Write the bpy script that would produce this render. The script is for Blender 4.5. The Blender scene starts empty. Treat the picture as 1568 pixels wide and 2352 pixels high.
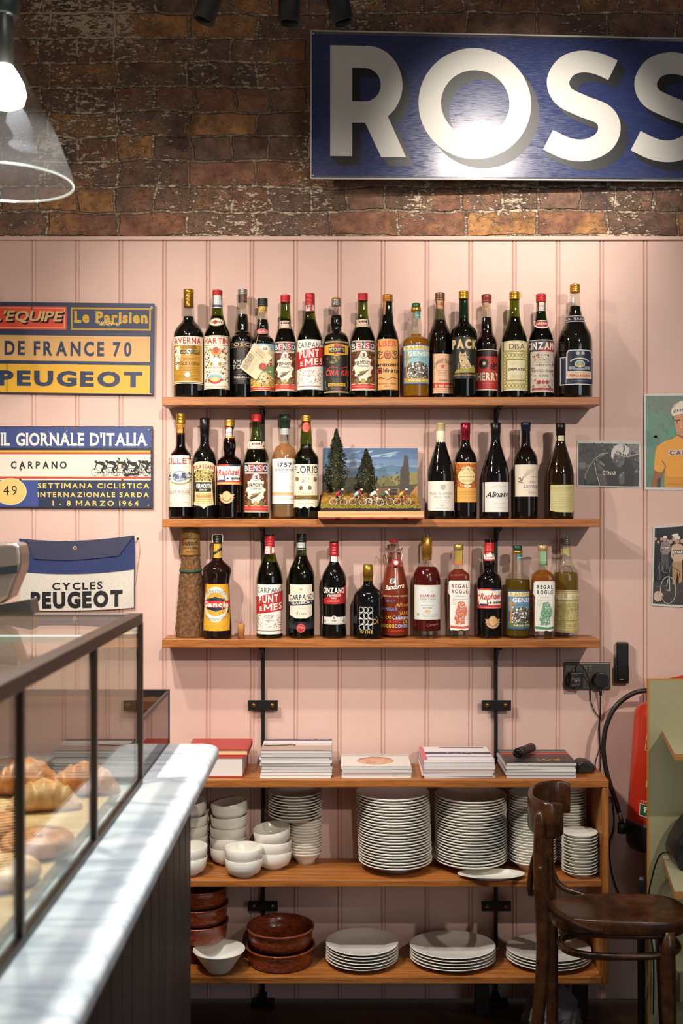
import bpy, bmesh, math, random
from mathutils import Vector, Matrix
from math import sin, cos, pi, sqrt, asin, atan2
random.seed(7)
scene = bpy.context.scene
COL = scene.collection
# ---------------------------------------------------------------- camera (one-point perspective, straight on)
F = 2560.0; L = 3.42; CZ = 1.5            # focal length in pixels of a 1568 wide picture, distance to the wall, eye height
cam_d = bpy.data.cameras.new('camera'); cam = bpy.data.objects.new('camera', cam_d); COL.objects.link(cam)
cam.location = (0, -L, CZ); cam.rotation_euler = (pi/2, 0, 0)
cam_d.sensor_fit = 'HORIZONTAL'; cam_d.sensor_width = 24.0; cam_d.lens = F/1568*24.0
cam_d.clip_start = 0.05
cam_d.dof.use_dof = True; cam_d.dof.focus_distance = 3.3; cam_d.dof.aperture_fstop = 3.8
scene.camera = cam
scene.view_settings.view_transform = 'Standard'; scene.view_settings.look = 'None'
scene.view_settings.gamma = 1.0; scene.view_settings.use_curve_mapping = False
scene.view_settings.exposure = 0.35
scene.cycles.max_bounces = 10; scene.cycles.transparent_max_bounces = 24
# ---------------------------------------------------------------- light
world = bpy.data.worlds.new('world'); scene.world = world; world.use_nodes = True
world.node_tree.nodes['Background'].inputs[0].default_value = (1.0, .9, .8, 1)
world.node_tree.nodes['Background'].inputs[1].default_value = 0.07
def spot(name, loc, target, power, col, angle=60, blend=.6, rad=.03):
    d = bpy.data.lights.new(name, 'SPOT'); d.energy = power; d.color = col; d.spot_size = math.radians(angle); d.spot_blend = blend
    d.shadow_soft_size = rad
    o = bpy.data.objects.new(name, d); COL.objects.link(o); o.location = loc
    o.rotation_euler = (Vector(target)-Vector(loc)).to_track_quat('-Z', 'Y').to_euler(); return o
def area(name, loc, target, power, col, sx, sy):
    d = bpy.data.lights.new(name, 'AREA'); d.energy = power; d.color = col; d.shape = 'RECTANGLE'; d.size = sx; d.size_y = sy
    o = bpy.data.objects.new(name, d); COL.objects.link(o); o.location = loc
    o.rotation_euler = (Vector(target)-Vector(loc)).to_track_quat('-Z', 'Y').to_euler(); return o
WARM = (1, .87, .76)
spot('track_light_a', (.45, -4.2, 2.85), (-.62, 0, 1.50), 330, WARM, 35, 1.0, .03)
spot('track_light_b', (1.75, -3.3, 2.95), (.72, 0, 1.36), 200, WARM, 40, 1.0, .03)
spot('track_light_c', (.64, -1.18, 2.92), (.56, 0, 2.50), 82, (1, .90, .79), 50, 1.0, .035)
spot('track_light_d', (-1.0, -1.16, 2.75), (.25, 0, 1.25), 68, WARM, 82, 1.0, .025)
fill_l = area('marble_fill_light', (.15, -1.5, 3.2), (.0, -1.5, 0), 11, (.86, .93, 1.0), .6, 1.2); fill_l.data.spread = math.radians(75)  # added overhead fill that lightens the marble, not a known ceiling fixture
area('shop_window', (2.6, -4.6, 1.9), (0, 0, 1.3), 14, (.78, .88, 1.0), 1.6, 1.6)
# ---------------------------------------------------------------- materials
def lin(h):
    h = h.lstrip('#'); o = []
    for i in (0, 2, 4):
        c = int(h[i:i+2], 16)/255; o.append(c/12.92 if c <= .04045 else ((c+.055)/1.055)**2.4)
    return tuple(o)+(1,)
MATS = {}
def M(h, rough=.5, metal=0, spec=.5, coat=0, emit=0):
    k = (h, rough, metal, spec, coat, emit)
    if k in MATS: return MATS[k]
    m = bpy.data.materials.new('paint_'+h.strip('#')); m.use_nodes = True
    b = m.node_tree.nodes['Principled BSDF']
    b.inputs['Base Color'].default_value = lin(h); b.inputs['Roughness'].default_value = rough
    b.inputs['Metallic'].default_value = metal; b.inputs['Specular IOR Level'].default_value = spec
    b.inputs['Coat Weight'].default_value = coat; b.inputs['Coat Roughness'].default_value = .05
    if emit: b.inputs['Emission Color'].default_value = lin(h); b.inputs['Emission Strength'].default_value = emit
    MATS[k] = m; return m
def nodes(name):
    m = bpy.data.materials.new(name); m.use_nodes = True; nt = m.node_tree
    b = nt.nodes['Principled BSDF']
    def N(t, **kw):
        n = nt.nodes.new(t)
        for k, v in kw.items():
            if k.startswith('i_'): n.inputs[k[2:].replace('_', ' ')].default_value = v
            else: setattr(n, k, v)
        return n
    return m, nt, b, N, nt.links.new
def ramp(N, stops):
    r = N('ShaderNodeValToRGB'); e = r.color_ramp.elements
    while len(e) < len(stops): e.new(.5)
    for x, (p, c) in zip(e, stops): x.position = p; x.color = lin(c) if isinstance(c, str) else c
    return r
def glass(name, tint, gl=.04, rough=.02, dust=0):
    """thin clear glass: tinted see-through plus a mirror that grows towards grazing angles"""
    k = ('glass', tint, gl, rough, dust)
    if k in MATS: return MATS[k]
    m, nt, b, N, ln = nodes(name); nt.nodes.remove(b); out = nt.nodes['Material Output']
    t = N('ShaderNodeBsdfTransparent'); t.inputs[0].default_value = lin(tint)
    g = N('ShaderNodeBsdfGlossy'); g.inputs['Roughness'].default_value = rough; g.inputs[0].default_value = (1, 1, 1, 1)
    lw = N('ShaderNodeLayerWeight', i_Blend=.5); p = N('ShaderNodeMath', operation='POWER'); p.inputs[1].default_value = 5
    mu = N('ShaderNodeMath', operation='MULTIPLY_ADD'); mu.inputs[1].default_value = (1-gl)*.6; mu.inputs[2].default_value = gl; mu.use_clamp = True
    ln(lw.outputs['Facing'], p.inputs[0]); ln(p.outputs[0], mu.inputs[0])
    mx = N('ShaderNodeMixShader'); ln(mu.outputs[0], mx.inputs[0]); ln(t.outputs[0], mx.inputs[1]); ln(g.outputs[0], mx.inputs[2])
    if dust:
        df = N('ShaderNodeBsdfDiffuse'); tl = N('ShaderNodeBsdfTranslucent'); m1 = N('ShaderNodeMixShader'); m2 = N('ShaderNodeMixShader'); m1.inputs[0].default_value = .5; m2.inputs[0].default_value = dust
        ln(df.outputs[0], m1.inputs[1]); ln(tl.outputs[0], m1.inputs[2]); ln(mx.outputs[0], m2.inputs[1]); ln(m1.outputs[0], m2.inputs[2]); mx = m2
    ln(mx.outputs[0], out.inputs[0]); MATS[k] = m; return m
def juice(name, tint, body, amt=.35):
    """coloured clear drink: see-through with some colour of its own"""
    k = ('juice', tint, body, amt)
    if k in MATS: return MATS[k]
    m, nt, b, N, ln = nodes(name); out = nt.nodes['Material Output']
    b.inputs['Base Color'].default_value = lin(body); b.inputs['Roughness'].default_value = .15
    t = N('ShaderNodeBsdfTransparent'); t.inputs[0].default_value = lin(tint)
    mx = N('ShaderNodeMixShader'); mx.inputs[0].default_value = amt
    ln(t.outputs[0], mx.inputs[1]); ln(b.outputs[0], mx.inputs[2]); ln(mx.outputs[0], out.inputs[0]); MATS[k] = m; return m
def wood(name, c1, c2, c3, scale=(1.5, 26, 26), rough=.42, bump=.12, coords='Object'):
    m, nt, b, N, ln = nodes(name)
    tc = N('ShaderNodeTexCoord'); mp = N('ShaderNodeMapping'); mp.inputs['Scale'].default_value = scale
    n1 = N('ShaderNodeTexNoise', i_Scale=3.0, i_Detail=7.0, i_Roughness=.62, i_Distortion=.6)
    n2 = N('ShaderNodeTexNoise', i_Scale=16.0, i_Detail=3.0)
    r = ramp(N, [(.28, c1), (.5, c2), (.74, c3)]); mx = N('ShaderNodeMix', data_type='RGBA', blend_type='MULTIPLY'); mx.inputs[0].default_value = .35
    r2 = ramp(N, [(.35, '#8a8a8a'), (.62, '#ffffff')])
    ln(tc.outputs[coords], mp.inputs[0]); ln(mp.outputs[0], n1.inputs[0]); ln(mp.outputs[0], n2.inputs[0])
    ln(n1.outputs[0], r.inputs[0]); ln(n2.outputs[0], r2.inputs[0]); ln(r.outputs[0], mx.inputs[6]); ln(r2.outputs[0], mx.inputs[7])
    ln(mx.outputs[2], b.inputs['Base Color']); b.inputs['Roughness'].default_value = rough
    bp = N('ShaderNodeBump', i_Strength=bump, i_Distance=.002); ln(n2.outputs[0], bp.inputs['Height']); ln(bp.outputs[0], b.inputs['Normal'])
    return m
OAK = wood('oak', '#7d4519', '#a9662c', '#be7c3a')
OAK_UP = wood('oak_upright', '#7d4519', '#a9662c', '#be7c3a', scale=(26, 26, 1.5))
WALNUT = wood('dark_bentwood', '#27150b', '#3f2310', '#573319', scale=(9, 9, 9), rough=.26, bump=.03)
PINE = wood('pale_timber', '#c79a63', '#d9b37c', '#e6c692', scale=(1.2, 22, 22), rough=.5)
def noisy(name, c1, c2, scale=12, rough=.6, bump=.15, detail=6, lo=.35, hi=.65, metal=0, dist=.003):
    m, nt, b, N, ln = nodes(name); tc = N('ShaderNodeTexCoord'); n = N('ShaderNodeTexNoise', i_Scale=scale, i_Detail=detail, i_Roughness=.6)
    r = ramp(N, [(lo, c1), (hi, c2)]); ln(tc.outputs['Object'], n.inputs[0]); ln(n.outputs[0], r.inputs[0]); ln(r.outputs[0], b.inputs['Base Color'])
    b.inputs['Roughness'].default_value = rough; b.inputs['Metallic'].default_value = metal
    bp = N('ShaderNodeBump', i_Strength=bump, i_Distance=dist); ln(n.outputs[0], bp.inputs['Height']); ln(bp.outputs[0], b.inputs['Normal'])
    return m
# ---------------------------------------------------------------- mesh helpers
def W(x, y, Y):
    d = L+Y; return Vector(((x-784)*d/F, Y, CZ-(y-1176)*d/F))
def S(Y): return (L+Y)/F
def PY(z, Y): return 1176+(CZ-z)*F/(L+Y)
ORG = {}
def thing(name, label, cat, loc=(0, 0, 0), group=None, kind=None):
    o = bpy.data.objects.new(name, None); COL.objects.link(o); o.location = loc; o.empty_display_size = .05
    tag(o, label, cat, group, kind); ORG[o.name] = Vector(loc); return o
def tag(o, label, cat, group=None, kind=None):
    if label: o['label'] = label
    if cat: o['category'] = cat
    if group: o['group'] = group
    if kind: o['kind'] = kind
    return o
class MB:
    def __init__(s): s.v = []; s.f = []; s.m = []; s.sm = []; s.mats = []
    def mi(s, mat):
        if mat not in s.mats: s.mats.append(mat)
        return s.mats.index(mat)
    def add(s, vs, fs, mat, smooth=False, X=None):
        b = len(s.v); i = s.mi(mat)
        s.v += [X @ Vector(p) if X else Vector(p) for p in vs]
        for f in fs: s.f.append([b+k for k in f]); s.m.append(i); s.sm.append(smooth)
        return s
    def box(s, a, b, mat, X=None):
        (x0, y0, z0), (x1, y1, z1) = a, b
        return s.add([(x0,y0,z0),(x1,y0,z0),(x1,y1,z0),(x0,y1,z0),(x0,y0,z1),(x1,y0,z1),(x1,y1,z1),(x0,y1,z1)],
            [(3,2,1,0),(4,5,6,7),(0,1,5,4),(1,2,6,5),(2,3,7,6),(3,0,4,7)], mat, False, X)
    def lathe(s, prof, mat, c=(0, 0, 0), n=36, X=None, se=2, sx=1, sy=1, smooth=True):
        vs = []; fs = []; rows = []
        for r, z in prof:
            if r < 1e-6: rows.append([len(vs)]); vs.append((c[0], c[1], c[2]+z))
            else:
                row = []
                for k in range(n):
                    a = 2*pi*k/n; ca, sa = cos(a), sin(a)
                    if se != 2: q = (abs(ca)**se+abs(sa)**se)**(-1/se)
                    else: q = 1
                    row.append(len(vs)); vs.append((c[0]+r*q*ca*sx, c[1]+r*q*sa*sy, c[2]+z))
                rows.append(row)
        for A, B in zip(rows, rows[1:]):
            if len(A) == 1 and len(B) == 1: continue
            for k in range(n):
                k2 = (k+1) % n
                if len(A) == 1: fs.append((A[0], B[k2], B[k]))
                elif len(B) == 1: fs.append((A[k], A[k2], B[0]))
                else: fs.append((A[k], A[k2], B[k2], B[k]))
        return s.add(vs, fs, mat, smooth, X)
    def tube(s, pts, rad, mat, n=10, cap=True, sq=1.0, up=None, closed=False, smooth=True):
        P = [Vector(p) for p in pts]; R = rad if isinstance(rad, (list, tuple)) else [rad]*len(P)
        vs = []; fs = []; N = len(P); u = None
        for i in range(N):
            if closed: t = P[(i+1) % N]-P[i-1]
            else: t = P[min(i+1, N-1)]-P[max(i-1, 0)]
            t.normalize()
            if u is None:
                u = Vector(up) if up else (Vector((0, 0, 1)) if abs(t.z) < .9 else Vector((1, 0, 0)))
            elif up: u = Vector(up)
            u = u-t*u.dot(t); u.normalize(); w = t.cross(u)
            for k in range(n):
                a = 2*pi*k/n; vs.append(P[i]+(u*cos(a)*sq+w*sin(a))*R[i])
        for i in range(N if closed else N-1):
            j = (i+1) % N
            for k in range(n): fs.append((i*n+k, i*n+(k+1) % n, j*n+(k+1) % n, j*n+k))
        if cap and not closed: fs += [tuple(range(n))[::-1], tuple((N-1)*n+k for k in range(n))]
        return s.add(vs, fs, mat, smooth)
    def prism(s, pts, y0, y1, mat, X=None):
        n = len(pts); vs = [(x, y0, z) for x, z in pts]+[(x, y1, z) for x, z in pts]
        fs = [tuple(range(n)), tuple(range(2*n-1, n-1, -1))]+[(k, n+k, n+(k+1) % n, (k+1) % n) for k in range(n)]
        return s.add(vs, fs, mat, False, X)
    def build(s, name, parent=None, bevel=0, seg=2, sub=0, label=None, auto=False, org=None):
        me = bpy.data.meshes.new(name); o0 = ORG.get(parent.name, Vector()) if parent else (Vector(org) if org else Vector())
        me.from_pydata([p-o0 for p in s.v], [], s.f)
        for m in s.mats: me.materials.append(m)
        for p, i, q in zip(me.polygons, s.m, s.sm): p.material_index = i; p.use_smooth = q
        me.update()
        o = bpy.data.objects.new(name, me); COL.objects.link(o)
        if parent: o.parent = parent; ORG[o.name] = o0
        else: o.location = o0; ORG[o.name] = o0
        if bevel:
            b = o.modifiers.new('bevel', 'BEVEL'); b.width = bevel; b.segments = seg; b.limit_method = 'ANGLE'; b.angle_limit = .7
        if sub:
            q = o.modifiers.new('sub', 'SUBSURF'); q.levels = sub; q.render_levels = sub
            for p in me.polygons: p.use_smooth = True
        if label: o['label'] = label
        return o
def smooth_path(pts, n=8, closed=False):
    P = [Vector(p) for p in pts]; out = []; N = len(P)
    for i in range(N if closed else N-1):
        if closed: a, b, c, d = P[i-1], P[i], P[(i+1) % N], P[(i+2) % N]
        else: a, b, c, d = P[max(i-1, 0)], P[i], P[i+1], P[min(i+2, N-1)]
        for k in range(n):
            t = k/n; out.append(.5*((2*b)+(c-a)*t+(2*a-5*b+4*c-d)*t*t+(3*b-a-3*c+d)*t*t*t))
    if not closed: out.append(P[-1])
    return out
def pchip(pts):
    """smooth, never overshooting curve through (t, value) pairs; returns a function"""
    pts = sorted(pts); x = [p[0] for p in pts]; y = [p[1] for p in pts]; n = len(x)
    h = [x[i+1]-x[i] for i in range(n-1)]; d = [(y[i+1]-y[i])/h[i] for i in range(n-1)]; m = [0]*n
    for i in range(1, n-1):
        if d[i-1]*d[i] > 0:
            w1 = 2*h[i]+h[i-1]; w2 = h[i]+2*h[i-1]; m[i] = (w1+w2)/(w1/d[i-1]+w2/d[i])
    m[0] = d[0]; m[-1] = d[-1]
    def f(t):
        if t <= x[0]: return y[0]
        if t >= x[-1]: return y[-1]
        i = max(k for k in range(n-1) if x[k] <= t); u = (t-x[i])/h[i]
        return (1+2*u)*(1-u)**2*y[i]+u*(1-u)**2*h[i]*m[i]+u*u*(3-2*u)*y[i+1]+u*u*(u-1)*h[i]*m[i+1]
    return f
# ---------------------------------------------------------------- lettering and flat art
GL = {}
def glyph(ch, b):
    k = (ch, b)
    if ch == 'M' and b > .005 and k not in GL:          # heavy M drawn stroke by stroke
        w, h, s_ = .74+b*2, .729, .085+2.2*b; q = s_*1.12
        v = [(0, 0), (s_, 0), (s_, h), (0, h), (w-s_, 0), (w, 0), (w, h), (w-s_, h), (0, h), (q, h), (w/2+q*.45, .2), (w/2-q*.45, .2), (w-q, h), (w, h), (w/2+q*.45, .2), (w/2-q*.45, .2)]
        GL[k] = (v, [(0, 1, 2, 3), (4, 5, 6, 7), (8, 9, 10, 11), (12, 13, 14, 15)], w)
    if k not in GL:
        c = bpy.data.curves.new('g', 'FONT'); c.body = ch; c.offset = b; c.resolution_u = 3
        o = bpy.data.objects.new('g', c); COL.objects.link(o); bpy.context.view_layer.update()
        me = bpy.data.meshes.new_from_object(o.evaluated_get(bpy.context.evaluated_depsgraph_get()))
        v = [(p.co.x, p.co.y) for p in me.vertices]; f = [tuple(p.vertices) for p in me.polygons]
        bpy.data.objects.remove(o); bpy.data.meshes.remove(me); bpy.data.curves.remove(c)
        x0 = min(p[0] for p in v); x1 = max(p[0] for p in v); GL[k] = ([(p[0]-x0, p[1]) for p in v], f, x1-x0)
    return GL[k]
SERIF = {'I': ([.5], [.5]), 'L': ([.14], [.14]), 'T': ([], [.5]), 'N': ([.1], [.1, .9]), 'A': ([], [.06, .94]), 'R': ([.1], [.1, .92]),
 'D': ([.1], [.1]), 'E': ([.1], [.1]), 'P': ([.1], [.1]), 'M': ([.08, .92], [.08, .92]), 'H': ([.1, .9], [.1, .9]), 'B': ([.1], [.1]),
 'F': ([.1], [.1]), 'V': ([.06, .94], []), 'U': ([.1, .9], []), 'i': ([], [.5]), 'n': ([], [.12, .88]), 'r': ([], [.14]), 'a': ([], [.86]), '1': ([], [.6])}
class Art:
    """flat shapes in picture units, in layers, wrapped on a surface function f(x, y, lift) when built"""
    def __init__(s, f, gx=0, gy=0, X0=0, arc=None):
        s.f = f; s.gx = gx; s.gy = gy; s.it = []; s.X0 = X0; s.arc = arc; s.clip = None
    def raw(s, polys, c, ly=None):
        if s.clip:
            x0, x1, y0, y1 = s.clip; q = []
            for p in polys:
                p = cut(cut(cut(cut(p, 0, x0, 1), 0, x1, -1), 1, y0, 1), 1, y1, -1)
                if len(p) > 2: q.append(p)
            polys = q
        if not polys: return s
        xs = [p[0] for q in polys for p in q]; ys = [p[1] for q in polys for p in q]; bb = (min(xs), max(xs), min(ys), max(ys))
        if ly is None:
            ly = 1+max([l for (b, l, _, _) in s.it if b[0] < bb[1] and b[1] > bb[0] and b[2] < bb[3] and b[3] > bb[2]], default=-1)
        s.it.append((bb, ly, polys, c if not isinstance(c, str) else M(c, .45))); return s
    def r(s, x0, y0, x1, y1, c, ly=None): return s.raw([[(x0, y0), (x1, y0), (x1, y1), (x0, y1)]], c, ly)
    def p(s, pts, c, ly=None): return s.raw([list(pts)], c, ly)
    def e(s, cx, cy, rx, ry, c, n=28, ly=None): return s.raw([[(cx+rx*cos(2*pi*k/n), cy+ry*sin(2*pi*k/n)) for k in range(n)]], c, ly)
    def o(s, cx, cy, rx, ry, w, c, n=30, a0=0, a1=2*pi, ly=None):
        q = []
        for k in range(n):
            a, b = a0+(a1-a0)*k/n, a0+(a1-a0)*(k+1)/n
            q.append([(cx+rx*cos(a), cy+ry*sin(a)), (cx+rx*cos(b), cy+ry*sin(b)), (cx+(rx-w)*cos(b), cy+(ry-w)*sin(b)), (cx+(rx-w)*cos(a), cy+(ry-w)*sin(a))])
        return s.raw(q, c, ly)
    def fr(s, x0, y0, x1, y1, w, c, ly=None):
        return s.raw([[(x0, y0), (x1, y0), (x1, y0+w), (x0, y0+w)], [(x0, y1-w), (x1, y1-w), (x1, y1), (x0, y1)],
            [(x0, y0+w), (x0+w, y0+w), (x0+w, y1-w), (x0, y1-w)], [(x1-w, y0+w), (x1, y0+w), (x1, y1-w), (x1-w, y1-w)]], c, ly)
    def l(s, pts, w, c, ly=None, closed=False):
        P = [Vector((a, b)) for a, b in pts]; n = len(P); q = []; off = []
        for i in range(n):
            if closed: t0 = (P[i]-P[i-1]); t1 = (P[(i+1) % n]-P[i])
            else: t0 = P[i]-P[max(i-1, 0)] if i else P[1]-P[0]; t1 = P[min(i+1, n-1)]-P[i] if i < n-1 else P[-1]-P[-2]
            t0 = t0.normalized(); t1 = t1.normalized(); t = (t0+t1)
            t = t.normalized() if t.length > 1e-6 else t1
            nn = Vector((-t.y, t.x)); k = max(.5, nn.dot(Vector((-t1.y, t1.x)))); off.append(nn*(w/2/k))
        for i in range(n if closed else n-1):
            j = (i+1) % n; q.append([tuple(P[i]+off[i]), tuple(P[j]+off[j]), tuple(P[j]-off[j]), tuple(P[i]-off[i])])
        return s.raw(q, c, ly)
    def t(s, txt, x0, y0, x1, y1, c, b=.0, sh=0, sf=0, bend=0, rise=0, gap=.1, ly=None):
        X = 0; parts = []; tops = 0.729
        for ch in txt:
            if ch == ' ': X += .38; continue
            v, f, w = glyph(ch, b); q = [[(X+v[i][0], v[i][1]) for i in t] for t in f]
            if sf and ch in SERIF:
                up, dn = SERIF[ch]; h = .729 if ch.isupper() or ch.isdigit() else .54
                for a in up: q.append([(X+a*w-sf, h), (X+a*w+sf, h), (X+a*w+sf, h-.07), (X+a*w-sf, h-.07)])
                for a in dn: q.append([(X+a*w-sf, 0), (X+a*w+sf, 0), (X+a*w+sf, .07), (X+a*w-sf, .07)])
            parts += q; X += w+gap
        X -= gap; kx = (x1-x0)/X; ky = (y1-y0)/tops; out = []
        if s.arc: u0 = s.arc(x0); u1 = s.arc(x1)
        for q in parts:
            o = []
            for a, bb in q:
                tt = a/X+sh*bb/X; yy = y1-bb*ky+rise*tt+bend*((2*tt-1)**2)
                xx = s.arc((u0+(u1-u0)*tt), True) if s.arc else x0+(x1-x0)*tt
                o.append((xx, yy))
            out.append(o)
        return s.raw(out, c, ly)
    def h(s, x0, y0, x1, y1, n, c, w=.8, fill=.8, seed=1):
        """rows of print too small to read"""
        R = random.Random(seed); q = []
        for i in range(n):
            y = y0+(y1-y0)*(i+.5)/n; ins = R.random()*(x1-x0)*(1-fill)*.5; x = x0+ins
            while x < x1-ins-1:
                e = min(x+R.uniform(1.5, 6), x1-ins); q.append([(x, y-w/2), (e, y-w/2), (e, y+w/2), (x, y+w/2)]); x = e+R.uniform(.6, 1.2)
        return s.raw(q, c)
    def k(s, x0, y0, x1, y1, n, cols, r=1.6, seed=2, inside=None):
        """little ornament marks"""
        R = random.Random(seed); by = {}
        for i in range(n):
            x = R.uniform(x0, x1); y = R.uniform(y0, y1)
            if inside and not inside(x, y): continue
            a = R.random()*pi; rr = r*R.uniform(.5, 1.2); m = R.choice([3, 4, 5, 6]); by.setdefault(R.choice(cols), []).append(
                [(x+rr*cos(a+2*pi*j/m)*R.uniform(.6, 1.2), y+rr*sin(a+2*pi*j/m)*R.uniform(.6, 1.2)) for j in range(m)])
        bb = max([l for (b, l, _, _) in s.it if b[0] < x1 and b[1] > x0 and b[2] < y1 and b[3] > y0], default=-1)+1
        for i, (c, q) in enumerate(by.items()):
            grp = []                                    # marks that overlap go into separate thin layers
            for p in q:
                b = (min(a[0] for a in p), max(a[0] for a in p), min(a[1] for a in p), max(a[1] for a in p))
                for g in grp:
                    if not any(b[0] < o[0][1] and b[1] > o[0][0] and b[2] < o[0][3] and b[3] > o[0][2] for o in g): g.append((b, p)); break
                else: grp.append([(b, p)])
            for n_, g in enumerate(grp): s.raw([p for _, p in g], c, bb+i+.04*n_)
        return s
    def into(s, mb, step=.00012):
        cache = {}
        for bb, ly, polys, c in s.it:
            vs = []; fs = []
            for qi, q in enumerate(polys):
                jl = (qi % 20)*4e-6 if len(polys) > 8 else 0
                for piece in slices(q, s.gx, 0):
                    for pc in slices(piece, s.gy, 1):
                        fs.append(list(range(len(vs), len(vs)+len(pc)))); vs += [s.f(x, y, ly*step+jl) for x, y in pc]
            mb.add(vs, fs, c)
        return mb
def cut(P, ax, v, sg):
    out = []; n = len(P)
    for i in range(n):
        a, b = P[i-1], P[i]; da = (a[ax]-v)*sg; db = (b[ax]-v)*sg
        if (da >= 0) != (db >= 0):
            t = da/(da-db); out.append((a[0]+(b[0]-a[0])*t, a[1]+(b[1]-a[1])*t))
        if db >= 0: out.append(b)
    return out
def slices(P, g, ax):
    if not g: return [P]
    lo = min(p[ax] for p in P); hi = max(p[ax] for p in P); i = math.floor(lo/g); res = []
    if hi <= (i+1)*g: return [P]
    while i*g < hi:
        q = cut(cut(P, ax, i*g, 1), ax, (i+1)*g, -1)
        if len(q) > 2 and max(p[ax] for p in q)-min(p[ax] for p in q) > 1e-5: res.append(q)
        i += 1
    return res
def flat(X0, Y, tilt=0, Yf=None):
    """a wall-parallel surface at depth Y; picture units are measured on it"""
    return lambda x, y, l: (lambda p: Vector((p.x, p.y-l, p.z)))(W(x, y, Yf(x, y) if Yf else Y))
# ---------------------------------------------------------------- the room
def wx(px): return (px-784)*L/F
def wz(py): return CZ-(py-1176)*L/F
PINK = noisy('pink_paint', '#d2aea1', '#d9b8ab', scale=3, rough=.5, bump=.04, detail=4)
TOPZ = wz(552)
mb = MB()
prof = []
for k in range(-8, 22):                         # tongue and groove boards with a bead, grooves every 100 px of the wall
    g = wx(73+100.35*k); w = .0136
    prof += [(g-.0022, 0), (g, .0045), (g+.0022, .0006), (g+.0035, -.0004), (g+.0055, -.0008), (g+.0075, -.0004), (g+.0088, .0006), (g+.0108, .0032), (g+.0128, 0)]
vs = []; fs = []
for z in (.008, TOPZ): vs += [(x, y, z) for x, y in prof]
n = len(prof)
for i in range(n-1): fs.append((i, i+1, n+i+1, n+i))
vs += [(prof[0][0], .03, .008), (prof[-1][0], .03, .008), (prof[0][0], .03, TOPZ), (prof[-1][0], .03, TOPZ)]
mb.add(vs, fs, PINK); mb.add([vs[n], vs[2*n-1], vs[-1], vs[-2]], [(0, 1, 2, 3)], PINK)
tag(mb.build('wall_back'), 'pink painted tongue and groove boarding behind the shelves', None, None, 'structure')
mb = MB(); mb.box((prof[0][0], -.008, TOPZ-.001), (prof[-1][0], .03, TOPZ+.011), PINK)
tag(mb.build('trim_1', bevel=.003), 'thin pink capping strip along the top of the boarding', None, None, 'structure')
# brick
m, nt, b, N, ln = nodes('old_stock_brick')
tc = N('ShaderNodeTexCoord'); sx = N('ShaderNodeSeparateXYZ'); cb = N('ShaderNodeCombineXYZ'); ln(tc.outputs['Object'], sx.inputs[0])
nz = N('ShaderNodeTexNoise', i_Scale=5.0, i_Detail=3.0); ln(tc.outputs['Object'], nz.inputs[0])
nz2 = N('ShaderNodeTexNoise', i_Scale=38.0, i_Detail=4.0); ln(tc.outputs['Object'], nz2.inputs[0])
def wob(src, ch, amt, amt2):
    s1 = N('ShaderNodeSeparateColor'); ln(nz.outputs['Color'], s1.inputs[0]); s2 = N('ShaderNodeSeparateColor'); ln(nz2.outputs['Color'], s2.inputs[0])
    a = N('ShaderNodeMath', operation='MULTIPLY_ADD'); a.inputs[1].default_value = amt; ln(s1.outputs[ch], a.inputs[0]); ln(src, a.inputs[2])
    c = N('ShaderNodeMath', operation='MULTIPLY_ADD'); c.inputs[1].default_value = amt2; ln(s2.outputs[ch], c.inputs[0]); ln(a.outputs[0], c.inputs[2]); return c.outputs[0]
ln(wob(sx.outputs['X'], 0, .07, .016), cb.inputs[0]); ln(wob(sx.outputs['Z'], 1, .034, .011), cb.inputs[1])
def bricks(c1, c2, mo, width, bias=0, sq=1.0):
    t = N('ShaderNodeTexBrick', offset=.5, offset_frequency=2, squash=.55, squash_frequency=2)
    t.inputs['Scale'].default_value = 1; t.inputs['Mortar Size'].default_value = .0058; t.inputs['Mortar Smooth'].default_value = .6
    t.inputs['Brick Width'].default_value = width; t.inputs['Row Height'].default_value = .0765; t.inputs['Bias'].default_value = bias
    t.inputs['Color1'].default_value = c1; t.inputs['Color2'].default_value = c2; t.inputs['Mortar'].default_value = mo
    ln(cb.outputs[0], t.inputs['Vector']); return t
bt = bricks((0, 0, 0, 1), (1, 1, 1, 1), (.5, .5, .5, 1), .215)
pal = ramp(N, [(.0, '#4f4340'), (.14, '#6b5042'), (.28, '#84604a'), (.42, '#70584c'), (.54, '#96694a'), (.66, '#825542'), (.78, '#a5733f'), (.9, '#b98246'), (1, '#9a5c42')])
pal.color_ramp.interpolation = 'LINEAR'; 
lb = N('ShaderNodeTexNoise', i_Scale=6.0, i_Detail=5.0, i_Roughness=.65); ln(tc.outputs['Object'], lb.inputs[0])
lm = N('ShaderNodeMath', operation='MULTIPLY_ADD'); lm.inputs[1].default_value = .75; lm2 = N('ShaderNodeMath', operation='MULTIPLY_ADD'); lm2.inputs[1].default_value = .9; lm2.inputs[2].default_value = -.34
bw = N('ShaderNodeRGBToBW'); ln(bt.outputs['Color'], bw.inputs[0]); ln(lb.outputs[0], lm2.inputs[0]); ln(bw.outputs[0], lm.inputs[0]); ln(lm2.outputs[0], lm.inputs[2]); ln(lm.outputs[0], pal.inputs[0])
g1 = N('ShaderNodeTexNoise', i_Scale=30.0, i_Detail=8.0, i_Roughness=.7); ln(tc.outputs['Object'], g1.inputs[0])
gr = ramp(N, [(.25, '#575757'), (.62, '#ffffff')]); ln(g1.outputs[0], gr.inputs[0])
mu = N('ShaderNodeMix', data_type='RGBA', blend_type='MULTIPLY'); mu.inputs[0].default_value = .75; ln(pal.outputs[0], mu.inputs[6]); ln(gr.outputs[0], mu.inputs[7])
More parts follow.
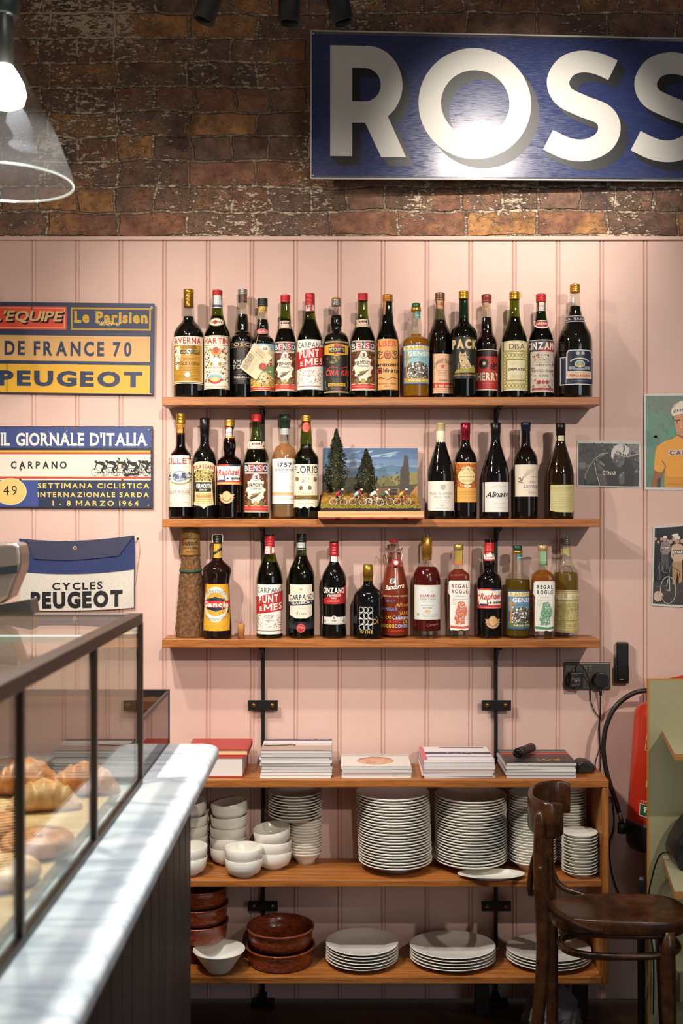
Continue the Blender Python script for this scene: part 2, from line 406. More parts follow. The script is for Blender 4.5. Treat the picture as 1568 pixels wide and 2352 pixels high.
# mortar
mm = N('ShaderNodeMix', data_type='RGBA'); mn = ramp(N, [(.36, '#6a5444'), (.68, '#a08870')]); ln(nz2.outputs[0], mn.inputs[0])
ln(bt.outputs['Fac'], mm.inputs[0]); ln(mu.outputs[2], mm.inputs[6]); ln(mn.outputs[0], mm.inputs[7])
# flaking whitewash
w1 = N('ShaderNodeTexNoise', i_Scale=3.2, i_Detail=2.0); w2 = N('ShaderNodeTexNoise', i_Scale=52.0, i_Detail=8.0, i_Roughness=.75)
mpw = N('ShaderNodeMapping'); mpw.inputs['Scale'].default_value = (1, 1, 2.1); ln(tc.outputs['Object'], mpw.inputs[0]); ln(mpw.outputs[0], w2.inputs[0])
ln(tc.outputs['Object'], w1.inputs[0])
ws = N('ShaderNodeMath', operation='MULTIPLY_ADD'); ws.inputs[1].default_value = .55; ln(w1.outputs[0], ws.inputs[0]); ln(w2.outputs[0], ws.inputs[2])
we = N('ShaderNodeMath', operation='MULTIPLY_ADD'); we.inputs[1].default_value = .07; ln(bt.outputs['Fac'], we.inputs[0]); ln(ws.outputs[0], we.inputs[2])
wr = ramp(N, [(.815, '#000000'), (.87, '#ffffff')]); ln(we.outputs[0], wr.inputs[0])
wm = N('ShaderNodeMix', data_type='RGBA'); ln(wr.outputs[0], wm.inputs[0]); ln(mm.outputs[2], wm.inputs[6]); wm.inputs[7].default_value = lin('#bfa98e')
hs = N('ShaderNodeHueSaturation'); hs.inputs['Value'].default_value = 1.5; hs.inputs['Saturation'].default_value = .92; ln(wm.outputs[2], hs.inputs['Color']); ln(hs.outputs[0], b.inputs['Base Color']); b.inputs['Roughness'].default_value = .9
hi = N('ShaderNodeMath', operation='MULTIPLY_ADD'); hi.inputs[1].default_value = -1.0; ln(bt.outputs['Fac'], hi.inputs[0]); ln(g1.outputs[0], hi.inputs[2])
h2 = N('ShaderNodeMath', operation='MULTIPLY_ADD'); h2.inputs[1].default_value = .5; ln(wr.outputs[0], h2.inputs[0]); ln(hi.outputs[0], h2.inputs[2])
bp = N('ShaderNodeBump', i_Strength=1.0, i_Distance=.010); ln(h2.outputs[0], bp.inputs['Height']); ln(bp.outputs[0], b.inputs['Normal'])
BRICK = m
mb = MB(); mb.box((-2.6, .012, TOPZ-.2), (2.6, .25, 3.3), BRICK)
tag(mb.build('wall_upper'), 'old dark brick wall with flaking whitewash above the pink boarding', None, None, 'structure')
FLOORM = wood('dark_floor_boards', '#33200f', '#4a2f18', '#5b3b20', scale=(1.4, 9, 9), rough=.45)
mb = MB(); mb.box((-2.6, -5.2, -.06), (2.6, .03, 0), FLOORM); tag(mb.build('floor'), 'dark brown wooden floor', None, None, 'structure')
mb = MB(); mb.box((-2.6, -5.2, 3.3), (2.6, .25, 3.36), M('#c9beb0', .9)); tag(mb.build('ceiling'), 'plain ceiling', None, None, 'structure')
mb = MB(); mb.box((-2.66, -5.2, 0), (-2.605, .25, 3.3), M('#b9a89c', .9)); tag(mb.build('wall_left'), 'plain side wall beyond the counter', None, None, 'structure')
# ---------------------------------------------------------------- wall shelves and iron uprights
SHX0, SHX1, SHD = (372-784)*3.29/F, (1377-784)*3.29/F, .13
SHZ = [1.5-(912-1176)*3.29/F, 1.5-(1192-1176)*3.29/F, 1.5-(1469-1176)*3.29/F]
for z, lab in zip(SHZ, ['topmost oak wall shelf carrying the densest row of bottles', 'middle oak wall shelf with bottles either side of the tiny landscape', 'lowest of the three oak wall shelves, with the bark bottle']):
    mb = MB(); mb.box((SHX0, -SHD, z-.024), (SHX1, -.002, z), OAK)
    tag(mb.build('wall_shelf', bevel=.0015), lab, 'shelf', 'oak wall shelves')
IRON = M('#1b1918', .5, .5); BRASS = M('#7a5c34', .35, .9)
for px, lab in ((605, 'black iron upright below the left part of the wall shelves'), (1137, 'black iron upright below the right part of the wall shelves')):
    X = wx(px); t = thing('shelf_upright', lab, 'bracket', (X, 0, 0), 'iron shelf uprights')
    mb = MB(); mb.box((X-.005, -.021, .03), (X+.005, -.003, SHZ[0]-.0245), IRON); mb.build('post', t, bevel=.001)
    mb = MB(); mb.box((X-.035, -.045, 0.0005), (X+.035, -.003, .012), IRON); mb.box((X-.011, -.028, .0125), (X+.011, -.003, .03), IRON); mb.build('foot_plate', t, bevel=.002)
    for z in SHZ:
        mb = MB(); mb.prism([(X-.006, z-.0245), (X+.006, z-.0245), (X+.006, z-.05), (X-.006, z-.05)], -.022, -.0215, IRON)
        mb.box((X-.006, -.115, z-.0305), (X+.006, -.0225, z-.0245), IRON)
        mb.tube(smooth_path([(X, -.1, z-.031), (X, -.07, z-.036), (X, -.04, z-.05), (X, -.026, z-.066)], 5), .005, IRON, 8); mb.build('bracket', t)
    for pyy in (1617, 2075):
        z = wz(pyy); mb = MB(); mb.box((X-.045, -.0255, z-.0155), (X+.045, -.0215, z+.0155), IRON)
        p = mb.build('fixing_plate', t, bevel=.0012)
        for dx in (-.028, .028):
            q = MB(); q.lathe([(.0075, 0), (.0075, .003), (.005, .0055), (0, .006)], BRASS, n=16, X=Matrix.Translation((X+dx, -.0255, z)) @ Matrix.Rotation(pi/2, 4, 'X')); q.build('screw', p, label='dull brass screw')
# ---------------------------------------------------------------- low oak cabinet
CF = -.235; CZT = .734; CXR = (1398-784)*(L+CF)/F; CXL = -1.25
MZ = .4465; BZ = .170
t = thing('open_cabinet', 'long low open oak cabinet holding crockery below the magazines', 'cabinet', ((CXL+CXR)/2, CF/2, 0))
mb = MB(); mb.box((CXL, CF, CZT-.021), (CXR, -.026, CZT), OAK); mb.build('top', t, bevel=.0015)
mb = MB(); mb.box((CXL, CF+.003, MZ-.019), (CXR-.0195, -.026, MZ), OAK); mb.build('middle_shelf', t, bevel=.0015)
mb = MB(); mb.box((CXL, CF+.003, BZ-.019), (CXR-.0195, -.026, BZ), OAK); mb.build('bottom_shelf', t, bevel=.0015)
mb = MB(); mb.box((CXR-.019, CF+.001, BZ-.019), (CXR, -.026, CZT-.0215), OAK_UP); mb.build('side_panel', t, bevel=.0015)
mb = MB(); mb.box((CXL, CF+.001, BZ-.019), (CXL-.019, -.026, CZT), OAK_UP); mb.build('side_panel', t)
mb = MB(); mb.box(((1290-784)*(L+CF)/F, CF+.03, BZ-.033), ((1360-784)*(L+CF)/F, CF+.1, BZ-.0195), OAK); mb.build('batten', t)
for X in (CXL+.05, .42, CXR-.05):
    mb = MB(); mb.box((X-.02, -.1, 0), (X+.02, -.06, BZ-.0195), M('#1a120c', .6)); mb.build('foot', t)
# ---------------------------------------------------------------- bottles
BLK = M('#0c0908', .07, 0, .6); DKRED = M('#150608', .06, 0, .6); BROWNL = M('#1d0d08', .06, 0, .6)
GREEN = glass('green_bottle_glass', '#9aab55', .06); DGREEN = glass('dark_green_bottle_glass', '#4f6a40', .06); CLEAR = glass('clear_bottle_glass', '#eef0ea', .05)
OLIVE = glass('brown_bottle_glass', '#6b4a22', .06); SMOKE = glass('grey_bottle_glass', '#a9aa98', .06)
GOLD = M('#c8963c', .32, .75); DGOLD = M('#a37a2c', .38, .7); RED = M('#b8242a', .38); DRED = M('#7a1420', .35, .2); CAPBLK = M('#141312', .35); SILVER = M('#a9a6a0', .35, .7)
def capm(mb, xc, y0, y1, hw, mat, Y, ridges=0, lip=0, y_dome=0):
    """a closure between picture heights y0 (top) and y1 (bottom)"""
    s = S(Y); c = W(xc, y1, Y); h = (y1-y0)*s; r = hw*s
    pr = [(0, 0), (r*.96, 0), (r, h*.03)]
    for i in range(ridges):
        z = h*(.30+.55*i/max(ridges, 1)); pr += [(r, z), (r*.955, z+h*.02), (r, z+h*.05)]
    if lip: pr += [(r, h*(1-lip)-.0003), (r*1.07, h*(1-lip)), (r*1.07, h*.97)]
    else: pr += [(r, h*.94)]
    pr += [(r*.9, h), (0, h+(.0006 if not y_dome else y_dome*s))]
    mb.lathe(pr, mat, c, 28)
def bottle(name, label, xc, shelf, prof, Y=-.072, gl=None, liq=None, caps=(), labels=(), se=2, solid=None, base_clear=0, extra=None, group=None):
    """prof: (height above the base in px of the photo, half width); the base is set on its shelf"""
    s = S(Y); yb = PY(SHZ[shelf], Y); f = pchip([(yb-dy if dy < 300 else dy, hw) for dy, hw in prof]) ; ytop = min(yb-dy if dy < 300 else dy for dy, _ in prof)
    base = W(xc, yb, Y); base.z = SHZ[shelf]+.0002
    g = group or 'bottles on the %s wall shelf' % ('topmost', 'middle', 'lowest')[shelf]
    t = thing(name, label, 'bottle', base, g)
    ys = [yb]; 
    while ys[-1] > ytop+1.5: ys.append(ys[-1]-2.5)
    ys[-1] = ytop
    def rows(k0, y0, y1): return [(max(f(y)*s-k0, .001), (yb-y)*s) for y in ys if y1 <= y <= y0]
    if solid:
        mb = MB(); mb.lathe([(0, .001), (f(yb-2)*s*.94, 0)]+rows(0, yb-1.5, 0), solid, base, 44, se=se); mb.build('body', t)
    else:
        mb = MB(); mb.lathe([(0, .001), (f(yb-2)*s*.94, 0)]+rows(0, yb-1.5, 0), gl, base, 44, se=se); mb.build('glass_body', t)
        lm, ly = liq; mb = MB(); low = yb-4-base_clear; R = rows(.0022, low, ly)
        R.append((max(f(ly)*s-.0022, .001), (yb-ly)*s))
        mb.lathe([(0, R[0][1]), (R[0][0]*.95, R[0][1]-.0004)]+R+[(0, R[-1][1])], lm, base, 40, se=se); mb.build('liquid', t)
    mb = MB()
    if caps:
        for c in caps: capm(mb, xc, *c[:4], Y, *c[4:])
        mb.build('cap', t)
    n0 = se
    def fn(x, y, l):
        R = f(y)*s+.0003+l; dx = (x-xc)*s; q = min(abs(dx)/R, .9995); d = R*(1-q**n0)**(1/n0)
        z = base.z+(yb-y)*s
        return Vector((base.x+dx, base.y-d, z))
    for nm, art, *zz in labels:
        ymid = zz[0] if zz else yb-40; Rm = f(ymid)
        arc = None
        if se == 2:
            def arc(v, inv=False, Rm=Rm): return xc+Rm*sin(v) if inv else asin(max(-.999, min(.999, (v-xc)/Rm)))
        A = Art(fn, 4, 4 if zz and len(zz) > 1 else (0 if abs(f(yb-20)-f(ymid)) < .01 and abs(f(yb-20)-f(ymid-55)) < .01 else 5), arc=arc); A.clip = (xc-Rm*.997, xc+Rm*.997, 0, 5000)
        art(A); mb = MB(); A.into(mb); mb.build(nm, t)
    if extra: extra(t, xc, yb, s, Y, f, base)
    return t
def neckband(y0, y1, hw, rects): return None
CREAM = '#e8dcc4'; WHITE = '#ece6da'; INK = '#1c1a1c'; REDI = '#b3202a'; NAVY = '#232c4c'; OCH = '#b98a2e'; ORN = '#d8763a'
# profile families (heights above the base, half widths)
def P_vermouth(w, top, neck=11, sh=138):    # sloping shouldered vermouth bottle
    return [(0, w-1.5), (3, w), (sh-18, w), (sh, w*.93), (sh+14, w*.80), (sh+26, w*.64), (sh+37, w*.52), (sh+50, neck+1.5), (sh+66, neck), (top, neck-.5)]
def P_bulge(w, top, sh=145):                  # bottle with a swelling in the neck
    return [(0, w-1.5), (3, w), (sh-10, w), (sh, w*.93), (sh+8, w*.72), (sh+13, w*.46), (sh+20, 12.6), (sh+30, 14.6), (sh+40, 14.5), (sh+50, 12.5), (sh+62, 10.6), (top, 10.3)]
def P_burg(w, top): return [(0, w-2), (4, w), (98, w), (118, w*.90), (140, w*.70), (160, w*.5), (174, 11.3), (186, 10.3), (top, 10)]
def P_bord(w, top, sh=138): return [(0, w-2), (4, w), (sh-16, w), (sh-4, w*.96), (sh+8, w*.82), (sh+16, w*.6), (sh+24, 11.6), (sh+34, 10.4), (top, 10)]

# ---- topmost shelf
def a(A):
    A.r(399, 777, 467, 885, CREAM).r(401, 797, 465, 880, OCH); A.t('AVERNA', 404, 779.5, 463, 794, REDI, .02)
    A.p([(404, 802), (417, 799), (421, 815), (417, 838), (413, 854), (408, 852), (406, 835), (403, 815)], CREAM).k(405, 803, 417, 846, 22, [INK, '#5b4a22', '#7d6a3a'], 1.6)
    A.e(437, 802, 7, 5, '#8a6a24').e(449, 803, 6, 5, '#7a5c20').e(428, 803, 5, 4.5, '#8a6a24')
    A.r(419, 809, 461, 818, '#3d3320').t('AMARO SICILIANO', 421, 810.5, 459, 816.5, '#d8bd74', 0).t('S', 431, 806, 441, 821, CREAM, .02, .2)
    A.h(422, 823, 460, 833, 3, '#4c3b14').t('FRATELLI AVERNA', 408, 835, 461, 843, '#4a3a16', .01).h(416, 846, 462, 862, 4, '#6b5420')
    A.h(401, 864, 462, 878, 4, '#6b5420').e(435, 865, 6, 6, CREAM).r(399, 881.5, 467, 883.5, '#5b4a22')
bottle('liqueur_bottle', 'dark gold capped bottle with gold label under a white strip, first on topmost shelf', 433, 0,
  [(0, 33), (3, 35), (146, 35), (157, 31.5), (166, 26), (174, 19), (180, 14.6), (190, 13.2), (205, 12.6), (244, 11)], gl=CLEAR, liq=(BLK, 728), caps=[(665, 707, 11.6, DGOLD, 3), (665, 676, 11.9, GOLD)], labels=[('label', a, 830)])
def a(A):
    A.r(469.5, 775, 528, 897, CREAM).fr(471, 777, 527, 895, .8, '#6b5a3c').t('MARTINI', 471.5, 780, 526.5, 793.5, REDI, .02).r(471, 797, 527, 798, '#6b5a3c')
    A.k(473, 802, 526, 882, 230, ['#a3302c', '#2f5a8a', '#8a7a3a', '#3a3a34', '#c79a3c', '#5a7a4c', '#d8cdb4'], 2.0, 5)
    A.e(499, 812, 11, 9, '#c9862c').p([(492, 806), (499, 801), (507, 806), (503, 816), (495, 816)], '#a83a24')
    A.e(498, 846, 15, 20, CREAM).e(498, 835, 11, 9, '#efe6d2').e(489, 840, 4, 4.2, '#a08a3a').e(508, 840, 4, 4.2, '#a08a3a')
    A.t('MARTINI-ROSSO', 482, 846, 514, 850, REDI, .02).h(484, 853, 512, 860, 3, '#8a7a5a')
    A.e(497, 872, 15, 8, '#7ea0b8').e(497, 875, 13, 5, '#c7b46a').o(497, 868, 18, 17, 4, REDI, a0=.5, a1=2.64).r(472, 887, 526, 893, '#e3d6ba').h(474, 888.5, 524, 891.5, 1, '#a3302c')
def a2(A): A.e(498.5, 743, 17, 9.5, CREAM).o(498.5, 743, 16, 8.7, 1, '#8a6a34').e(496, 743, 5, 5, REDI).t('MARTINI', 486, 741, 511, 745.5, INK, .02)
def a3(A): A.r(487.5, 680, 510.5, 709, '#d9dad6').r(487.5, 702, 510.5, 707, '#39456c').h(489, 684, 509, 699, 3, '#93a0b4')
bottle('vermouth_bottle', 'dark bottle with red cap, white and blue neck sleeve and busy heraldic label', 499, 0,
  [(0, 29), (3, 30.4), (136, 30.4), (150, 28.5), (168, 21), (184, 16), (198, 12.6), (228, 11.8), (241, 11)], gl=GREEN, liq=(BLK, 727), caps=[(667, 680, 11.6, RED, 2)], labels=[('label', a, 830), ('neck_label', a2, 743, 1), ('neck_sleeve', a3, 695, 1)])
def a(A):
    A.r(531, 787, 584, 885, '#17120f').t('TOSCHI', 531, 790.5, 584, 799, '#b9a67a', .015).r(531, 800.5, 584, 802, '#b98a4a')
    A.k(545, 805, 570, 822, 30, ['#5a5448', '#3d382f'], 2).t('AMARO', 536, 829, 583, 839, '#c8c2b4', 0).t('TOSCHI', 536, 841, 583, 851, '#c8c2b4', 0).e(556, 856, 1.5, 1.5, '#c9b98a')
    A.h(548, 862, 568, 866, 1, '#9a9488').t('TOBRUNIAC', 539, 868, 574, 872, '#d5cfc2', .02).h(548, 874, 568, 876, 1, '#8a8478')
def a2(A): A.r(546.5, 678, 567.5, 697, '#3f2620').e(563, 687, 5, 6.5, '#8a4a34').o(563, 687, 3.6, 4.8, .7, '#5e2c20')
bottle('liqueur_bottle', 'black bottle with clear swollen neck and black label, partly behind the hanging tag', 557, 0,
  [(0, 26.5), (3, 27.8), (136, 27.8), (144, 26), (149, 21), (153, 20.5), (158, 15), (170, 15), (184, 14), (198, 12), (212, 10.4), (242, 10)], Y=-.042, gl=CLEAR, liq=(BLK, 723), caps=[(665, 678, 11, SILVER, 2)], labels=[('label', a, 830), ('neck_band', a2, 687, 1)])
def a(A):
    A.r(576, 793, 630, 900, '#8fb4c8').p([(576, 826), (630, 806), (630, 900), (576, 900)], '#d8cf9a').p([(590, 850), (612, 838), (630, 842), (630, 870), (596, 868)], '#7f9a5a')
    A.p([(576, 872), (600, 866), (630, 874), (630, 891), (576, 891)], '#c9a84c').p([(582, 880), (606, 858), (626, 868), (618, 884)], '#e0b98a').k(577, 868, 629, 889, 70, ['#5f7a34', '#8a8a3a', '#b88a4c', '#3f4a24'], 2.2, 3)
    A.e(609, 805, 13, 9, CREAM).t('50', 606, 802, 614, 808, INK, .02).r(613, 826, 625, 843, REDI).r(613, 833, 625, 836, WHITE).r(617.5, 826, 620.5, 843, WHITE)
    A.k(610, 856, 624, 866, 6, ['#f0e8d8', '#a34a34'], 2.6, 4).r(576, 891, 630, 899, '#c23a2c').h(582, 893, 622, 897, 1, WHITE)
def a2(A): A.e(603.5, 763.5, 15, 6.4, REDI).o(603.5, 763.5, 14, 5.6, .8, '#e8a08a').t('Padano', 592, 760, 616, 766.5, WHITE, .01, .25)
def a3(A): A.r(592, 705, 615, 719, '#c9a44a').k(593, 706, 614, 718, 26, ['#7a6428', '#e0c47a', '#5a4a1c'], 1.6, 6)
def ex(t, xc, yb, s, Y, f, base):
    Yt = base.y-.040; fn = flat(0, Yt)
    A = Art(lambda x, y, l: fn(x, y, l)); Q = [(584, 787), (625, 821), (588, 873), (550, 844)]
    vs = [W(x, y, Yt+.001) for x, y in Q]; mb = MB(); n = 4
    back = [v+Vector((0, .0012, 0)) for v in vs]; mb.add(vs+back, [(0, 1, 2, 3), (7, 6, 5, 4)]+[(k, (k+1) % 4, 4+(k+1) % 4, 4+k) for k in range(4)], M('#d9c3a0', .7))
    u = Vector((41, 34))/sqrt(41*41+34*34); w = Vector((-34, 57))/sqrt(34*34+57*57); o = Vector((584, 787))
    def at(a, b): q = o+u*a+w*b; return (q.x, q.y)
    A.l([at(2, 20), at(51, 20)], .7, '#8a7858').p([at(3, 24), at(17, 24), at(17, 62), at(3, 62)], '#a8987a')
    for q in ((7, 29), (12, 36), (7, 44), (11, 56)): A.o(*at(*q), 4, 4, 1, '#5a4c38')
    for q in (5, 9, 13, 15): A.l([at(13, q), at(36, q)], .8, '#7a6a50')
    for q in range(26, 60, 4): A.l([at(20, q), at(30, q)], .6, '#9a8868')
    A.e(603, 842, 9, 8.5, '#a3392e').o(603, 842, 6.5, 6, 1.2, '#7d241c'); A.into(mb); p = mb.build('hanging_tag', t, label='cream paper tag with red seal')
    mb = MB(); mb.tube(smooth_path([W(588, 790, Yt), W(594, 760, base.y-.034), W(600, 720, base.y-.02), W(603, 703, base.y-.017)], 6), .0006, M('#c9b48a', .7), 6); mb.build('string', p)
bottle('liqueur_bottle', 'dark green capped bottle with landscape label and cream paper tag hanging on it', 603, 0,
  [(0, 26), (3, 27.2), (128, 27.2), (137, 24), (142, 18), (148, 14.6), (156, 14.8), (165, 15), (178, 12.8), (190, 11), (222, 10)], Y=-.084, gl=CLEAR, liq=(BLK, 735), caps=[(686, 705, 11.7, M('#1f2a22', .4), 3)], labels=[('label', a, 850), ('neck_label', a2, 763, 1), ('neck_band', a3, 712, 1)], extra=ex)
def benso(xc, w, y0, y1, yn):
    k = w/30.0; h = y1-y0
    def X(v): return xc+v*k
    def a(A):
        A.r(xc-w, y0, xc+w, y1, CREAM)
        for i, ch in enumerate('BENSO'):
            A.r(X(-27.5+11*i), y0+3, X(-17+11*i), y0+21, NAVY if i % 2 == 0 else REDI)
            A.t(ch, X(-26.3+11*i), y0+5.5, X(-18.2+11*i), y0+18.5, WHITE, .01, 0, .08)
        A.r(xc-w, y0+22.5, xc+w, y0+23.5, '#6b4a34'); A.r(X(-27.5), y0+25, X(27.5), y1-16, '#5b3424')
        A.k(X(-27), y0+27, X(27), y1-18, 150, [REDI, '#8a2c24', '#b9702c', '#3f2418', '#d8b48a'], 2.1, 8)
        A.e(xc, y0+62, 20*k, 28, CREAM)
        for q in range(10): A.e(xc+20*k*cos(q*.628), y0+62+28*sin(q*.628), 3.4*k, 3.8, CREAM)
        A.e(xc+1, y0+32, 9*k, 9.5, '#f0e6d0').o(xc+1, y0+32, 9*k, 9.5, 1, '#5b3424').p([(xc-3, y0+30), (xc+5, y0+29), (xc+3, y0+37)], REDI).p([(xc-4, y0+36), (xc+5, y0+34), (xc+4, y0+38)], '#4a3a34')
        A.t('VERMOUTH', X(-19.5), y0+46, X(19.5), y0+54, INK, .03, 0, .06, bend=4).t('TORINO', X(-12), y0+57, X(12), y0+60.8, INK, .02)
        A.p([(X(-14), y0+78), (X(14), y0+66), (X(4), y0+77), (X(-8), y0+83), (X(-13), y0+83)], '#5b4a2c').p([(X(-12), y0+72), (X(2), y0+69), (X(10), y0+71), (X(-6), y0+75)], '#8a7440')
        for q, c in ((-15, '#7a6a3a'), (0, '#b99a4a'), (14, '#7a6a3a')): A.e(xc+q*k, y0+93, 6*k, 6.5, c).o(xc+q*k, y0+93, 4.4*k, 4.8, .8, '#4f4420')
        A.r(X(-28), y1-14.5, X(28), y1-4, '#c4392c').h(X(-26), y1-11, X(26), y1-8, 1, '#e89a7a').fr(xc-w+.5, y0+1, xc+w-.5, y1-1, .7, '#6b4a34')
    def a2(A):
        A.r(xc-25, yn, xc+25, yn+18, CREAM).l([(xc-25, yn+15.5), (xc+25, yn+15.5)], 1.4, '#9a5a40').l([(xc-25, yn+2), (xc+25, yn+2)], .8, '#9a5a40')
        for i in range(5): A.r(xc-10+4*i, yn+3.5, xc-6.4+4*i, yn+7.5, NAVY if i % 2 == 0 else REDI)
        A.t('VERMOUTH ROSSO', xc-17, yn+9.5, xc+17, yn+13, REDI, .01)
    return [('label', a, (y0+y1)/2), ('neck_label', a2, yn+9, 1)]
bottle('vermouth_bottle', 'red capped green necked bottle with five lettered squares, right of the hanging tag', 655, 0, P_vermouth(26, 230, 11.2, 134), gl=GREEN, liq=(BLK, 735), caps=[(678, 696, 11.6, RED, 3)], labels=benso(655, 26, 788, 901, 739))
def puntemes(xc, y0, y1, w=30.5):
    def a(A):
        A.r(xc-w, y0, xc+w, y1, WHITE); A.t('CARPANO', xc-26, y0+6, xc+28, y0+19, INK, 0)
        A.p([(xc-w, y0+28), (xc+w, y0+15), (xc+w, y0+59), (xc-w, y0+68)], '#b32a2c')
        A.t('PUNT', xc-23, y0+26, xc+21, y0+43, WHITE, .03, 0, .09, rise=-5, gap=.16).t('E', xc-21, y0+50, xc-15, y0+60, WHITE, .03, 0, .09).t('MES', xc-11, y0+45, xc+28, y0+60, WHITE, .025, 0, .09, rise=-5, gap=.16)
        A.k(xc-28, y0+70, xc+28, y1-14, 90, ['#c9a08a', '#b88a78', '#d8bfae', '#9a7a6a'], 1.7, 9).h(xc-8, y0+68, xc+10, y0+84, 4, '#8a6a60', fill=.7)
        A.r(xc-28, y1-8.5, xc+28, y1-7, '#a83a34').h(xc-16, y1-11.5, xc+18, y1-4.5, 1, '#7a2a28')
    return a
def punt_neck(xc, y0, y1):
    def a(A): A.r(xc-11.2, y0, xc+11.2, y1, '#b32a2c').r(xc-9.5, y0+2, xc+1, y1-1, WHITE).t('PUNT', xc-9.3, y0+4, xc+.2, y0+9, '#7a2a28', .02).t('MES', xc-9, y0+10.5, xc-.5, y0+15, '#7a2a28', .02).r(xc+6, y0+4, xc+11, y1-2, WHITE)
    return a
bottle('vermouth_bottle', 'red sleeved bottle on topmost shelf, white label crossed by slanting red band', 711.5, 0, P_vermouth(30.5, 234, 11.4, 138), gl=GREEN, liq=(BLK, 735), caps=[(674, 718, 11.5, RED, 3)], labels=[('label', puntemes(711.5, 784, 898), 840), ('neck_label', punt_neck(711.5, 697, 717), 707, 1)])
def a(A):
    A.r(743.5, 785, 801, 906, '#16120f').r(747, 788, 799, 791, '#b99a5a').p([(745, 797), (772, 793), (800, 797), (799, 817), (772, 822), (745, 817)], '#d8a32c').r(767, 795, 784, 818, '#c2302c')
    A.p([(755, 801), (792, 800), (792, 815), (755, 814)], '#221a14').t('PIZZOLOTTO', 756, 803, 791, 811.5, '#e8d8a0', .01).t('1903', 774, 814, 783, 817, '#f0d8a0', .01)
    A.k(750, 824, 780, 838, 24, ['#6b6a34', '#4a4a28', '#8a8040'], 3, 11).l([(752, 851), (762, 846), (776, 849)], 1.6, '#c2302c').l([(782, 850), (797, 845)], 1.6, '#c2302c')
    A.t('CINA KINA', 748, 852, 801, 866, '#d63a2c', .02, .25).h(764, 872, 782, 882, 2, '#8a8478').r(754, 883, 793, 890, '#d8a32c').t('PIZZOLOTTO', 756, 884.5, 791, 889, '#1c1612', .02)
    A.h(760, 893, 786, 896, 1, '#8a8478').t('VENEZIA', 766, 897, 782, 900, '#b3342c', .01).r(744, 902, 801, 905, '#a89a6a').l([(748, 876), (747, 890), (752, 898)], 1, '#7a8a8a').l([(797, 876), (798, 890), (793, 898)], 1, '#7a8a8a')
bottle('liqueur_bottle', 'dark swollen necked bottle with silver cap and black label topped by yellow panel', 772, 0, P_bulge(29, 220, 142), gl=CLEAR, liq=(BLK, 725), caps=[(688, 703, 11.6, SILVER, 2), (685, 689, 11.2, GOLD)], labels=[('label', a, 850)])
bottle('vermouth_bottle', 'red capped bottle with five lettered squares, beside the orange label on the topmost shelf', 833, 0, P_vermouth(30, 233, 11.3, 137), gl=GREEN, liq=(BLK, 734), caps=[(674, 692, 11.7, RED, 3)], labels=benso(833, 29.5, 786, 900, 736))
def a(A):
    A.r(863, 782, 917, 898, '#dca05a').t('ALBERTI', 859.5, 786, 918, 799, '#cf4a34', .02).e(889, 819, 9, 10, '#8a4a2c').e(889, 818, 6.5, 7.5, '#c9803c').p([(885, 815), (893, 815), (891, 823), (887, 823)], '#b33a2c')
    for sg in (-1, 1):
        A.o(889+sg*16, 813, 5, 4.5, 1.4, INK).o(889+sg*21, 821, 4, 4, 1.3, INK).l([(889+sg*10, 822), (889+sg*15, 827), (889+sg*22, 826)], 1.6, INK).l([(889+sg*12, 815), (889+sg*20, 809)], 1.5, INK)
    A.t('Vermouth', 861, 836, 914, 844, INK, .04).r(864.5, 847, 877, 861, '#3d2a1c').t('C', 866, 849, 875, 859.5, '#d63a2c', .04).t('hinato', 879, 849, 913, 858.5, INK, .04)
    A.l([(866, 873), (873, 870), (881, 873), (890, 875), (900, 870), (912, 873)], 1.4, INK).h(870, 876, 908, 880, 1, '#6b4a2c').t('Commaso Alberti', 867, 881, 910, 886, '#5b3a24', .01).t('IMOLA', 882, 888.5, 896, 892, '#5b3a24', .01)
def ex(t, xc, yb, s, Y, f, base):
    mb = MB(); mb.add([W(880, 692, base.y-.0158), W(887, 692, base.y-.0158), W(884, 723, base.y-.0168), W(880, 723, base.y-.0168)], [(0, 1, 2, 3)], M('#a8702c', .5)); o = mb.build('tax_strip', t); m = o.modifiers.new('s', 'SOLIDIFY'); m.thickness = .0004
bottle('vermouth_bottle', 'dark green bottle with orange label and gold cap with a torn paper strip', 890, 0, P_vermouth(26.5, 230, 11.3, 137), gl=DGREEN, liq=(BLK, 739), caps=[(677, 694, 11.7, M('#b47a34', .4, .4), 2)], labels=[('label', a, 850)], extra=ex)
def rampone(xc, w, y0, y1, sky='#8fc0c8', mount='#d8d4c8', ground='#b99a3c'):
    def a(A):
        A.r(xc-w, y0, xc+w, y1, '#34508a').r(xc-w+2, y0+3, xc+w-2, y1-3, sky).r(xc-w+1, y0+3, xc+w-1, y0+13, '#e9e2c0').t('RAMPONE', xc-w+5, y0+4, xc+w+3, y0+12, '#c9a42c', .03)
        A.t('GENEPY', xc-w+10, y0+16, xc+w+1, y0+26, '#f4f4ec', .03).h(xc-w+20, y0+29, xc+w-10, y0+36, 2, '#4a8aa0').p([(xc-w+2, y1-40), (xc-w+14, y1-44), (xc-4, y1-50), (xc+8, y1-52), (xc+w-4, y1-42), (xc+w-2, y1-14), (xc-w+2, y1-14)], '#5b564c')
        A.k(xc-w+4, y1-50, xc+w-4, y1-14, 110, [mount, '#f2efe6', '#3a342c', '#7a7466'], 2.6, 13).r(xc-w+2, y1-14, xc+w-2, y1-4, ground).t('PURCHIA TOCE', xc-w+12, y1-11.5, xc+w-4, y1-7, WHITE, .02)
        A.r(xc-w+5.5, y0+17, xc-w+8.5, y1-14, '#c98a2c').r(xc-w+2, y0+30, xc-w+18, y0+33, '#c98a2c')
    return a
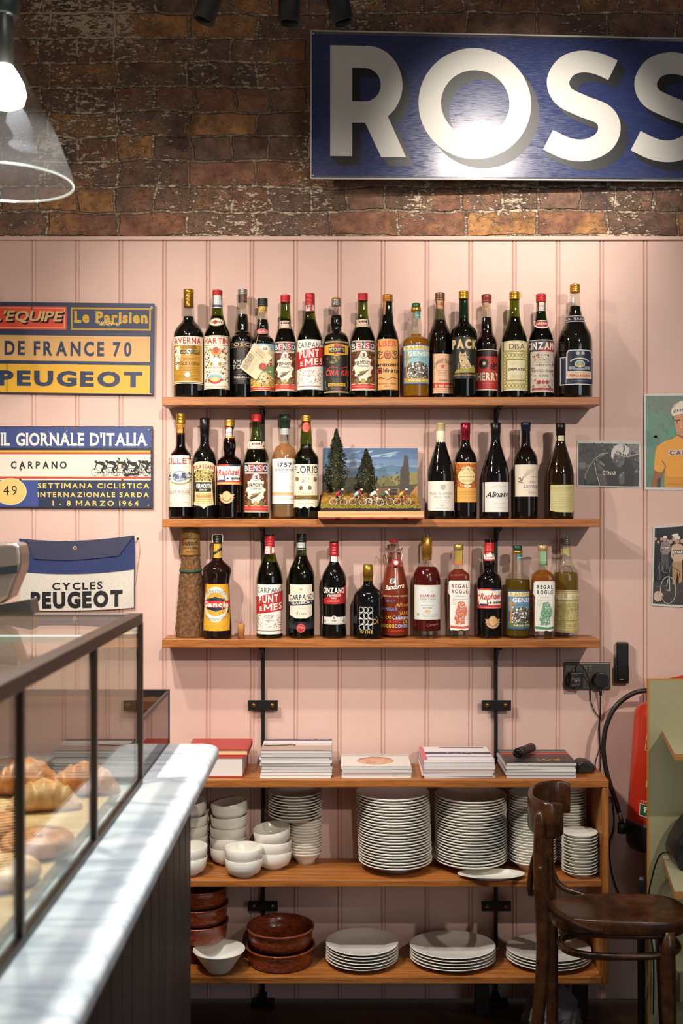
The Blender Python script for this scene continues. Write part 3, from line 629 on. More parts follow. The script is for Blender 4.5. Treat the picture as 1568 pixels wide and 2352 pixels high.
def rneck(xc, y0, y1, c='#5fa8a8'):
    def a(A): A.r(xc-2, y0, xc+11, y1, c).r(xc-2, y0+8, xc+11, y0+9.5, '#d8e8d8').h(xc, y0+2, xc+9, y0+6, 2, '#2f6a6a')
    return a
AMBER = juice('amber_liqueur', '#e0a030', '#c98a1c', .42)
bottle('liqueur_bottle', 'amber bottle with green and gold cap and blue mountain label on the topmost shelf', 955, 0, [(0, 29.5), (3, 31), (124, 31), (134, 29), (139, 24), (142, 16), (145, 12.8), (156, 13.6), (166, 13.4), (178, 11.6), (188, 10.6), (202, 10)], gl=CLEAR, liq=(AMBER, 768), caps=[(697, 708, 10, M('#1f5a3c', .35)), (707, 716, 11.6, GOLD)], labels=[('label', rampone(955, 30, 795, 886), 840), ('neck_band', rneck(955, 717, 733), 725, 1)])
def a(A):
    A.r(992, 816, 1035.5, 906, '#dcb48c').t('CHINATO BIANCO', 994, 826, 1034, 836, INK, 0, bend=14).o(1014, 845, 15, 15, .6, '#c07a5a').h(1003, 834, 1025, 838, 1, '#a8806a')
    A.p([(1014+(7 if k % 2 == 0 else 3)*sin(k*pi/5), 845-(7 if k % 2 == 0 else 3)*cos(k*pi/5)) for k in range(10)], '#c8402c'); A.h(1003, 852, 1025, 868, 3, '#a8806a').t('TORINO', 1004, 875, 1026, 879, INK, .02)
    A.r(992, 882, 1035.5, 893.5, '#c8402c').t('in hoc salus', 997, 885.5, 1032, 891, '#ecd8b8', .03).h(996, 895.5, 1032, 904, 2, '#8a6a50')
def a2(A): A.r(999, 690, 1021, 711, '#b98a5a').e(1014, 700, 4, 5, '#a8442c').k(999, 691, 1012, 709, 14, ['#8a5a34', '#d8b48a'], 1.8, 5)
bottle('vermouth_bottle', 'brown bottle with foil top, pale grey neck and tan label bearing a red star', 1010, 0, [(0, 24.5), (3, 26), (134, 26), (148, 25), (160, 21.5), (174, 15), (188, 12.5), (200, 11), (235, 10.4)], Y=-.052, gl=SMOKE, liq=(M('#26140d', .08, 0, .6), 736), caps=[(673, 692, 11.4, M('#7d5a48', .3, .6), 2)], labels=[('label', a, 860), ('neck_band', a2, 700, 1)])
def a(A):
    A.r(1036, 778, 1093, 873, '#161311').t('PACK', 1037, 784, 1092, 804, '#d8bd84', .06)
    A.p([(1042, 858), (1046, 852), (1058, 850), (1074, 846), (1084, 842), (1088, 850), (1087, 859), (1042, 860)], '#9a9440').p([(1054, 850), (1053, 836), (1051, 824), (1053, 811), (1057, 817), (1062, 816), (1066, 811), (1068, 824), (1074, 836), (1080, 848), (1070, 851)], '#c9b484')
    A.k(1053, 818, 1074, 848, 26, ['#8a7440', '#5b4a28', '#e8dcb8'], 2, 6).e(1056, 821, 1.2, 1, INK).e(1062, 821, 1.2, 1, INK).t('LIQUORE ALLA MENTA MELE', 1040, 863.5, 1090, 867, '#d8a83c', .02).r(1048, 838, 1052, 852, '#7a6a3a')
DKG = M('#0d1814', .07, 0, .6)
bottle('liqueur_bottle', 'wide dark green bottle with gold screw cap and black label showing a sitting fox', 1064.5, 0, [(0, 29.5), (3, 31), (138, 31), (150, 29.5), (158, 27), (166, 20), (173, 14), (181, 11.4), (222, 10.5), (238, 10)], Y=-.08, gl=glass('deep_green_glass', '#56785e', .06), liq=(DKG, 732), caps=[(669, 688, 11.7, GOLD, 3)], labels=[('label', a, 830)])
def a(A):
    A.r(1092, 806, 1141, 899, '#b3302c').r(1092, 806, 1141, 822, '#2c1c18').r(1092, 806, 1141, 807.5, '#d8cdb8').r(1092, 896.5, 1141, 899, '#d8cdb8')
    for q in range(16): A.l([(1092+q*6-40, 895), (1092+q*6, 826)], .6, '#d4604c')
    A.e(1108, 838, 10, 12, '#2a1a18').e(1108, 838, 3, 4.5, '#d8cdb8').k(1124, 826, 1138, 852, 14, ['#2a1a18'], 3, 3).t('SHERRY', 1090, 859, 1141, 876, '#ecdcc0', .05).h(1104, 882, 1130, 886, 1, '#e09a84')
def a2(A): A.r(1106, 696, 1121, 716, '#a8805a').k(1107, 697, 1120, 715, 14, ['#8a6444', '#c9a27a'], 1.8, 5)
bottle('liqueur_bottle', 'dark bottle with brown paper seal and red striped label, right of the fox label', 1117, 0, [(0, 23), (3, 24.6), (126, 24.6), (138, 22.5), (150, 17), (160, 14.6), (172, 14), (184, 13), (200, 11), (232, 10.3)], Y=-.052, gl=CLEAR, liq=(DKRED, 730), caps=[(677, 696, 11.7, M('#7a2c24', .45), 1)], labels=[('label', a, 850), ('paper_seal', a2, 706, 1)])
def a(A):
    A.r(1150.5, 787, 1211.5, 900, '#e0d3a8').t('DISA', 1165, 793, 1200, 806, '#4a4030', 0).fr(1152, 789, 1210, 809, .8, '#8a7a4a').r(1152, 811, 1210, 897, '#8a8234').r(1153.5, 812.5, 1208.5, 895.5, '#d9cf9a')
    for i in range(7):
        for y in (820, 889): A.o(1157+8*i, y, 4, 5, 1.3, '#8a8234')
    for i in range(8):
        for x in (1156, 1206): A.o(x, 829+7.6*i, 3.2, 3.6, 1.1, '#8a8234')
    A.r(1159, 829, 1203, 878, '#8a8234').r(1161, 831, 1201, 876, '#e3dcb4').h(1168, 835, 1194, 843, 3, '#c9bf94').t('CHINATO', 1162, 849, 1200, 855, INK, .04, .25).h(1166, 864, 1196, 873, 3, '#b9ae80')
def ex(t, xc, yb, s, Y, f, base):
    mb = MB(); q = [(1188, 671), (1196, 669), (1197.5, 684), (1191, 686)]; mb.add([W(x, y, base.y-.006) for x, y in q]+[W(x, y, base.y-.0052) for x, y in q], [(0, 1, 2, 3), (7, 6, 5, 4), (0, 4, 5, 1), (1, 5, 6, 2), (2, 6, 7, 3), (3, 7, 4, 0)], M('#c9a468', .5)); mb.build('paper_flap', t)
bottle('vermouth_bottle', 'green necked bottle with cream label framed in olive scrollwork', 1181, 0, P_vermouth(30.3, 236, 11.3, 138), gl=GREEN, liq=(BLK, 729), caps=[(671, 689, 11.7, GOLD, 2)], labels=[('label', a, 850)], extra=ex)
def a(A):
    A.r(1213, 784, 1272, 904, '#c9bfb0').r(1214, 786, 1271, 811, '#2b3146').p([(1232, 811), (1256, 790), (1271, 790), (1271, 811)], '#a82c30').t('CINZANO', 1211, 790, 1272, 806, '#e4ded2', .05)
    A.k(1215, 815, 1270, 896, 150, ['#8a8078', '#a83a3c', '#e8e0d2', '#6b6460', '#b9a67a'], 2, 14).p([(1222, 838), (1262, 838), (1256, 880), (1228, 880)], '#d8d0c0').t('VERMOUTH', 1224, 840, 1262, 845, '#7a6a50', .02).t('FRANCESCO CINZANO', 1218, 852, 1266, 858, '#5b5448', .01).t('TORINO', 1232, 864, 1254, 869, '#7a6a50', .02)
    for q in (1232, 1242, 1251): A.e(q, 881, 4, 4.5, '#b3343a')
    A.r(1218, 894, 1266, 899, '#b02c34').h(1221, 895.5, 1263, 898, 1, '#e8b0a8')
def a2(A): A.p([(1225, 738), (1259, 738), (1261, 748), (1254, 756), (1242, 758), (1230, 756), (1223, 748)], '#e4ded2').p([(1227, 740), (1257, 740), (1258, 747), (1252, 753), (1242, 755), (1232, 753), (1226, 747)], '#a82c34').t('CINZANO', 1229, 743, 1255, 748, WHITE, .03)
def a3(A): A.r(1231, 696, 1253, 716, '#d8d0c4').h(1232, 699, 1252, 714, 5, '#b07a78')
bottle('vermouth_bottle', 'red capped bottle with white neck sleeve, worn silver and red label and red neck shield', 1242, 0, P_vermouth(29.2, 232, 10.9, 137), gl=DGREEN, liq=(BLK, 739), caps=[(676, 695, 11.6, RED, 2)], labels=[('label', a, 850), ('neck_label', a2, 748, 1), ('neck_sleeve', a3, 706, 1)])
def a(A):
    A.r(1282.5, 824, 1358, 888, '#dfe0dc').r(1284, 826, 1293, 886, '#252c48').r(1346, 826, 1356.5, 886, '#252c48').p([(1294, 815), (1298, 809), (1349, 809), (1353, 815), (1353, 858), (1294, 858)], '#dfe0dc').p([(1296, 816), (1299, 811), (1348, 811), (1351, 816), (1351, 857), (1296, 857)], '#252c48')
    A.o(1323, 836, 22, 9, 3.2, '#cfd0c8', a0=pi, a1=2*pi).e(1323, 841, 12, 8, '#cfd0c8').e(1323, 841, 9.5, 6, '#6fa0a8').p([(1315, 844), (1322, 838), (1331, 843), (1328, 846), (1317, 846)], '#c9a23c')
    for q in (-21, -14, 14, 21): A.e(1323+q, 850, 4, 4.2, '#9aa0a4')
    A.e(1318, 817, 4, 4.4, '#aab0b4').e(1330, 817, 4, 4.4, '#aab0b4').r(1312, 850, 1334, 854, '#9aa0a4').r(1294, 858, 1353, 874, '#e6cdb0').t('TEMARINDO', 1299, 864.5, 1348, 871, '#c8502c', .03).h(1312, 860, 1334, 862.5, 1, '#8a7a6a')
    A.r(1294, 874, 1353, 886, '#252c48').h(1302, 877, 1346, 882, 1, '#cfd0c8')
def a2(A): A.p([(1297, 728), (1344, 728), (1346, 743), (1295, 743)], '#b9bcbc').p([(1298.5, 729.5), (1342.5, 729.5), (1344, 741.5), (1297, 741.5)], '#12131a').t('G.R. SACCO', 1299, 733, 1342, 738.5, '#c9cccc', .02)
bottle('syrup_bottle', 'largest black bottle with clear neck and gold cap, at topmost shelf end', 1320, 0, [(0, 38), (4, 40), (126, 40), (140, 38.5), (152, 34.5), (166, 27.5), (180, 21.5), (194, 16.5), (208, 13.6), (225, 12.2), (250, 11)], gl=CLEAR, liq=(BLK, 704), caps=[(654, 673, 11.8, GOLD, 3)], labels=[('label', a, 850), ('neck_label', a2, 735, 1)])
# ---- middle shelf
def cwave(A, x0, x1, y, c, seed=1, n=9, w=.8, amp=2.4):
    R = random.Random(seed); A.l([(x0+(x1-x0)*i/n, y+R.uniform(-amp, amp)) for i in range(n+1)], w, c)
def a(A):
    A.r(387, 1047, 443, 1164, '#e6dcc8').t('LILLET', 389, 1053, 441, 1066, REDI, .01, 0, .07).h(394, 1070, 436, 1075, 1, '#b9a98a')
    A.e(417, 1095, 18, 12, '#aeb9c4').o(417, 1095, 18, 12, .8, '#4c5566').k(401, 1090, 432, 1106, 60, ['#3a4a66', '#6b7a94', '#d8dce0'], 2, 4).r(421, 1087, 429, 1099, '#3f4a5e').r(405, 1091, 415, 1100, '#56627c')
    for x in (392, 438): A.k(x-3, 1084, x+3, 1108, 16, ['#5a5a50', '#8a7a4a', '#3c3a38'], 2, int(x))
    A.l([(396, 1108), (408, 1112), (424, 1112), (438, 1107)], 2.4, '#b08a34').h(400, 1117, 430, 1121, 1, '#a89a80').r(389, 1123.5, 441, 1124.3, '#b8a888').t('LILLET ROUGE', 391, 1127, 438, 1134, '#7d2a34', 0)
    A.r(389, 1136.5, 441, 1137.3, '#b8a888').h(396, 1140, 434, 1150, 2, '#b9a98a').h(390, 1153, 440, 1162, 3, '#a89a80')
def a2(A): A.r(403, 974, 426, 995, '#c68e34').t('LILLET', 406, 977, 422, 983, '#6b3a1c', .02).t('1872', 409, 985, 419, 988.5, '#6b3a1c', .01)
bottle('aperitif_bottle', 'dark red bottle with gold sleeve and cream label, first on the middle shelf', 415, 1, P_bord(28, 210, 140), gl=glass('clear_red_glass', '#a89890', .06), liq=(M('#1a070b', .06, 0, .6), 999), caps=[(950, 974, 11, GOLD, 2)], labels=[('label', a, 1100), ('neck_sleeve', a2, 985, 1)])
def a(A):
    A.p([(443, 1072), (450, 1064), (460, 1061), (480, 1061), (490, 1064), (497, 1072), (497, 1160), (478, 1163), (471, 1169), (464, 1163), (443, 1160)], '#d8c79c')
    A.t('MULASSANO', 445, 1068, 495, 1077, '#a8302c', .03, bend=4).p([(445, 1085), (470, 1078), (495, 1085), (495, 1106), (445, 1106)], '#a89a50')
    A.k(447, 1082, 493, 1104, 70, ['#5b4a24', '#c9b878', '#7a3028', '#3a3220', '#e0d4a8'], 2.4, 8).p([(450, 1108), (488, 1108), (487, 1130), (452, 1130)], '#1b2018').p([(446, 1080), (452, 1108), (449, 1152), (446, 1152)], '#2a2618').p([(494, 1080), (489, 1108), (492, 1152), (494, 1152)], '#2a2618')
    A.t('VERMOUTH', 453, 1112, 487, 1122, WHITE, .05).t('EXTRA DRY', 461, 1124, 479, 1128, WHITE, .02).r(450, 1132, 489, 1152, '#d8b878').t('MULASSANO', 453, 1137, 487, 1143, '#a8302c', .04).h(452, 1145, 488, 1150, 1, '#4a3a24').h(454, 1153, 486, 1158, 1, '#8a7a50')
bottle('vermouth_bottle', 'all black bottle with long black neck sleeve and arched cream label', 470, 1, P_bord(27, 212, 144), solid=M('#0b0a09', .07, 0, .6), caps=[(960, 1004, 10.6, CAPBLK, 0, .7)], labels=[('label', a, 1110)])
def raph(xc, w, y0, y1, low):
    def a(A):
        A.r(xc-w, y0, xc+w, y1, '#c8402c').p([(xc-w, y0+3), (xc+6, y0+5), (xc+w-3, y0+4), (xc+w-5, y1-9), (xc-w+3, y1-8)], WHITE).p([(xc, y0), (xc+w, y0), (xc+w, y0+3), (xc+4, y0+5)], NAVY).p([(xc-w, y1-11), (xc-6, y1-11), (xc-8, y1-7), (xc-w, y1-7)], NAVY)
        A.t('Raphael', xc-w+5, y0+11, xc+w-7, y0+25, '#c0282c', .02, .3, rise=-2, gap=.04).t('s', xc-w+1, y0+12, xc-w+4, y0+18, '#c0282c', .02, .3).t('Le quina', xc-9, y0+28, xc+w-4, y0+34, INK, .06)
        A.r(xc-w, y1-6, xc+w, y1, low).h(xc-w+3, y1-4.5, xc+w-3, y1-1.5, 1, WHITE)
    return a
def medal(xc, y):
    def a(A):
        A.p([(xc-18, y), (xc+18, y), (xc+15, y+5), (xc+18, y+9), (xc-18, y+9), (xc-15, y+5)], '#c9a07a').o(xc, y+6, 16, 15, 5, '#c9a07a', a0=.3, a1=2.84).e(xc, y+4, 10.5, 11.5, '#b98a52').e(xc, y+4, 9, 10, '#d8b080').h(xc-5, y-1, xc+5, y+9, 3, '#b98a52')
    return a
def rn(xc, y0, y1, y2, low):
    def a(A): A.r(xc-12, y0, xc+12, y1, WHITE).p([(xc-12, y0), (xc+2, y0), (xc-4, y0+4), (xc-12, y0+5)], '#c8402c').p([(xc+3, y0), (xc+12, y0), (xc+12, y0+4), (xc+3, y0+3)], NAVY).t('Raphael', xc-9, y0+8, xc+7, y0+14, '#c0282c', .01, .3, gap=.04).h(xc-5, y0+16, xc+8, y0+19, 1, INK).r(xc-12, y1, xc+12, y2, low)
    return a
bottle('aperitif_bottle', 'bulge necked red brown bottle with gold cap and white label on middle shelf', 527, 1, P_bulge(28.7, 225, 132), gl=glass('red_brown_glass', '#8a4a3a', .06), liq=(M('#2a0e0b', .06, 0, .6), 1012), caps=[(964, 981, 12, GOLD, 3)], labels=[('label', raph(527, 28.7, 1068, 1114, '#d8843c'), 1090), ('medal', medal(523, 1136), 1140), ('neck_label', rn(527, 982, 1002, 1007, '#d8943c'), 994, 1)])
bottle('vermouth_bottle', 'red capped bottle with five lettered squares on the middle shelf', 589, 1, P_vermouth(29.5, 236, 11.2, 140), gl=GREEN, liq=(BLK, 1011), caps=[(952, 969, 11.5, RED, 3)], labels=benso(589, 29, 1064, 1177, 1015))
def a(A):
    A.r(625, 1055, 684, 1158, '#e4dfd6').t('1757', 639, 1064, 671, 1073.5, '#3a3634', .03).t('VERMOUTH DI TORINO', 631, 1078, 680, 1083, '#4a4644', .02).h(644, 1084.5, 664, 1087, 1, '#6a6664').h(632, 1090, 678, 1104, 3, '#c0b9b0').h(634, 1108, 680, 1128, 5, '#b0aaa4').r(625, 1131, 684, 1138.5, '#dda878').h(636, 1144, 676, 1149, 1, '#6a6664')
def a2(A): A.r(642, 985, 666, 999, '#b4b9b8').h(645, 989, 663, 996, 2, '#7a8480')
bottle('vermouth_bottle', 'clear bottle of pale peach drink with dark green cap and plain white label', 654, 1, [(0, 28), (4, 30), (130, 30), (142, 29), (154, 26.5), (164, 21), (170, 14), (174, 11), (192, 11.4), (222, 11.4)], Y=-.046, gl=CLEAR, liq=(juice('peach_drink', '#ecc8a0', '#d8a878', .30), 1019), caps=[(952, 985, 12.2, M('#26382a', .35), 0, .5)], labels=[('label', a, 1100), ('neck_band', a2, 992, 1)])
def a(A):
    A.p([(674, 1067), (731, 1067), (731, 1162), (722, 1166), (716, 1163), (706, 1168), (700, 1163), (692, 1168), (682, 1165), (674, 1167)], '#e4d8c0').t('FLORIO', 677, 1071, 729, 1087, INK, .01).r(674, 1090, 731, 1090.8, '#b8a888')
    for x, y in ((683, 1101), (724, 1101), (692, 1121), (712, 1121)): A.e(x, y, 4, 5, '#7a6248').k(x-4, y-5, x+4, y+5, 10, ['#4a3a2c', '#a8845a'], 1.8, x)
    A.k(694, 1098, 712, 1110, 24, ['#8a7a68', '#b8a890'], 2, 7).t('MARSALA', 686, 1130, 720, 1136, '#a8905a', 0, bend=-3).r(674, 1138, 731, 1148, '#8f7430').t('VECCHIOFLORIO', 676, 1140, 729, 1146, '#2c2416', .03).h(684, 1155, 722, 1159, 1, '#8a7a68', 1.1)
def a2(A): A.e(703.5, 982, 10, 12, '#c8402c').o(703.5, 982, 7, 8.5, 1, '#e09a7a')
bottle('wine_bottle', 'gold capped bottle with red oval neck seal and torn bottomed white label', 703, 1, [(0, 27), (3, 28.5), (132, 28.5), (142, 27), (150, 22), (158, 16.5), (166, 13.8), (176, 14), (186, 13.4), (204, 12), (216, 10.8), (238, 10.4)], Y=-.088, gl=GREEN, liq=(BLK, 1020), caps=[(954, 969, 11, GOLD, 2)], labels=[('label', a, 1110), ('neck_seal', a2, 982, 1)])
def a(A):
    A.r(982, 1106, 1042, 1173, '#e4dfd2').p([(1009, 1114), (1020, 1114), (1020, 1123), (1014.5, 1127), (1009, 1123)], '#b0aa9c').t('Moulin de GASSAC', 986, 1130, 1038, 1137, '#8a8478', 0).t('PINOT NOIR', 995, 1140, 1031, 1145, '#8a8478', 0).h(996, 1148, 1030, 1157, 2, '#b8b2a4').t('2019', 1007, 1159.5, 1018, 1163, '#5a564e', 0).h(998, 1166, 1028, 1169, 1, '#6a665e')
def a2(A): A.r(1001, 989, 1023, 1016, '#e8dcc0').h(1010, 1004, 1021, 1011, 2, '#c9b890')
bottle('wine_bottle', 'dark sloping wine bottle with cream neck sleeve and white label beside the landscape', 1012, 1, P_burg(30, 215), solid=M('#0e0b09', .06, 0, .6), caps=[(971, 990, 10.6, M('#b0a074', .5), 2), (989, 1016, 10.6, M('#e8dcc0', .5))], labels=[('label', a, 1140), ('neck_sleeve', a2, 1003, 1)])
def a(A):
    A.r(1042, 1063, 1095, 1154, '#d8a04a').r(1043, 1066, 1094, 1121, '#b8642c').k(1043, 1066, 1094, 1121, 90, ['#d89a4a', '#a8482a', '#e0b878'], 2, 6).e(1069, 1095, 21, 19, '#e4cf96').o(1069, 1095, 21, 19, 1, '#6b3a1c').e(1070, 1078, 13, 5, '#e4cf96').k(1058, 1073, 1082, 1082, 12, ['#6b3a1c'], 1.6, 3)
    A.h(1060, 1086, 1078, 1090, 1, '#8a6a34').h(1052, 1093, 1088, 1099, 1, '#6b4a24', 1.2).h(1056, 1102, 1084, 1108, 2, '#a88a4a').e(1070, 1117, 8, 3.6, '#e8dcb4').h(1066, 1115.5, 1074, 1118, 1, '#6b4a24').h(1050, 1127, 1090, 1146, 5, '#b07a34')
bottle('wine_bottle', 'straight shouldered wine bottle with shiny red capsule and ornate orange label', 1068.5, 1, P_bord(26, 205, 142), Y=-.058, solid=M('#0e0a09', .06, 0, .6), caps=[(971, 1012, 10.5, M('#8a1a2c', .28, .35), 0, .62)], labels=[('label', a, 1110)])
def a(A):
    A.r(1107, 1108, 1168, 1176, '#e6e2da').l([(1124, 1122), (1130, 1117), (1136, 1120), (1138, 1115), (1142, 1115), (1142, 1119), (1162, 1117)], .7, '#b0aca4').t('Alinate', 1113, 1130, 1163, 1143, INK, .015, .35, gap=.03, rise=-2).l([(1114, 1144), (1166, 1144)], .9, INK).h(1131, 1155, 1158, 1159, 1, '#b88a84').h(1138, 1164, 1158, 1168, 2, '#c0bab2')
bottle('wine_bottle', 'black sloping wine bottle with black capsule and white label signed in black script', 1138, 1, P_burg(30.4, 213), solid=M('#0c0a0a', .06, 0, .6), caps=[(971, 1006, 10.6, CAPBLK, 0, .68)], labels=[('label', a, 1145)])
def a(A):
    A.r(1181, 1068, 1234, 1141, '#e6d8c2')
    for i in range(9): A.l([(1189+i*.9, 1110-i*1.5), (1198+i*1.8, 1092-i*.5), (1208+2*i, 1080-i*.3)], .35, '#a8a090')
    A.k(1186, 1096, 1196, 1112, 30, ['#6a665c', '#8a8478'], 1.4, 5).h(1216, 1094, 1230, 1097, 1, '#6a6a70').t('Clos', 1211, 1105, 1225, 1110, '#8a8a94', 0, .2).t('Lacrouge', 1198, 1112, 1232, 1121, '#3a4a78', 0, .15).h(1208, 1129, 1230, 1135, 2, '#6a7088')
bottle('wine_bottle', 'dark brown wine bottle with navy capsule and cream label with a feathery drawing', 1207, 1, P_bord(27, 206, 142), Y=-.062, solid=M('#120c07', .06, 0, .6), caps=[(970, 990, 10.9, M('#1c2238', .4), 0, .5)], labels=[('label', a, 1100)])
def a(A):
    A.p([(1261, 1114), (1315, 1114), (1314, 1173), (1310, 1177), (1272, 1176), (1260, 1173)], '#cdc48c').t('RADIAPERTI', 1260, 1118, 1314, 1124.5, '#a89c5c', 0).h(1266, 1127, 1300, 1130, 1, '#a89c5c').h(1263, 1134, 1313, 1170, 9, '#aaa068', .7, .95)
def a2(A): A.r(1276, 1001, 1298, 1013, '#e0d4b4').h(1278, 1004, 1296, 1010, 2, '#b0a078')
bottle('wine_bottle', 'brown sloping wine bottle with yellowed label, at the right end of middle shelf', 1287, 1, P_burg(29.8, 212), solid=M('#1f1206', .06, 0, .6), caps=[(972, 1001, 10.5, CAPBLK, 0, .62)], labels=[('label', a, 1145), ('neck_band', a2, 1007, 1)])

# ---- lowest shelf
def bark():
    Y = -.052; s = S(Y); z0 = SHZ[2]; yb = PY(z0, Y); base = W(436, yb, Y); base.z = z0
    t = thing('bark_covered_bottle', 'liqueur bottle clad in rough tree bark, with a tan cap label and green ribbon', 'bottle', base, 'bottles on the lowest wall shelf')
    R = random.Random(4); mb = MB(); n = 56; f = pchip([(0, 31), (20, 31), (80, 28), (130, 25), (178, 21), (190, 20)])
    vs = []; fs = []; H = 78
    for i in range(H+1):
        h = 187*i/H
        for k in range(n):
            a = 2*pi*k/n; r = f(h)+1.5*sin(a*9+3*sin(h*.07)+h*.02)*(.5+.5*sin(h*.21+a*3))+.9*sin(a*17+h*.13)+R.uniform(-.9, .9)
            vs.append((base.x+(r*cos(a)+2.2*h/187)*s, base.y+r*sin(a)*s*.92, z0+.0003+h*s*1.0))
    for i in range(H):
        for k in range(n): fs.append((i*n+k, i*n+(k+1) % n, (i+1)*n+(k+1) % n, (i+1)*n+k))
    fs += [tuple(range(n))[::-1], tuple(H*n+k for k in range(n))]
    mb.add(vs, fs, noisy('tree_bark', '#3a2413', '#8a6038', scale=110, rough=.85, bump=.6, lo=.3, hi=.7), True); mb.build('bark_body', t)
    c = W(437, yb-187, Y); mb = MB(); mb.lathe([(0, 0), (21.5*s, 0), (22.5*s, 2*s), (21.5*s, 30*s), (20.5*s, 58*s), (19*s, 63*s), (0, 65*s)], noisy('aged_paper', '#7d5a28', '#a87c3c', scale=40, rough=.6, bump=.1), c, 36, sx=1.03)
    fn = lambda x, y, l: (lambda dx: Vector((c.x+dx, c.y-sqrt(max(0, (22.8*s)**2-dx*dx))-.0004-l, c.z+(yb-187-y)*s)))((x-437)*s)
    A = Art(fn, 4, 0); A.t('Buton', 420, 1240, 455, 1251, '#3a2414', .03).t('B', 419, 1237, 427, 1250, '#8a3424', .05).t('Liquore della', 422, 1254, 456, 1260, '#4a3018', 0).t('Foresta', 431, 1263, 452, 1268, '#7a3424', 0).h(428, 1273, 452, 1277, 1, '#6b4a24').fr(417, 1236, 457, 1280, .7, '#6b4a20').e(438, 1228, 6, 6, '#6b4a20').e(438, 1228, 4, 4, '#8f6a34'); A.into(mb); mb.build('cap', t)
    mb = MB(); pts = [(base.x+(23.5*cos(a)+2)*s, base.y+22.5*sin(a)*s, z0+(153+3*sin(a*1.0))*s) for a in [2*pi*k/30 for k in range(30)]]
    mb.tube(pts, .0042, M('#1c4a34', .7), 8, closed=True, sq=1.0); mb.build('ribbon', t)
bark()
def a(A):
    A.p([(472, 1340), (525, 1340), (530, 1440), (530, 1446), (468, 1446), (468, 1440)], '#e0a42c').e(498, 1386, 27.5, 40, '#dcdcd4').e(498, 1386, 24.5, 27, '#d89e30').k(478, 1364, 520, 1408, 70, ['#b88424', '#e8b850'], 2.4, 3)
    A.p([(478, 1374), (492, 1371), (498, 1368), (504, 1371), (518, 1374), (518, 1397), (504, 1400), (498, 1403), (492, 1400), (478, 1397)], '#1e2a44').r(468, 1378, 529, 1393, '#c8322c').t('Gancia', 471, 1380, 526, 1391.5, '#f0e6d0', .05)
    A.t('APERITIVO', 477, 1352, 519, 1361, '#8a8a88', .01, bend=5).t('Americano Oro', 475, 1414, 521, 1423, '#6a6a68', .0, .2, bend=-6).h(474, 1433, 524, 1437, 1, '#a87a24').e(525, 1403, 1.6, 2, '#5b3a1c')
def a2(A): A.r(487, 1249, 513, 1281, '#d8a02c').p([(489, 1270), (511, 1256), (511, 1263), (489, 1277)], '#2a2a2c').h(490, 1263, 510, 1268, 1, '#e0d0a0')
def ex(t, xc, yb, s, Y, f, base):
    mb = MB(); mb.tube(smooth_path([W(489, 1248, base.y-.012), W(488, 1230, base.y-.011), W(499, 1227.3, base.y-.006), W(511, 1229, base.y-.006), W(510.5, 1246, base.y-.011)], 6), .0011, M('#cfc6a8', .6), 6); mb.build('tax_strip', t)
bottle('aperitif_bottle', 'waisted brown bottle with black cap and bright yellow label beside the bark bottle', 499, 2, [(0, 32), (3, 33.2), (22, 33.2), (60, 30.5), (100, 28.6), (122, 28), (140, 30), (153, 32.6), (160, 32), (166, 27), (173, 18), (180, 12), (190, 11.4), (236, 11)], Y=-.085, solid=M('#1c0d0a', .06, 0, .6), caps=[(1229, 1249, 11.4, CAPBLK, 3)], labels=[('label', a, 1395, 1), ('neck_label', a2, 1265, 1)], extra=ex)
def cork():
    Y = -.103; b = W(553.5, 1470, Y); b.z = SHZ[2]+.0002; s = S(Y); t = thing('cork_stopper', 'small upright cork with thin glass rods stuck in it, on the lowest shelf', 'cork', b)
    mb = MB(); mb.lathe([(0, 0), (7.8*s, 0), (8.6*s, 33*s), (8.2*s, 34*s), (0, 34*s)], noisy('cork', '#9a6234', '#c48a50', 160, .8, .2), b, 24); mb.build('cork', t)
    g = glass('thin_glass_rod', '#f2efe6', .2)
    for dx, tx, h in ((-3, -6, 62), (0, -1, 62), (2, 4, 58), (4, 8, 61), (-1, 0, 50)):
        mb = MB(); p = [b+Vector((dx*s, 0, 33.5*s)), b+Vector(((dx+tx)*.6*s, 0, 48*s)), b+Vector((tx*s, 0, h*s))]; mb.tube(p, .0006, g, 6); mb.lathe([(0, 0), (.0016, .001), (.0018, .0022), (0, .004)], M('#d8b050', .3, .5), p[2], 10); mb.build('glass_rod', t)
cork()
bottle('vermouth_bottle', 'red sleeved bottle on lowest shelf, white label crossed by slanting red band', 619, 2, P_vermouth(30.3, 236, 11.2, 145), gl=GREEN, liq=(BLK, 1291), caps=[(1230, 1273, 11.4, RED, 4)], labels=[('label', puntemes(619, 1341, 1454, 30.3), 1400), ('neck_label', punt_neck(619, 1253, 1272), 1262, 1)])
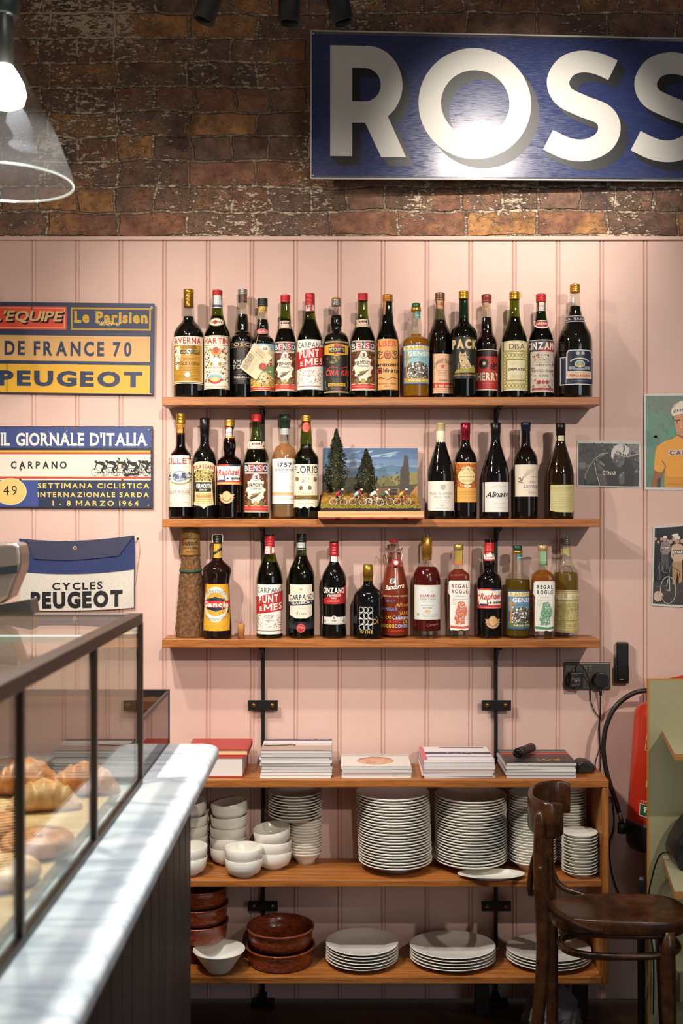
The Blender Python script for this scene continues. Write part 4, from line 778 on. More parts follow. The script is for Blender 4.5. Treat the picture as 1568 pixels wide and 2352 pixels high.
def a(A):
    A.p([(661, 1426), (722, 1426), (722, 1442), (661, 1442)], '#262a34').p([(665, 1420), (692, 1430), (719, 1420), (719, 1427), (692, 1437), (665, 1427)], '#0f1012').p([(666, 1341), (717, 1341), (717, 1412), (704, 1418), (680, 1418), (666, 1411)], '#e2d8c4').p([(663, 1365), (720, 1358), (720, 1376), (663, 1381)], '#ece2cc').p([(664, 1381), (719, 1376), (719, 1386), (664, 1390)], '#262c40')
    A.t('CARPANO', 666, 1364.5, 718, 1376.5, INK, .02, rise=-3).t('CLASSICO', 670, 1380.5, 711, 1386, WHITE, .03, rise=-2).e(692, 1352, 2.5, 2.5, '#c07a34').h(686, 1358, 697, 1360, 1, '#a87a5a').h(684, 1394, 702, 1397, 1, '#8a7a68').t('Rosso', 681, 1402, 704, 1410, '#8a6a5a', 0, .3).k(668, 1344, 716, 1410, 60, ['#d8ccb4', '#e8dfd0'], 1.6, 3)
    A.e(692, 1440, 10.5, 10.5, '#a8282c').o(692, 1440, 9, 9, .7, '#d8807a').t('1786', 685, 1436, 699, 1441, '#e0a09a', .01)
def a2(A): A.r(680, 1245, 703.5, 1258, '#c8c8c4').h(683, 1248, 701, 1255, 2, '#a0a09c').r(680, 1259, 703.5, 1264, '#1c1c20').h(682, 1260, 702, 1263, 1, WHITE)
bottle('vermouth_bottle', 'dark bottle with black cap, cream shield label and round red seal', 692, 2, [(0, 28), (4, 30), (140, 30), (156, 27), (172, 19.5), (186, 13.6), (196, 11.5), (238, 11)], gl=GREEN, liq=(BLK, 1276), caps=[(1228, 1246, 11.5, CAPBLK, 3)], labels=[('label', a, 1400, 1), ('neck_band', a2, 1254, 1)])
def a(A):
    A.p([(738, 1385), (741, 1376), (752, 1368), (770, 1362), (786, 1352), (794, 1342), (796, 1342), (796, 1384), (770, 1386)], '#a82422').t('CINZANO', 743, 1348, 790, 1360, WHITE, .05).t('Vermouth', 750, 1361, 782, 1368.5, WHITE, .01, .2, gap=.04).t('ROSSO', 760, 1370, 773, 1373.5, WHITE, .03).h(752, 1376, 780, 1382, 2, '#d89088')
    A.r(738, 1415, 796, 1432, '#dcd8d0').e(767, 1417, 5.5, 5.5, '#dcd8d0').e(767, 1417, 3, 3, '#a87a74').h(750, 1421, 784, 1424, 1, '#8a847c').t('1757', 762, 1423, 772, 1427, '#3a3634', .02).e(746, 1424, 3, 3, '#9a948c').e(789, 1424, 3, 3, '#9a948c').r(738, 1429.5, 796, 1430.3, '#8a847c')
def a2(A): A.r(756, 1277, 778.5, 1290, '#d6d2cc').h(758, 1280, 777, 1287, 2, '#a8a49e')
bottle('vermouth_bottle', 'black bottle with red cap and red flame panel under white lettering', 767, 2, [(0, 27), (3, 28.5), (14, 28.3), (34, 26.6), (70, 26.8), (112, 28.2), (132, 28.5), (142, 27), (154, 21.5), (164, 15), (172, 11), (180, 10.6), (220, 10.3)], solid=BLK, caps=[(1246, 1278, 10.9, M('#a3242c', .3, .2), 3)], labels=[('label', a, 1370, 1), ('neck_band', a2, 1284, 1)])
def a(A):
    for r in range(4):
        for q in range(3):
            x = 824.5+q*10.6; y = 1392+r*13.2; f = r % 2
            P = [(x, y), (x+3.5, y)]+[(x+3.5+5.6*sin(k*pi/8), y+6-6*cos(k*pi/8)) for k in range(9)]+[(x+3.5, y+12), (x, y+12)]
            if f: P = [(2*x+9-a, b) for a, b in P]
            A.l(P, 1.1, '#dcdcd8', closed=True)
    A.t('DI', 855, 1418, 867, 1430, '#b99a4a', 0).l([(862, 1414), (865, 1416)], 1, '#b99a4a').t('WINE', 826, 1445, 855, 1452, '#d8a83c', .02, gap=.35)
bottle('wine_bottle', 'short fat black bottle with gold capsule and rows of white outlined letters', 845, 2, [(0, 32), (5, 35), (84, 35), (96, 33), (107, 27.5), (114, 20), (120, 13.5), (126, 11.2), (168, 10.5)], Y=-.083, solid=M('#0b0b0c', .06, 0, .6), caps=[(1297, 1335, 11.2, M('#a8822c', .3, .7), 0, .66)], labels=[('printed_letters', a, 1430)])
def a(A):
    A.t('El', 893, 1327, 904, 1338, WHITE, .02, .25, gap=.04).t('Bandarra', 884, 1343, 926, 1354, WHITE, .015, .25, rise=-6, gap=.03).t('VERMUTH ROSE VERMUT', 878, 1365.5, 934, 1369, '#e8d0b8', .01).t('VERMUT', 884, 1375, 905, 1381, '#6a70a0', .01, .2).t('Alfredo', 906, 1383, 936, 1391, '#d8a04a', .01, .25).t('AMIGAS', 878, 1393, 909, 1400, '#7078a8', .05, .15)
    A.t('JAMON', 915, 1402, 938, 1410, '#d8a04a', .01).t('LAS', 885, 1412, 898, 1419, '#d8a83c', .04).t('Calamares', 899, 1411, 936, 1420, '#c8c4dc', .02, .2).t('UN RINTO', 889, 1422, 920, 1429, '#d8402c', .02, .25).t('DE', 923, 1421, 934, 1429, '#d8a83c', .04).t('LOCOS', 877, 1431, 904, 1438.5, '#d8a83c', .06).t('CONSER', 905, 1431, 935, 1438.5, '#b0a8cc', .04).t('Colomita', 889, 1442, 925, 1449, '#d83a2c', .02, .25)
def ex(t, xc, yb, s, Y, f, base):
    c = W(906, 1274, Y); mb = MB(); mb.lathe([(0, 0), (11*s, 0), (12*s, 6*s), (11*s, 20*s), (9*s, 26*s), (0, 27*s)], glass('stopper_glass', '#e8e0d8', .1), c, 24); o = mb.build('stopper', t)
    c = W(904, 1246, Y); mb = MB(); mb.lathe([(0, 0), (10.5*s, 0), (10.5*s, 5.5*s), (0, 6*s)], RED, c, 24); mb.build('cap', o)
    wr = M('#9a9a98', .3, .9); mb = MB()
    for sg in (-1, 1):
        mb.tube(smooth_path([W(905+sg*13, 1272, Y), W(905+sg*18, 1259, Y-.004), W(905+sg*19, 1270, Y-.012), W(905+sg*16.5, 1284, Y-.017), W(905+sg*15, 1294, Y-.022), W(905+sg*8, 1296, Y-.029)], 6), .0012, wr, 6)
    mb.tube([W(892, 1262, Y-.012), W(906, 1265, Y-.02), W(919, 1262, Y-.012)], .0012, wr, 6); mb.build('wire_bail', t)
    c = W(908, 1292, Y); c.y -= .033; mb = MB(); Q = Matrix.Translation(c) @ Matrix.Rotation(pi/2, 4, 'X')
    mb.lathe([(0, -.004), (8.7*s, -.004), (9.2*s, 0), (8.6*s, .004), (5.6*s, .005)], RED, n=26, X=Q); mb.lathe([(5.7*s, .0035), (5.4*s, .006), (0, .0065)], M('#d8d4cc', .3), n=22, X=Q); mb.build('washer', t)
bottle('vermouth_bottle', 'frosted orange bottle with wire swing stopper and colourful hand lettering', 906.5, 2, [(0, 29), (4, 31), (100, 31), (114, 30), (130, 27), (150, 22.5), (168, 18.6), (176, 16.5), (186, 14.4), (194, 13)], Y=-.053, gl=glass('frosted_orange_glass', '#e0c4b4', .03, .25), liq=(juice('orange_drink', '#b0704c', '#a0583a', .8), 1302), labels=[('printed_letters', a, 1400, 1)], extra=ex)
def a(A):
    A.r(950, 1342, 1010, 1421, '#c9a86a').r(951, 1343, 1009, 1420, '#d4d6d2').fr(953, 1345, 1007, 1418, .6, '#a8aaa4').t('CAMPARI', 962, 1363, 997, 1369.5, '#a8343a', .02).t('CASK TALES', 962, 1371.5, 997, 1376, '#6a6a68', 0).l([(968, 1355), (980, 1352), (992, 1355)], .7, '#a0a09c').h(966, 1378, 994, 1381, 1, '#a0a09c').h(964, 1387, 996, 1390, 1, '#7a7a78').t('BITTER', 969, 1392, 990, 1395.5, '#7a6a68', .01).e(979, 1402, 7, 4, '#c9b48a').e(958, 1409, 3, 3.4, '#b8a078').h(966, 1407, 1004, 1415, 3, '#a0a09c')
def a2(A): A.t('Campari', 976, 1430, 1004, 1436, '#a8786a', -.01, .3, rise=-3, gap=.03)
bottle('bitter_bottle', 'round shouldered bottle of deep red drink with gold neck sleeve and pale square label', 979.5, 2, [(0, 31), (4, 32.5), (132, 32.5), (144, 31), (154, 27.5), (162, 22), (167, 15), (170, 11), (182, 11), (236, 11)], gl=CLEAR, liq=(juice('deep_red_drink', '#6a1414', '#64100f', .62), 1302), base_clear=13, caps=[(1233, 1286, 11.7, M('#c09040', .32, .7), 0, .74)], labels=[('label', a, 1380), ('signature', a2, 1433)])
def regal(xc, y0, y1, ink, tint, green):
    def a(A):
        P = [(xc-24, y0+3), (xc-21, y0), (xc+22, y0), (xc+25, y0+3), (xc+25, y0+28), (xc+23, y0+34), (xc+24, y0+44), (xc+23, y1-6), (xc+21, y1-2), (xc+12, y1), (xc+4, y1-2), (xc-4, y1), (xc-14, y1-1), (xc-20, y1), (xc-22, y1-6), (xc-22, y0+44), (xc-21, y0+36), (xc-25, y0+28)]
        A.p(P, '#e4e2da').t('REGAL', xc-18, y0+8, xc+19, y0+17, ink, .03, gap=.22).t('ROGUE', xc-18, y0+20, xc+19, y0+29, ink, .03, gap=.22).h(xc-10, y0+35, xc+12, y0+38.5, 1, '#6a6a60').r(xc-16, y0+42, xc+18, y0+42.8, '#a8a89c').o(xc-13, y0+50, 5, 5.4, .7, tint).h(xc-16, y0+48.5, xc-10, y0+51.5, 1, tint)
        R = random.Random(3)
        body = lambda x, y: abs(x-xc-3-4*sin((y-y0)/8)) < (12-abs(y-y0-76)*.2)
        A.p([(xc-4, y0+50), (xc+4, y0+47), (xc+12, y0+50), (xc+14, y0+58), (xc+17, y0+66), (xc+16, y0+78), (xc+11, y0+82), (xc+13, y1-16), (xc+5, y1-14), (xc+3, y1-24), (xc-2, y1-14), (xc-10, y1-14), (xc-7, y0+84), (xc-10, y0+72), (xc-6, y0+62)], tint)
        A.k(xc-14, y0+47, xc+20, y1-15, 330, [tint, green, '#e4e2da', green], 2.0, 9, body).p([(xc-21, y1-12), (xc-5, y1-10), (xc+8, y1-9), (xc+22, y1-12), (xc+22, y1-6), (xc+8, y1-4), (xc-10, y1-5), (xc-21, y1-6)], green).h(xc+13, y0+58, xc+21, y1-24, 8, tint, .5)
    return a
def rgneck(xc, y0, y1, c, c2):
    def a(A): A.r(xc-10, y0, xc+10, y1, c).r(xc-10, y1-8, xc+10, y1-6.5, c2).r(xc-10, y1-4, xc+10, y1, c2)
    return a
PR = [(0, 22), (4, 23.4), (40, 24), (132, 25.6), (143, 25.4), (147, 23), (153, 15.5), (158, 10.4), (164, 9.9), (204, 9.6)]
bottle('vermouth_bottle', 'square bottle of rose drink with gold stopper and pink printed white label', 1052.5, 2, PR, gl=CLEAR, liq=(juice('rose_drink', '#b0543a', '#9a3a24', .5), 1308), base_clear=12, caps=[(1250, 1263, 11.8, M('#c0a05a', .35, .6))], labels=[('label', regal(1052.5, 1332, 1446, '#7a3a2c', '#d07a60', '#c85a3c'), 1390, 1), ('neck_sleeve', rgneck(1052.5, 1263, 1297, '#a88c3c', '#c8682c'), 1280, 1)], se=5)
def bneck(A): rn(1123, 1268, 1284, 1288, '#a82c2c')(A)
bottle('aperitif_bottle', 'bulge necked black bottle with red cap and white label on the lowest shelf', 1123, 2, P_bulge(28.3, 225, 138), solid=BLK, caps=[(1246, 1268, 11.4, M('#c4302a', .35), 3)], labels=[('label', raph(1123.5, 28.3, 1350, 1396, '#b8302c'), 1373), ('medal', medal(1128, 1420), 1425), ('neck_label', bneck, 1277, 1)])
bottle('liqueur_bottle', 'olive yellow bottle with green and gold cap and blue mountain label, lowest shelf', 1188, 2, [(0, 28), (3, 29), (128, 29), (138, 26.5), (144, 20), (148, 14), (158, 13.8), (168, 13.4), (180, 11.4), (190, 10.6), (204, 10)], gl=CLEAR, liq=(juice('olive_drink', '#a88a24', '#7d6414', .5), 1331), caps=[(1253, 1264, 10.8, M('#1c4a38', .35)), (1264, 1271, 11.7, GOLD)], labels=[('label', rampone(1190, 27, 1355, 1443, '#6a90b0', '#d8d8d8', '#5a6a3c'), 1400), ('neck_band', rneck(1188, 1272, 1286, '#4a8a94'), 1280, 1)])
bottle('vermouth_bottle', 'square bottle of golden drink with pale green sleeve and green printed white label', 1246, 2, PR, Y=-.094, gl=CLEAR, liq=(juice('golden_drink', '#d89a4a', '#b8742c', .4), 1310), base_clear=16, caps=[(1252, 1265, 11.8, M('#c8a878', .35, .5))], labels=[('label', regal(1246, 1334, 1448, '#2c3a2c', '#7aa888', '#4a8a58'), 1390, 1), ('neck_sleeve', rgneck(1246, 1266, 1298, '#8fae84', '#3a7a3c'), 1280, 1)], se=5)
def a(A):
    A.r(1270, 1354, 1328, 1450, '#c9bc84').r(1270, 1356, 1328, 1357, '#8a7a3c').t('MELETTI', 1268, 1363, 1330, 1374, '#efe8cc', .04, 0, .06).r(1270, 1377, 1328, 1378, '#8a7a3c').t('MELETTI', 1284, 1384, 1326, 1391, '#a89850', .02, bend=5).t('SILVIO M', 1302, 1394, 1328, 1400, '#a89850', .01).p([(1272, 1390), (1290, 1380), (1300, 1400), (1296, 1428), (1272, 1436)], '#b8a868').k(1273, 1386, 1326, 1438, 60, ['#a89850', '#d8ce9c', '#b8a868'], 2, 4)
    A.fr(1297, 1400, 1326, 1424, .7, '#a89850').r(1270, 1422, 1328, 1423, '#a89850').h(1276, 1430, 1322, 1442, 3, '#a89850').r(1270, 1446, 1328, 1447, '#8a7a3c')
def a2(A): A.p([(1287, 1260), (1311, 1258), (1311, 1274), (1303, 1277), (1295, 1271), (1287, 1273)], '#c0ae6a')
def ex(t, xc, yb, s, Y, f, base):
    mb = MB(); c = base+Vector((0, 0, 0)); R0 = 24*s; mb.tube([(base.x+(-5+14*cos(a))*s, base.y-R0-.002+.0*sin(a), base.z+(150+13*sin(a))*s) for a in [pi*k/16-.35 for k in range(19)]], .0007, M('#4a443a', .4, .6), 6); mb.build('wire', t)
bottle('liqueur_bottle', 'clear old bottle of pale yellow drink with worn yellow label, last on the lowest shelf', 1299, 2, [(0, 28.4), (3, 29), (10, 28.6), (130, 29), (142, 28), (152, 25), (160, 20), (170, 16), (184, 12.8), (196, 11.6), (218, 10.8), (232, 10.6)], Y=-.05, gl=CLEAR, liq=(juice('pale_yellow_drink', '#c8b060', '#a89048', .32), 1315), base_clear=8, caps=[(1237, 1250, 11.8, M('#77756e', .35, .7), 2)], labels=[('label', a, 1400), ('neck_label', a2, 1266, 1)], extra=ex)
# ---------------------------------------------------------------- signs and pictures on the wall
def board(mb, Q, Y, th, mat, edge=None):
    """a thin board with corners Q (picture units, clockwise from top left) whose face is at depth Y"""
    f = [W(x, y, Y) for x, y in Q]; b = [Vector((p.x, p.y+th, p.z)) for p in f]
    mb.add(f+b, [(0, 3, 2, 1), (4, 5, 6, 7), (0, 1, 5, 4), (1, 2, 6, 5), (2, 3, 7, 6), (3, 0, 4, 7)], mat)
# big enamel sign
def SY(x, y): return -.075+.05*(x-713)/855.0
def qx(x, y):                                    # the sign hangs a little off level
    return x, y
SQ = [(713, 70), (1690, 91), (1690, 417.5), (713, 411)]
def sgn(u, v):  # u,v in flat sign units measured like the photo at its left edge
    k = (u-713)/977.0; return (u, 70+21*k+(v-70)*((326.5-341)*k+341)/341)
t = thing('enamel_sign', 'big blue enamel shop sign with giant white letters hanging on the brick wall', 'sign', W(713, 411, SY(713, 411)))
fS = lambda x, y, l: (lambda p: Vector((p.x, p.y-l, p.z)))(W(*sgn(x, y), SY(x, y)))
m, nt, b, N, ln = nodes('blue_enamel'); tc = N('ShaderNodeTexCoord'); mp = N('ShaderNodeMapping'); mp.inputs['Scale'].default_value = (4, 1, 40); mp.inputs['Rotation'].default_value = (0, .35, 0)
n1 = N('ShaderNodeTexNoise', i_Scale=9.0, i_Detail=8.0, i_Roughness=.7); ln(tc.outputs['Object'], mp.inputs[0]); ln(mp.outputs[0], n1.inputs[0])
n2 = N('ShaderNodeTexNoise', i_Scale=5.0, i_Detail=5.0); ln(tc.outputs['Object'], n2.inputs[0])
r = ramp(N, [(.35, '#a0a0a0'), (.66, '#6c6c6c')]); ad = N('ShaderNodeMath', operation='MULTIPLY_ADD'); ad.inputs[1].default_value = .35; ln(n2.outputs[0], ad.inputs[0]); ln(n1.outputs[0], ad.inputs[2])
sub = N('ShaderNodeMath', operation='SUBTRACT'); sub.inputs[1].default_value = .17; ln(ad.outputs[0], sub.inputs[0]); ln(sub.outputs[0], r.inputs[0]); ln(r.outputs[0], b.inputs['Roughness'])
b.inputs['Base Color'].default_value = lin('#2b3664'); BLUE_EN = m
bp = N('ShaderNodeBump', i_Strength=.03, i_Distance=.001); ln(n1.outputs[0], bp.inputs['Height']); ln(bp.outputs[0], b.inputs['Normal'])
ENW = M('#d4d2cb', .5); ENB = M('#15161a', .42)
mb = MB(); vs = []
for x, y in ((713, 70), (1690, 70), (1690, 411), (713, 411)): vs.append(fS(x, y, 0))
bk = [p+Vector((0, .006, 0)) for p in vs]; mb.add(vs+bk, [(0, 3, 2, 1), (4, 5, 6, 7), (0, 1, 5, 4), (1, 2, 6, 5), (2, 3, 7, 6), (3, 0, 4, 7)], BLUE_EN); mb.build('plate', t)
mb = MB(); A = Art(fS); A.fr(713, 70, 1690, 411, 7.5, ENW); A.into(mb, .0012)
for q in ((714, 71, 1689, 71), (714, 410, 1689, 410), (714, 71, 714, 410)): mb.tube([fS(q[0], q[1], .0022), fS(q[2], q[3], .0022)], .0026, ENW, 8)
mb.build('rim', t)
Rp = [[(758, 103), (808.5, 103), (808.5, 358), (758, 358)]]
def stroke(path, w, closed=False):
    A = Art(None); A.l(path, w, ENW, closed=closed); return A.it[0][2]
bowl = [(808, 128.5), (848, 128.5)]+[(860+39*sin(a), 192-63.5*cos(a)) for a in [pi*k/16 for k in range(1, 16)]]+[(848, 255.5), (808, 255.5)]
bowl = [(min(x, 899), y) for x, y in bowl]
def arcpts(cx, cy, rx, ry, a0, a1, n=18): return [(cx+rx*cos(a0+(a1-a0)*k/n), cy+ry*sin(a0+(a1-a0)*k/n)) for k in range(n+1)]
outer = [(758, 103), (845, 103)]+arcpts(845, 192, 79, 89, -pi/2, pi/2-.35)+[(886, 264), (932, 359), (875, 359), (838, 280), (808.5, 280), (808.5, 358), (758, 358)]
inner = [(808.5, 154), (838, 154)]+arcpts(838, 192.5, 36, 38.5, -pi/2, pi/2)+[(808.5, 231)]
def R_polys():
    o = [Rp[0]]; up = [(808.5, 103), (845, 103)]+arcpts(845, 192, 79, 89, -pi/2, pi/2-.12, 20); lo = [(808.5, 154), (838, 154)]+arcpts(838, 192.5, 36, 38.5, -pi/2, pi/2, 20)
    for i in range(len(up)-1): o.append([up[i], up[i+1], lo[i+1], lo[i]])
    o.append([up[-1], (838, 280.5), (808.5, 280.5), (808.5, 231), lo[-1]]); o.append([(838, 280.5), (up[-1][0]-4, up[-1][1]), (889, 262), (932, 359), (875, 359)]); return o
def O_polys():
    o = []
    for k in range(48):
        a, c = 2*pi*k/48, 2*pi*(k+1)/48
        o.append([(1090+129.5*cos(a), 233+130*sin(a)), (1090+129.5*cos(c), 233+130*sin(c)), (1091+78.5*cos(c), 232+77.5*sin(c)), (1091+78.5*cos(a), 232+77.5*sin(a))])
    return o
Sc = [tuple(p)[:2] for p in smooth_path([(x, y, 0) for x, y in ((1407, 149), (1372, 134), (1334, 130), (1300, 143), (1281, 177), (1294, 212), (1338, 235), (1384, 254), (1399, 284), (1386, 318), (1348, 338), (1304, 336), (1258, 315))], 6)]
LET = [R_polys(), O_polys(), stroke(Sc, 51.5), stroke([(x+201, y) for x, y in Sc], 51.5)]
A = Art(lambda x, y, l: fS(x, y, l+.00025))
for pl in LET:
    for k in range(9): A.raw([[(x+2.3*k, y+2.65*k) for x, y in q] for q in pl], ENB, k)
for q in A.it: pass
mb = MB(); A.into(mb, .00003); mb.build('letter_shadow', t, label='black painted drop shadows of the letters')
for pl, nm in zip(LET, 'ROSS'):
    A = Art(lambda x, y, l: fS(x, y, l+.0007)); A.raw(pl, ENW, 0); mb = MB(); A.into(mb); mb.build('letter', t)
mb = MB()
for q in ((719, 78), (719, 404)): mb.lathe([(.004, 0), (.003, .002), (0, .0025)], SILVER, n=12, X=Matrix.Translation(fS(q[0], q[1], .004)) @ Matrix.Rotation(pi/2, 4, 'X'))
mb.build('fixing_screw', t)
mb = MB()
for x, y in ((900, 130), (900, 370), (1450, 130), (1450, 370)): p = fS(x, y, 0); mb.box((p.x-.012, p.y+.0065, p.z-.012), (p.x+.012, .0115, p.z+.012), IRON)
mb.build('wall_bracket', t)

def wall_sign(name, label, Q, Y, th, mat, draw, cat='sign', part='printed_face', map=None):
    c = W(*Q[3], Y); t = thing(name, label, cat, (c.x, Y+th, c.z)); mb = MB(); board(mb, Q, Y, th, mat); mb.build('panel', t)
    (ax, ay), (bx, by), (cx, cy), (dx, dy) = Q; w = bx-ax; h = dy-ay
    def f(x, y, l):
        u = (x-ax)/w; v = (y-ay)/h
        X = (ax+(bx-ax)*u)*(1-v)+(dx+(cx-dx)*u)*v; Z = (ay+(by-ay)*u)*(1-v)+(dy+(cy-dy)*u)*v
        p = W(X, Z, Y); return Vector((p.x, p.y-l-.0004, p.z))
    A = Art(f); A.clip = (ax+.5, bx-.5, ay+.5, dy-.5); draw(A); mb = MB(); A.into(mb, .00015); mb.build(part, t); return t
def a(A):
    N_ = '#26304e'; A.r(-120, 693, 355, 906, N_).r(-40, 701.5, 153, 754.5, '#d8452c').fr(-40, 704.5, 149, 751.5, 2, '#d8a878')
    for k in range(5): A.t("L'EQUIPE", -15+.7*k, 712.5+.6*k, 142+.7*k, 736+.6*k, '#1c1c2c', .035, .2, gap=.05, ly=4+(k % 2))
    A.t("L'EQUIPE", -16, 711.5, 141, 735, '#d2a86c', .03, .2, gap=.05, ly=7).fr(163, 703, 347, 754.5, 4, '#b58c1e')
    A.t('Le Parisien', 171, 711, 339, 736.5, '#c29a24', .045, 0, .1, gap=.07).l([(225, 741), (228, 733), (231, 741), (234, 743), (238, 737), (240, 743), (244, 733), (246, 743), (252, 739), (256, 741), (260, 737), (262, 742), (268, 737), (270, 742), (276, 739), (282, 736)], 1.3, '#d8b868').t('libere', 228, 734, 275, 744, '#d8b868', -.005, .3, gap=.02)
    A.r(-120, 768, 346, 826, '#d3a568').t('TOUR DE FRANCE 70', -124, 780.5, 303, 813, N_, .035, gap=.22)
    A.r(-120, 834, 346, 899, '#dca62e').r(14, 835, 20, 898, '#c08c1c').r(-120, 895, 3, 899, '#c08c1c').t('PEUGEOT', -2, 849, 329, 882, N_, .05, gap=.12)
    for p in ((348, 702), (347, 900)): A.e(p[0], p[1], 3, 3, '#b8b8b0').e(p[0], p[1], 1.4, 1.4, '#1c2030')
    A.e(73, 706, 2.5, 5, '#7d4a2c').k(-10, 693, 120, 697, 12, ['#8a8a88', '#4a4e60'], 1.2, 3).k(20, 902, 110, 907, 14, ['#b0a890', '#5a5c68'], 1.4, 4)
wall_sign('printed_sign', 'old yellow, orange and navy race sign, highest of the signs on the pink wall', [(-120, 692), (355, 697), (352.5, 907), (-120, 901)], -.014, .0035, M('#26304e', .5), a)
def a(A):
    B_ = '#37467c'; A.r(-120, 980, 351, 1167, '#242a40').r(-120, 981, 348, 1032, B_).r(-120, 1028, 348, 1033, '#242a40')
    A.t("IL GIORNALE D'ITALIA", 2, 993.5, 337, 1022.5, '#d8d6cc', .03, 0, .1, gap=.08).r(-120, 1034, 346, 1038.5, '#d8a23a').r(-120, 1038.5, 346, 1043, '#b8502c').r(-120, 1043, 346, 1094, '#ddd3c3').t('CARPANO', 25, 1059, 153, 1075.5, INK, .035, gap=.3)
    A.r(-120, 1094, 346, 1099.5, '#b8482c').r(-120, 1099.5, 346, 1102.5, '#ddd3c3').r(-120, 1103, 88, 1163, '#3b4a86').r(88, 1103, 347, 1163, '#252d48').e(24, 1129, 37.5, 31, '#ddd3c3').e(24, 1129, 36, 30, '#e3bc70').t('49', 8, 1114, 39, 1137, INK, .0, gap=.2)
    A.t('SETTIMANA CICLISTICA', 87, 1109, 343, 1121, '#e0bf62', .02, gap=.2).t('INTERNAZIONALE SARDA', 87, 1129.5, 342, 1141, '#e0bf62', .02, gap=.2).t('1 - 8 MARZO 1964', 121, 1149, 318, 1161, '#e0bf62', .02, gap=.25)
    K = '#1a1918'; R = random.Random(12)
    for i, (x, y) in enumerate(((218, 1084), (243, 1083), (268, 1084), (292, 1085), (318, 1082), (336, 1084))):
        A.o(x, y, 8.5, 8.5, 1, K); A.o(x+20, y+1, 8, 8, 1, K) if x < 320 else None
        A.e(x+2, y-24, 3.2, 3, K).p([(x+1, y-21), (x+10, y-25), (x+20, y-24), (x+27, y-14), (x+20, y-14), (x+10, y-18)], K).p([(x+20, y-16), (x+26, y-14), (x+18, y-3), (x+13, y-4)], K).l([(x+15, y-4), (x+22, y+3)], 2.6, K).l([(x+4, y-20), (x+1, y-10), (x-2, y-5)], 2.2, K).l([(x, y), (x+10, y+1), (x+20, y+1), (x+17, y-10), (x+3, y-10)], 1, K)
    A.k(260, 1050, 346, 1090, 40, [K], 2.4, 5).p([(284, 1088), (312, 1086), (320, 1082), (318, 1090), (286, 1092)], K)
    for x, y in ((48, 1078), (47, 1101), (281, 1070), (281, 1102), (172, 984)): A.e(x, y, 3, 3.2, '#8a4a1c').e(x, y, 1.3, 1.4, '#3a1c0c')
    A.k(100, 980, 160, 1003, 22, ['#8a8a90', '#a8a49c', '#6a7090'], 1.6, 6).k(-20, 980, 350, 983, 40, ['#5b3a24', '#7a4a2c'], 1.6, 7).k(345, 985, 351, 1165, 30, ['#5b3a24', '#2a1c14'], 1.4, 8).k(-20, 1163, 350, 1167, 40, ['#7a4a24', '#2a1c14'], 1.5, 9)
    for p in ((342, 987), (341, 1160)): A.e(p[0], p[1], 1.8, 1.8, '#9a9a98')
wall_sign('enamel_plate', 'rust edged blue and white race plate with black cyclists, below the yellow sign', [(-120, 979), (351, 979.5), (351, 1167), (-120, 1166)], -.012, .003, M('#242a40', .35), a)

# musette bag
t = thing('cycling_musette', 'navy and white cloth shoulder bag pinned flat to the pink wall', 'bag', W(178, 1400, -.01))
YB = -.010
def fB(x, y, l):
    u = (x-45)/265.0; yy = y+ (8*(1-(2*u-1)**2)-8)*(1 if y < 1330 else .4) + (-6*u+3)
    p = W(x, yy, YB); return Vector((p.x, p.y-.006*sin(pi*min(max(u, 0), 1))-l-.0015*sin(y*.05+u*9), p.z))
def cloth(A): return A
CLN = noisy('navy_cotton', '#27325c', '#2e3a68', 260, .85, .2); CLD = noisy('dark_navy_cotton', '#34364c', '#3d3f56', 260, .85, .2); CLW = noisy('off_white_cotton', '#c8c0b4', '#d4ccc0', 200, .85, .2)
A = Art(fB, 12, 12); A.p([(44, 1242), (309, 1242), (310, 1318), (46, 1318)], CLN, 0); mb = MB(); A.into(mb); o = mb.build('upper_cloth', t); k = o.modifiers.new('s', 'SOLIDIFY'); k.thickness = .002; k.offset = -1
A = Art(fB, 12, 12); A.p([(46, 1318), (309, 1318), (308, 1402), (46, 1402)], CLW, 0); A.r(307.5, 1318, 309.5, 1402, '#2a345e', 1)
A.t('CYCLES', 121, 1337, 236, 1354, INK, .03, gap=.14).t('PEUGEOT', 71, 1359, 282, 1394, INK, .06, gap=.1); mb = MB(); A.into(mb, .0004); o = mb.build('lower_cloth', t)
A = Art(lambda x, y, l: fB(x, y, l+.004), 12, 12); A.p([(62, 1243), (309, 1240), (274, 1282), (160, 1286), (80, 1285)], CLD, 0); A.e(174, 1258, 4.3, 4.3, '#b8a888', ly=1).e(174, 1258, 2, 2, INK, ly=2); mb = MB(); A.into(mb, .0005); o = mb.build('flap', t); k = o.modifiers.new('s', 'SOLIDIFY'); k.thickness = .0025; k.offset = -1
p0 = W(316, 1237, -.006); mb = MB(); mb.tube(smooth_path([p0, W(320, 1262, -.005), W(315, 1300, -.005), W(309, 1345, -.006)], 6), .0016, M('#c9b49a', .8), 6); mb.tube(smooth_path([p0, W(313, 1240, -.006), W(309, 1245, -.008)], 4), .0016, M('#c9b49a', .8), 6); mb.build('shoulder_strap', t)
n_ = MB(); n_.lathe([(.0035, 0), (.0028, .003), (0, .004)], M('#1a1614', .4), n=12, X=Matrix.Translation(W(316, 1237, -.0065)) @ Matrix.Rotation(pi/2, 4, 'X')); n_.lathe([(.001, -.006), (.001, 0)], M('#1a1614', .4), n=8, X=Matrix.Translation(W(316, 1237, -.0065)) @ Matrix.Rotation(pi/2, 4, 'X'))
n_.build('nail', t)

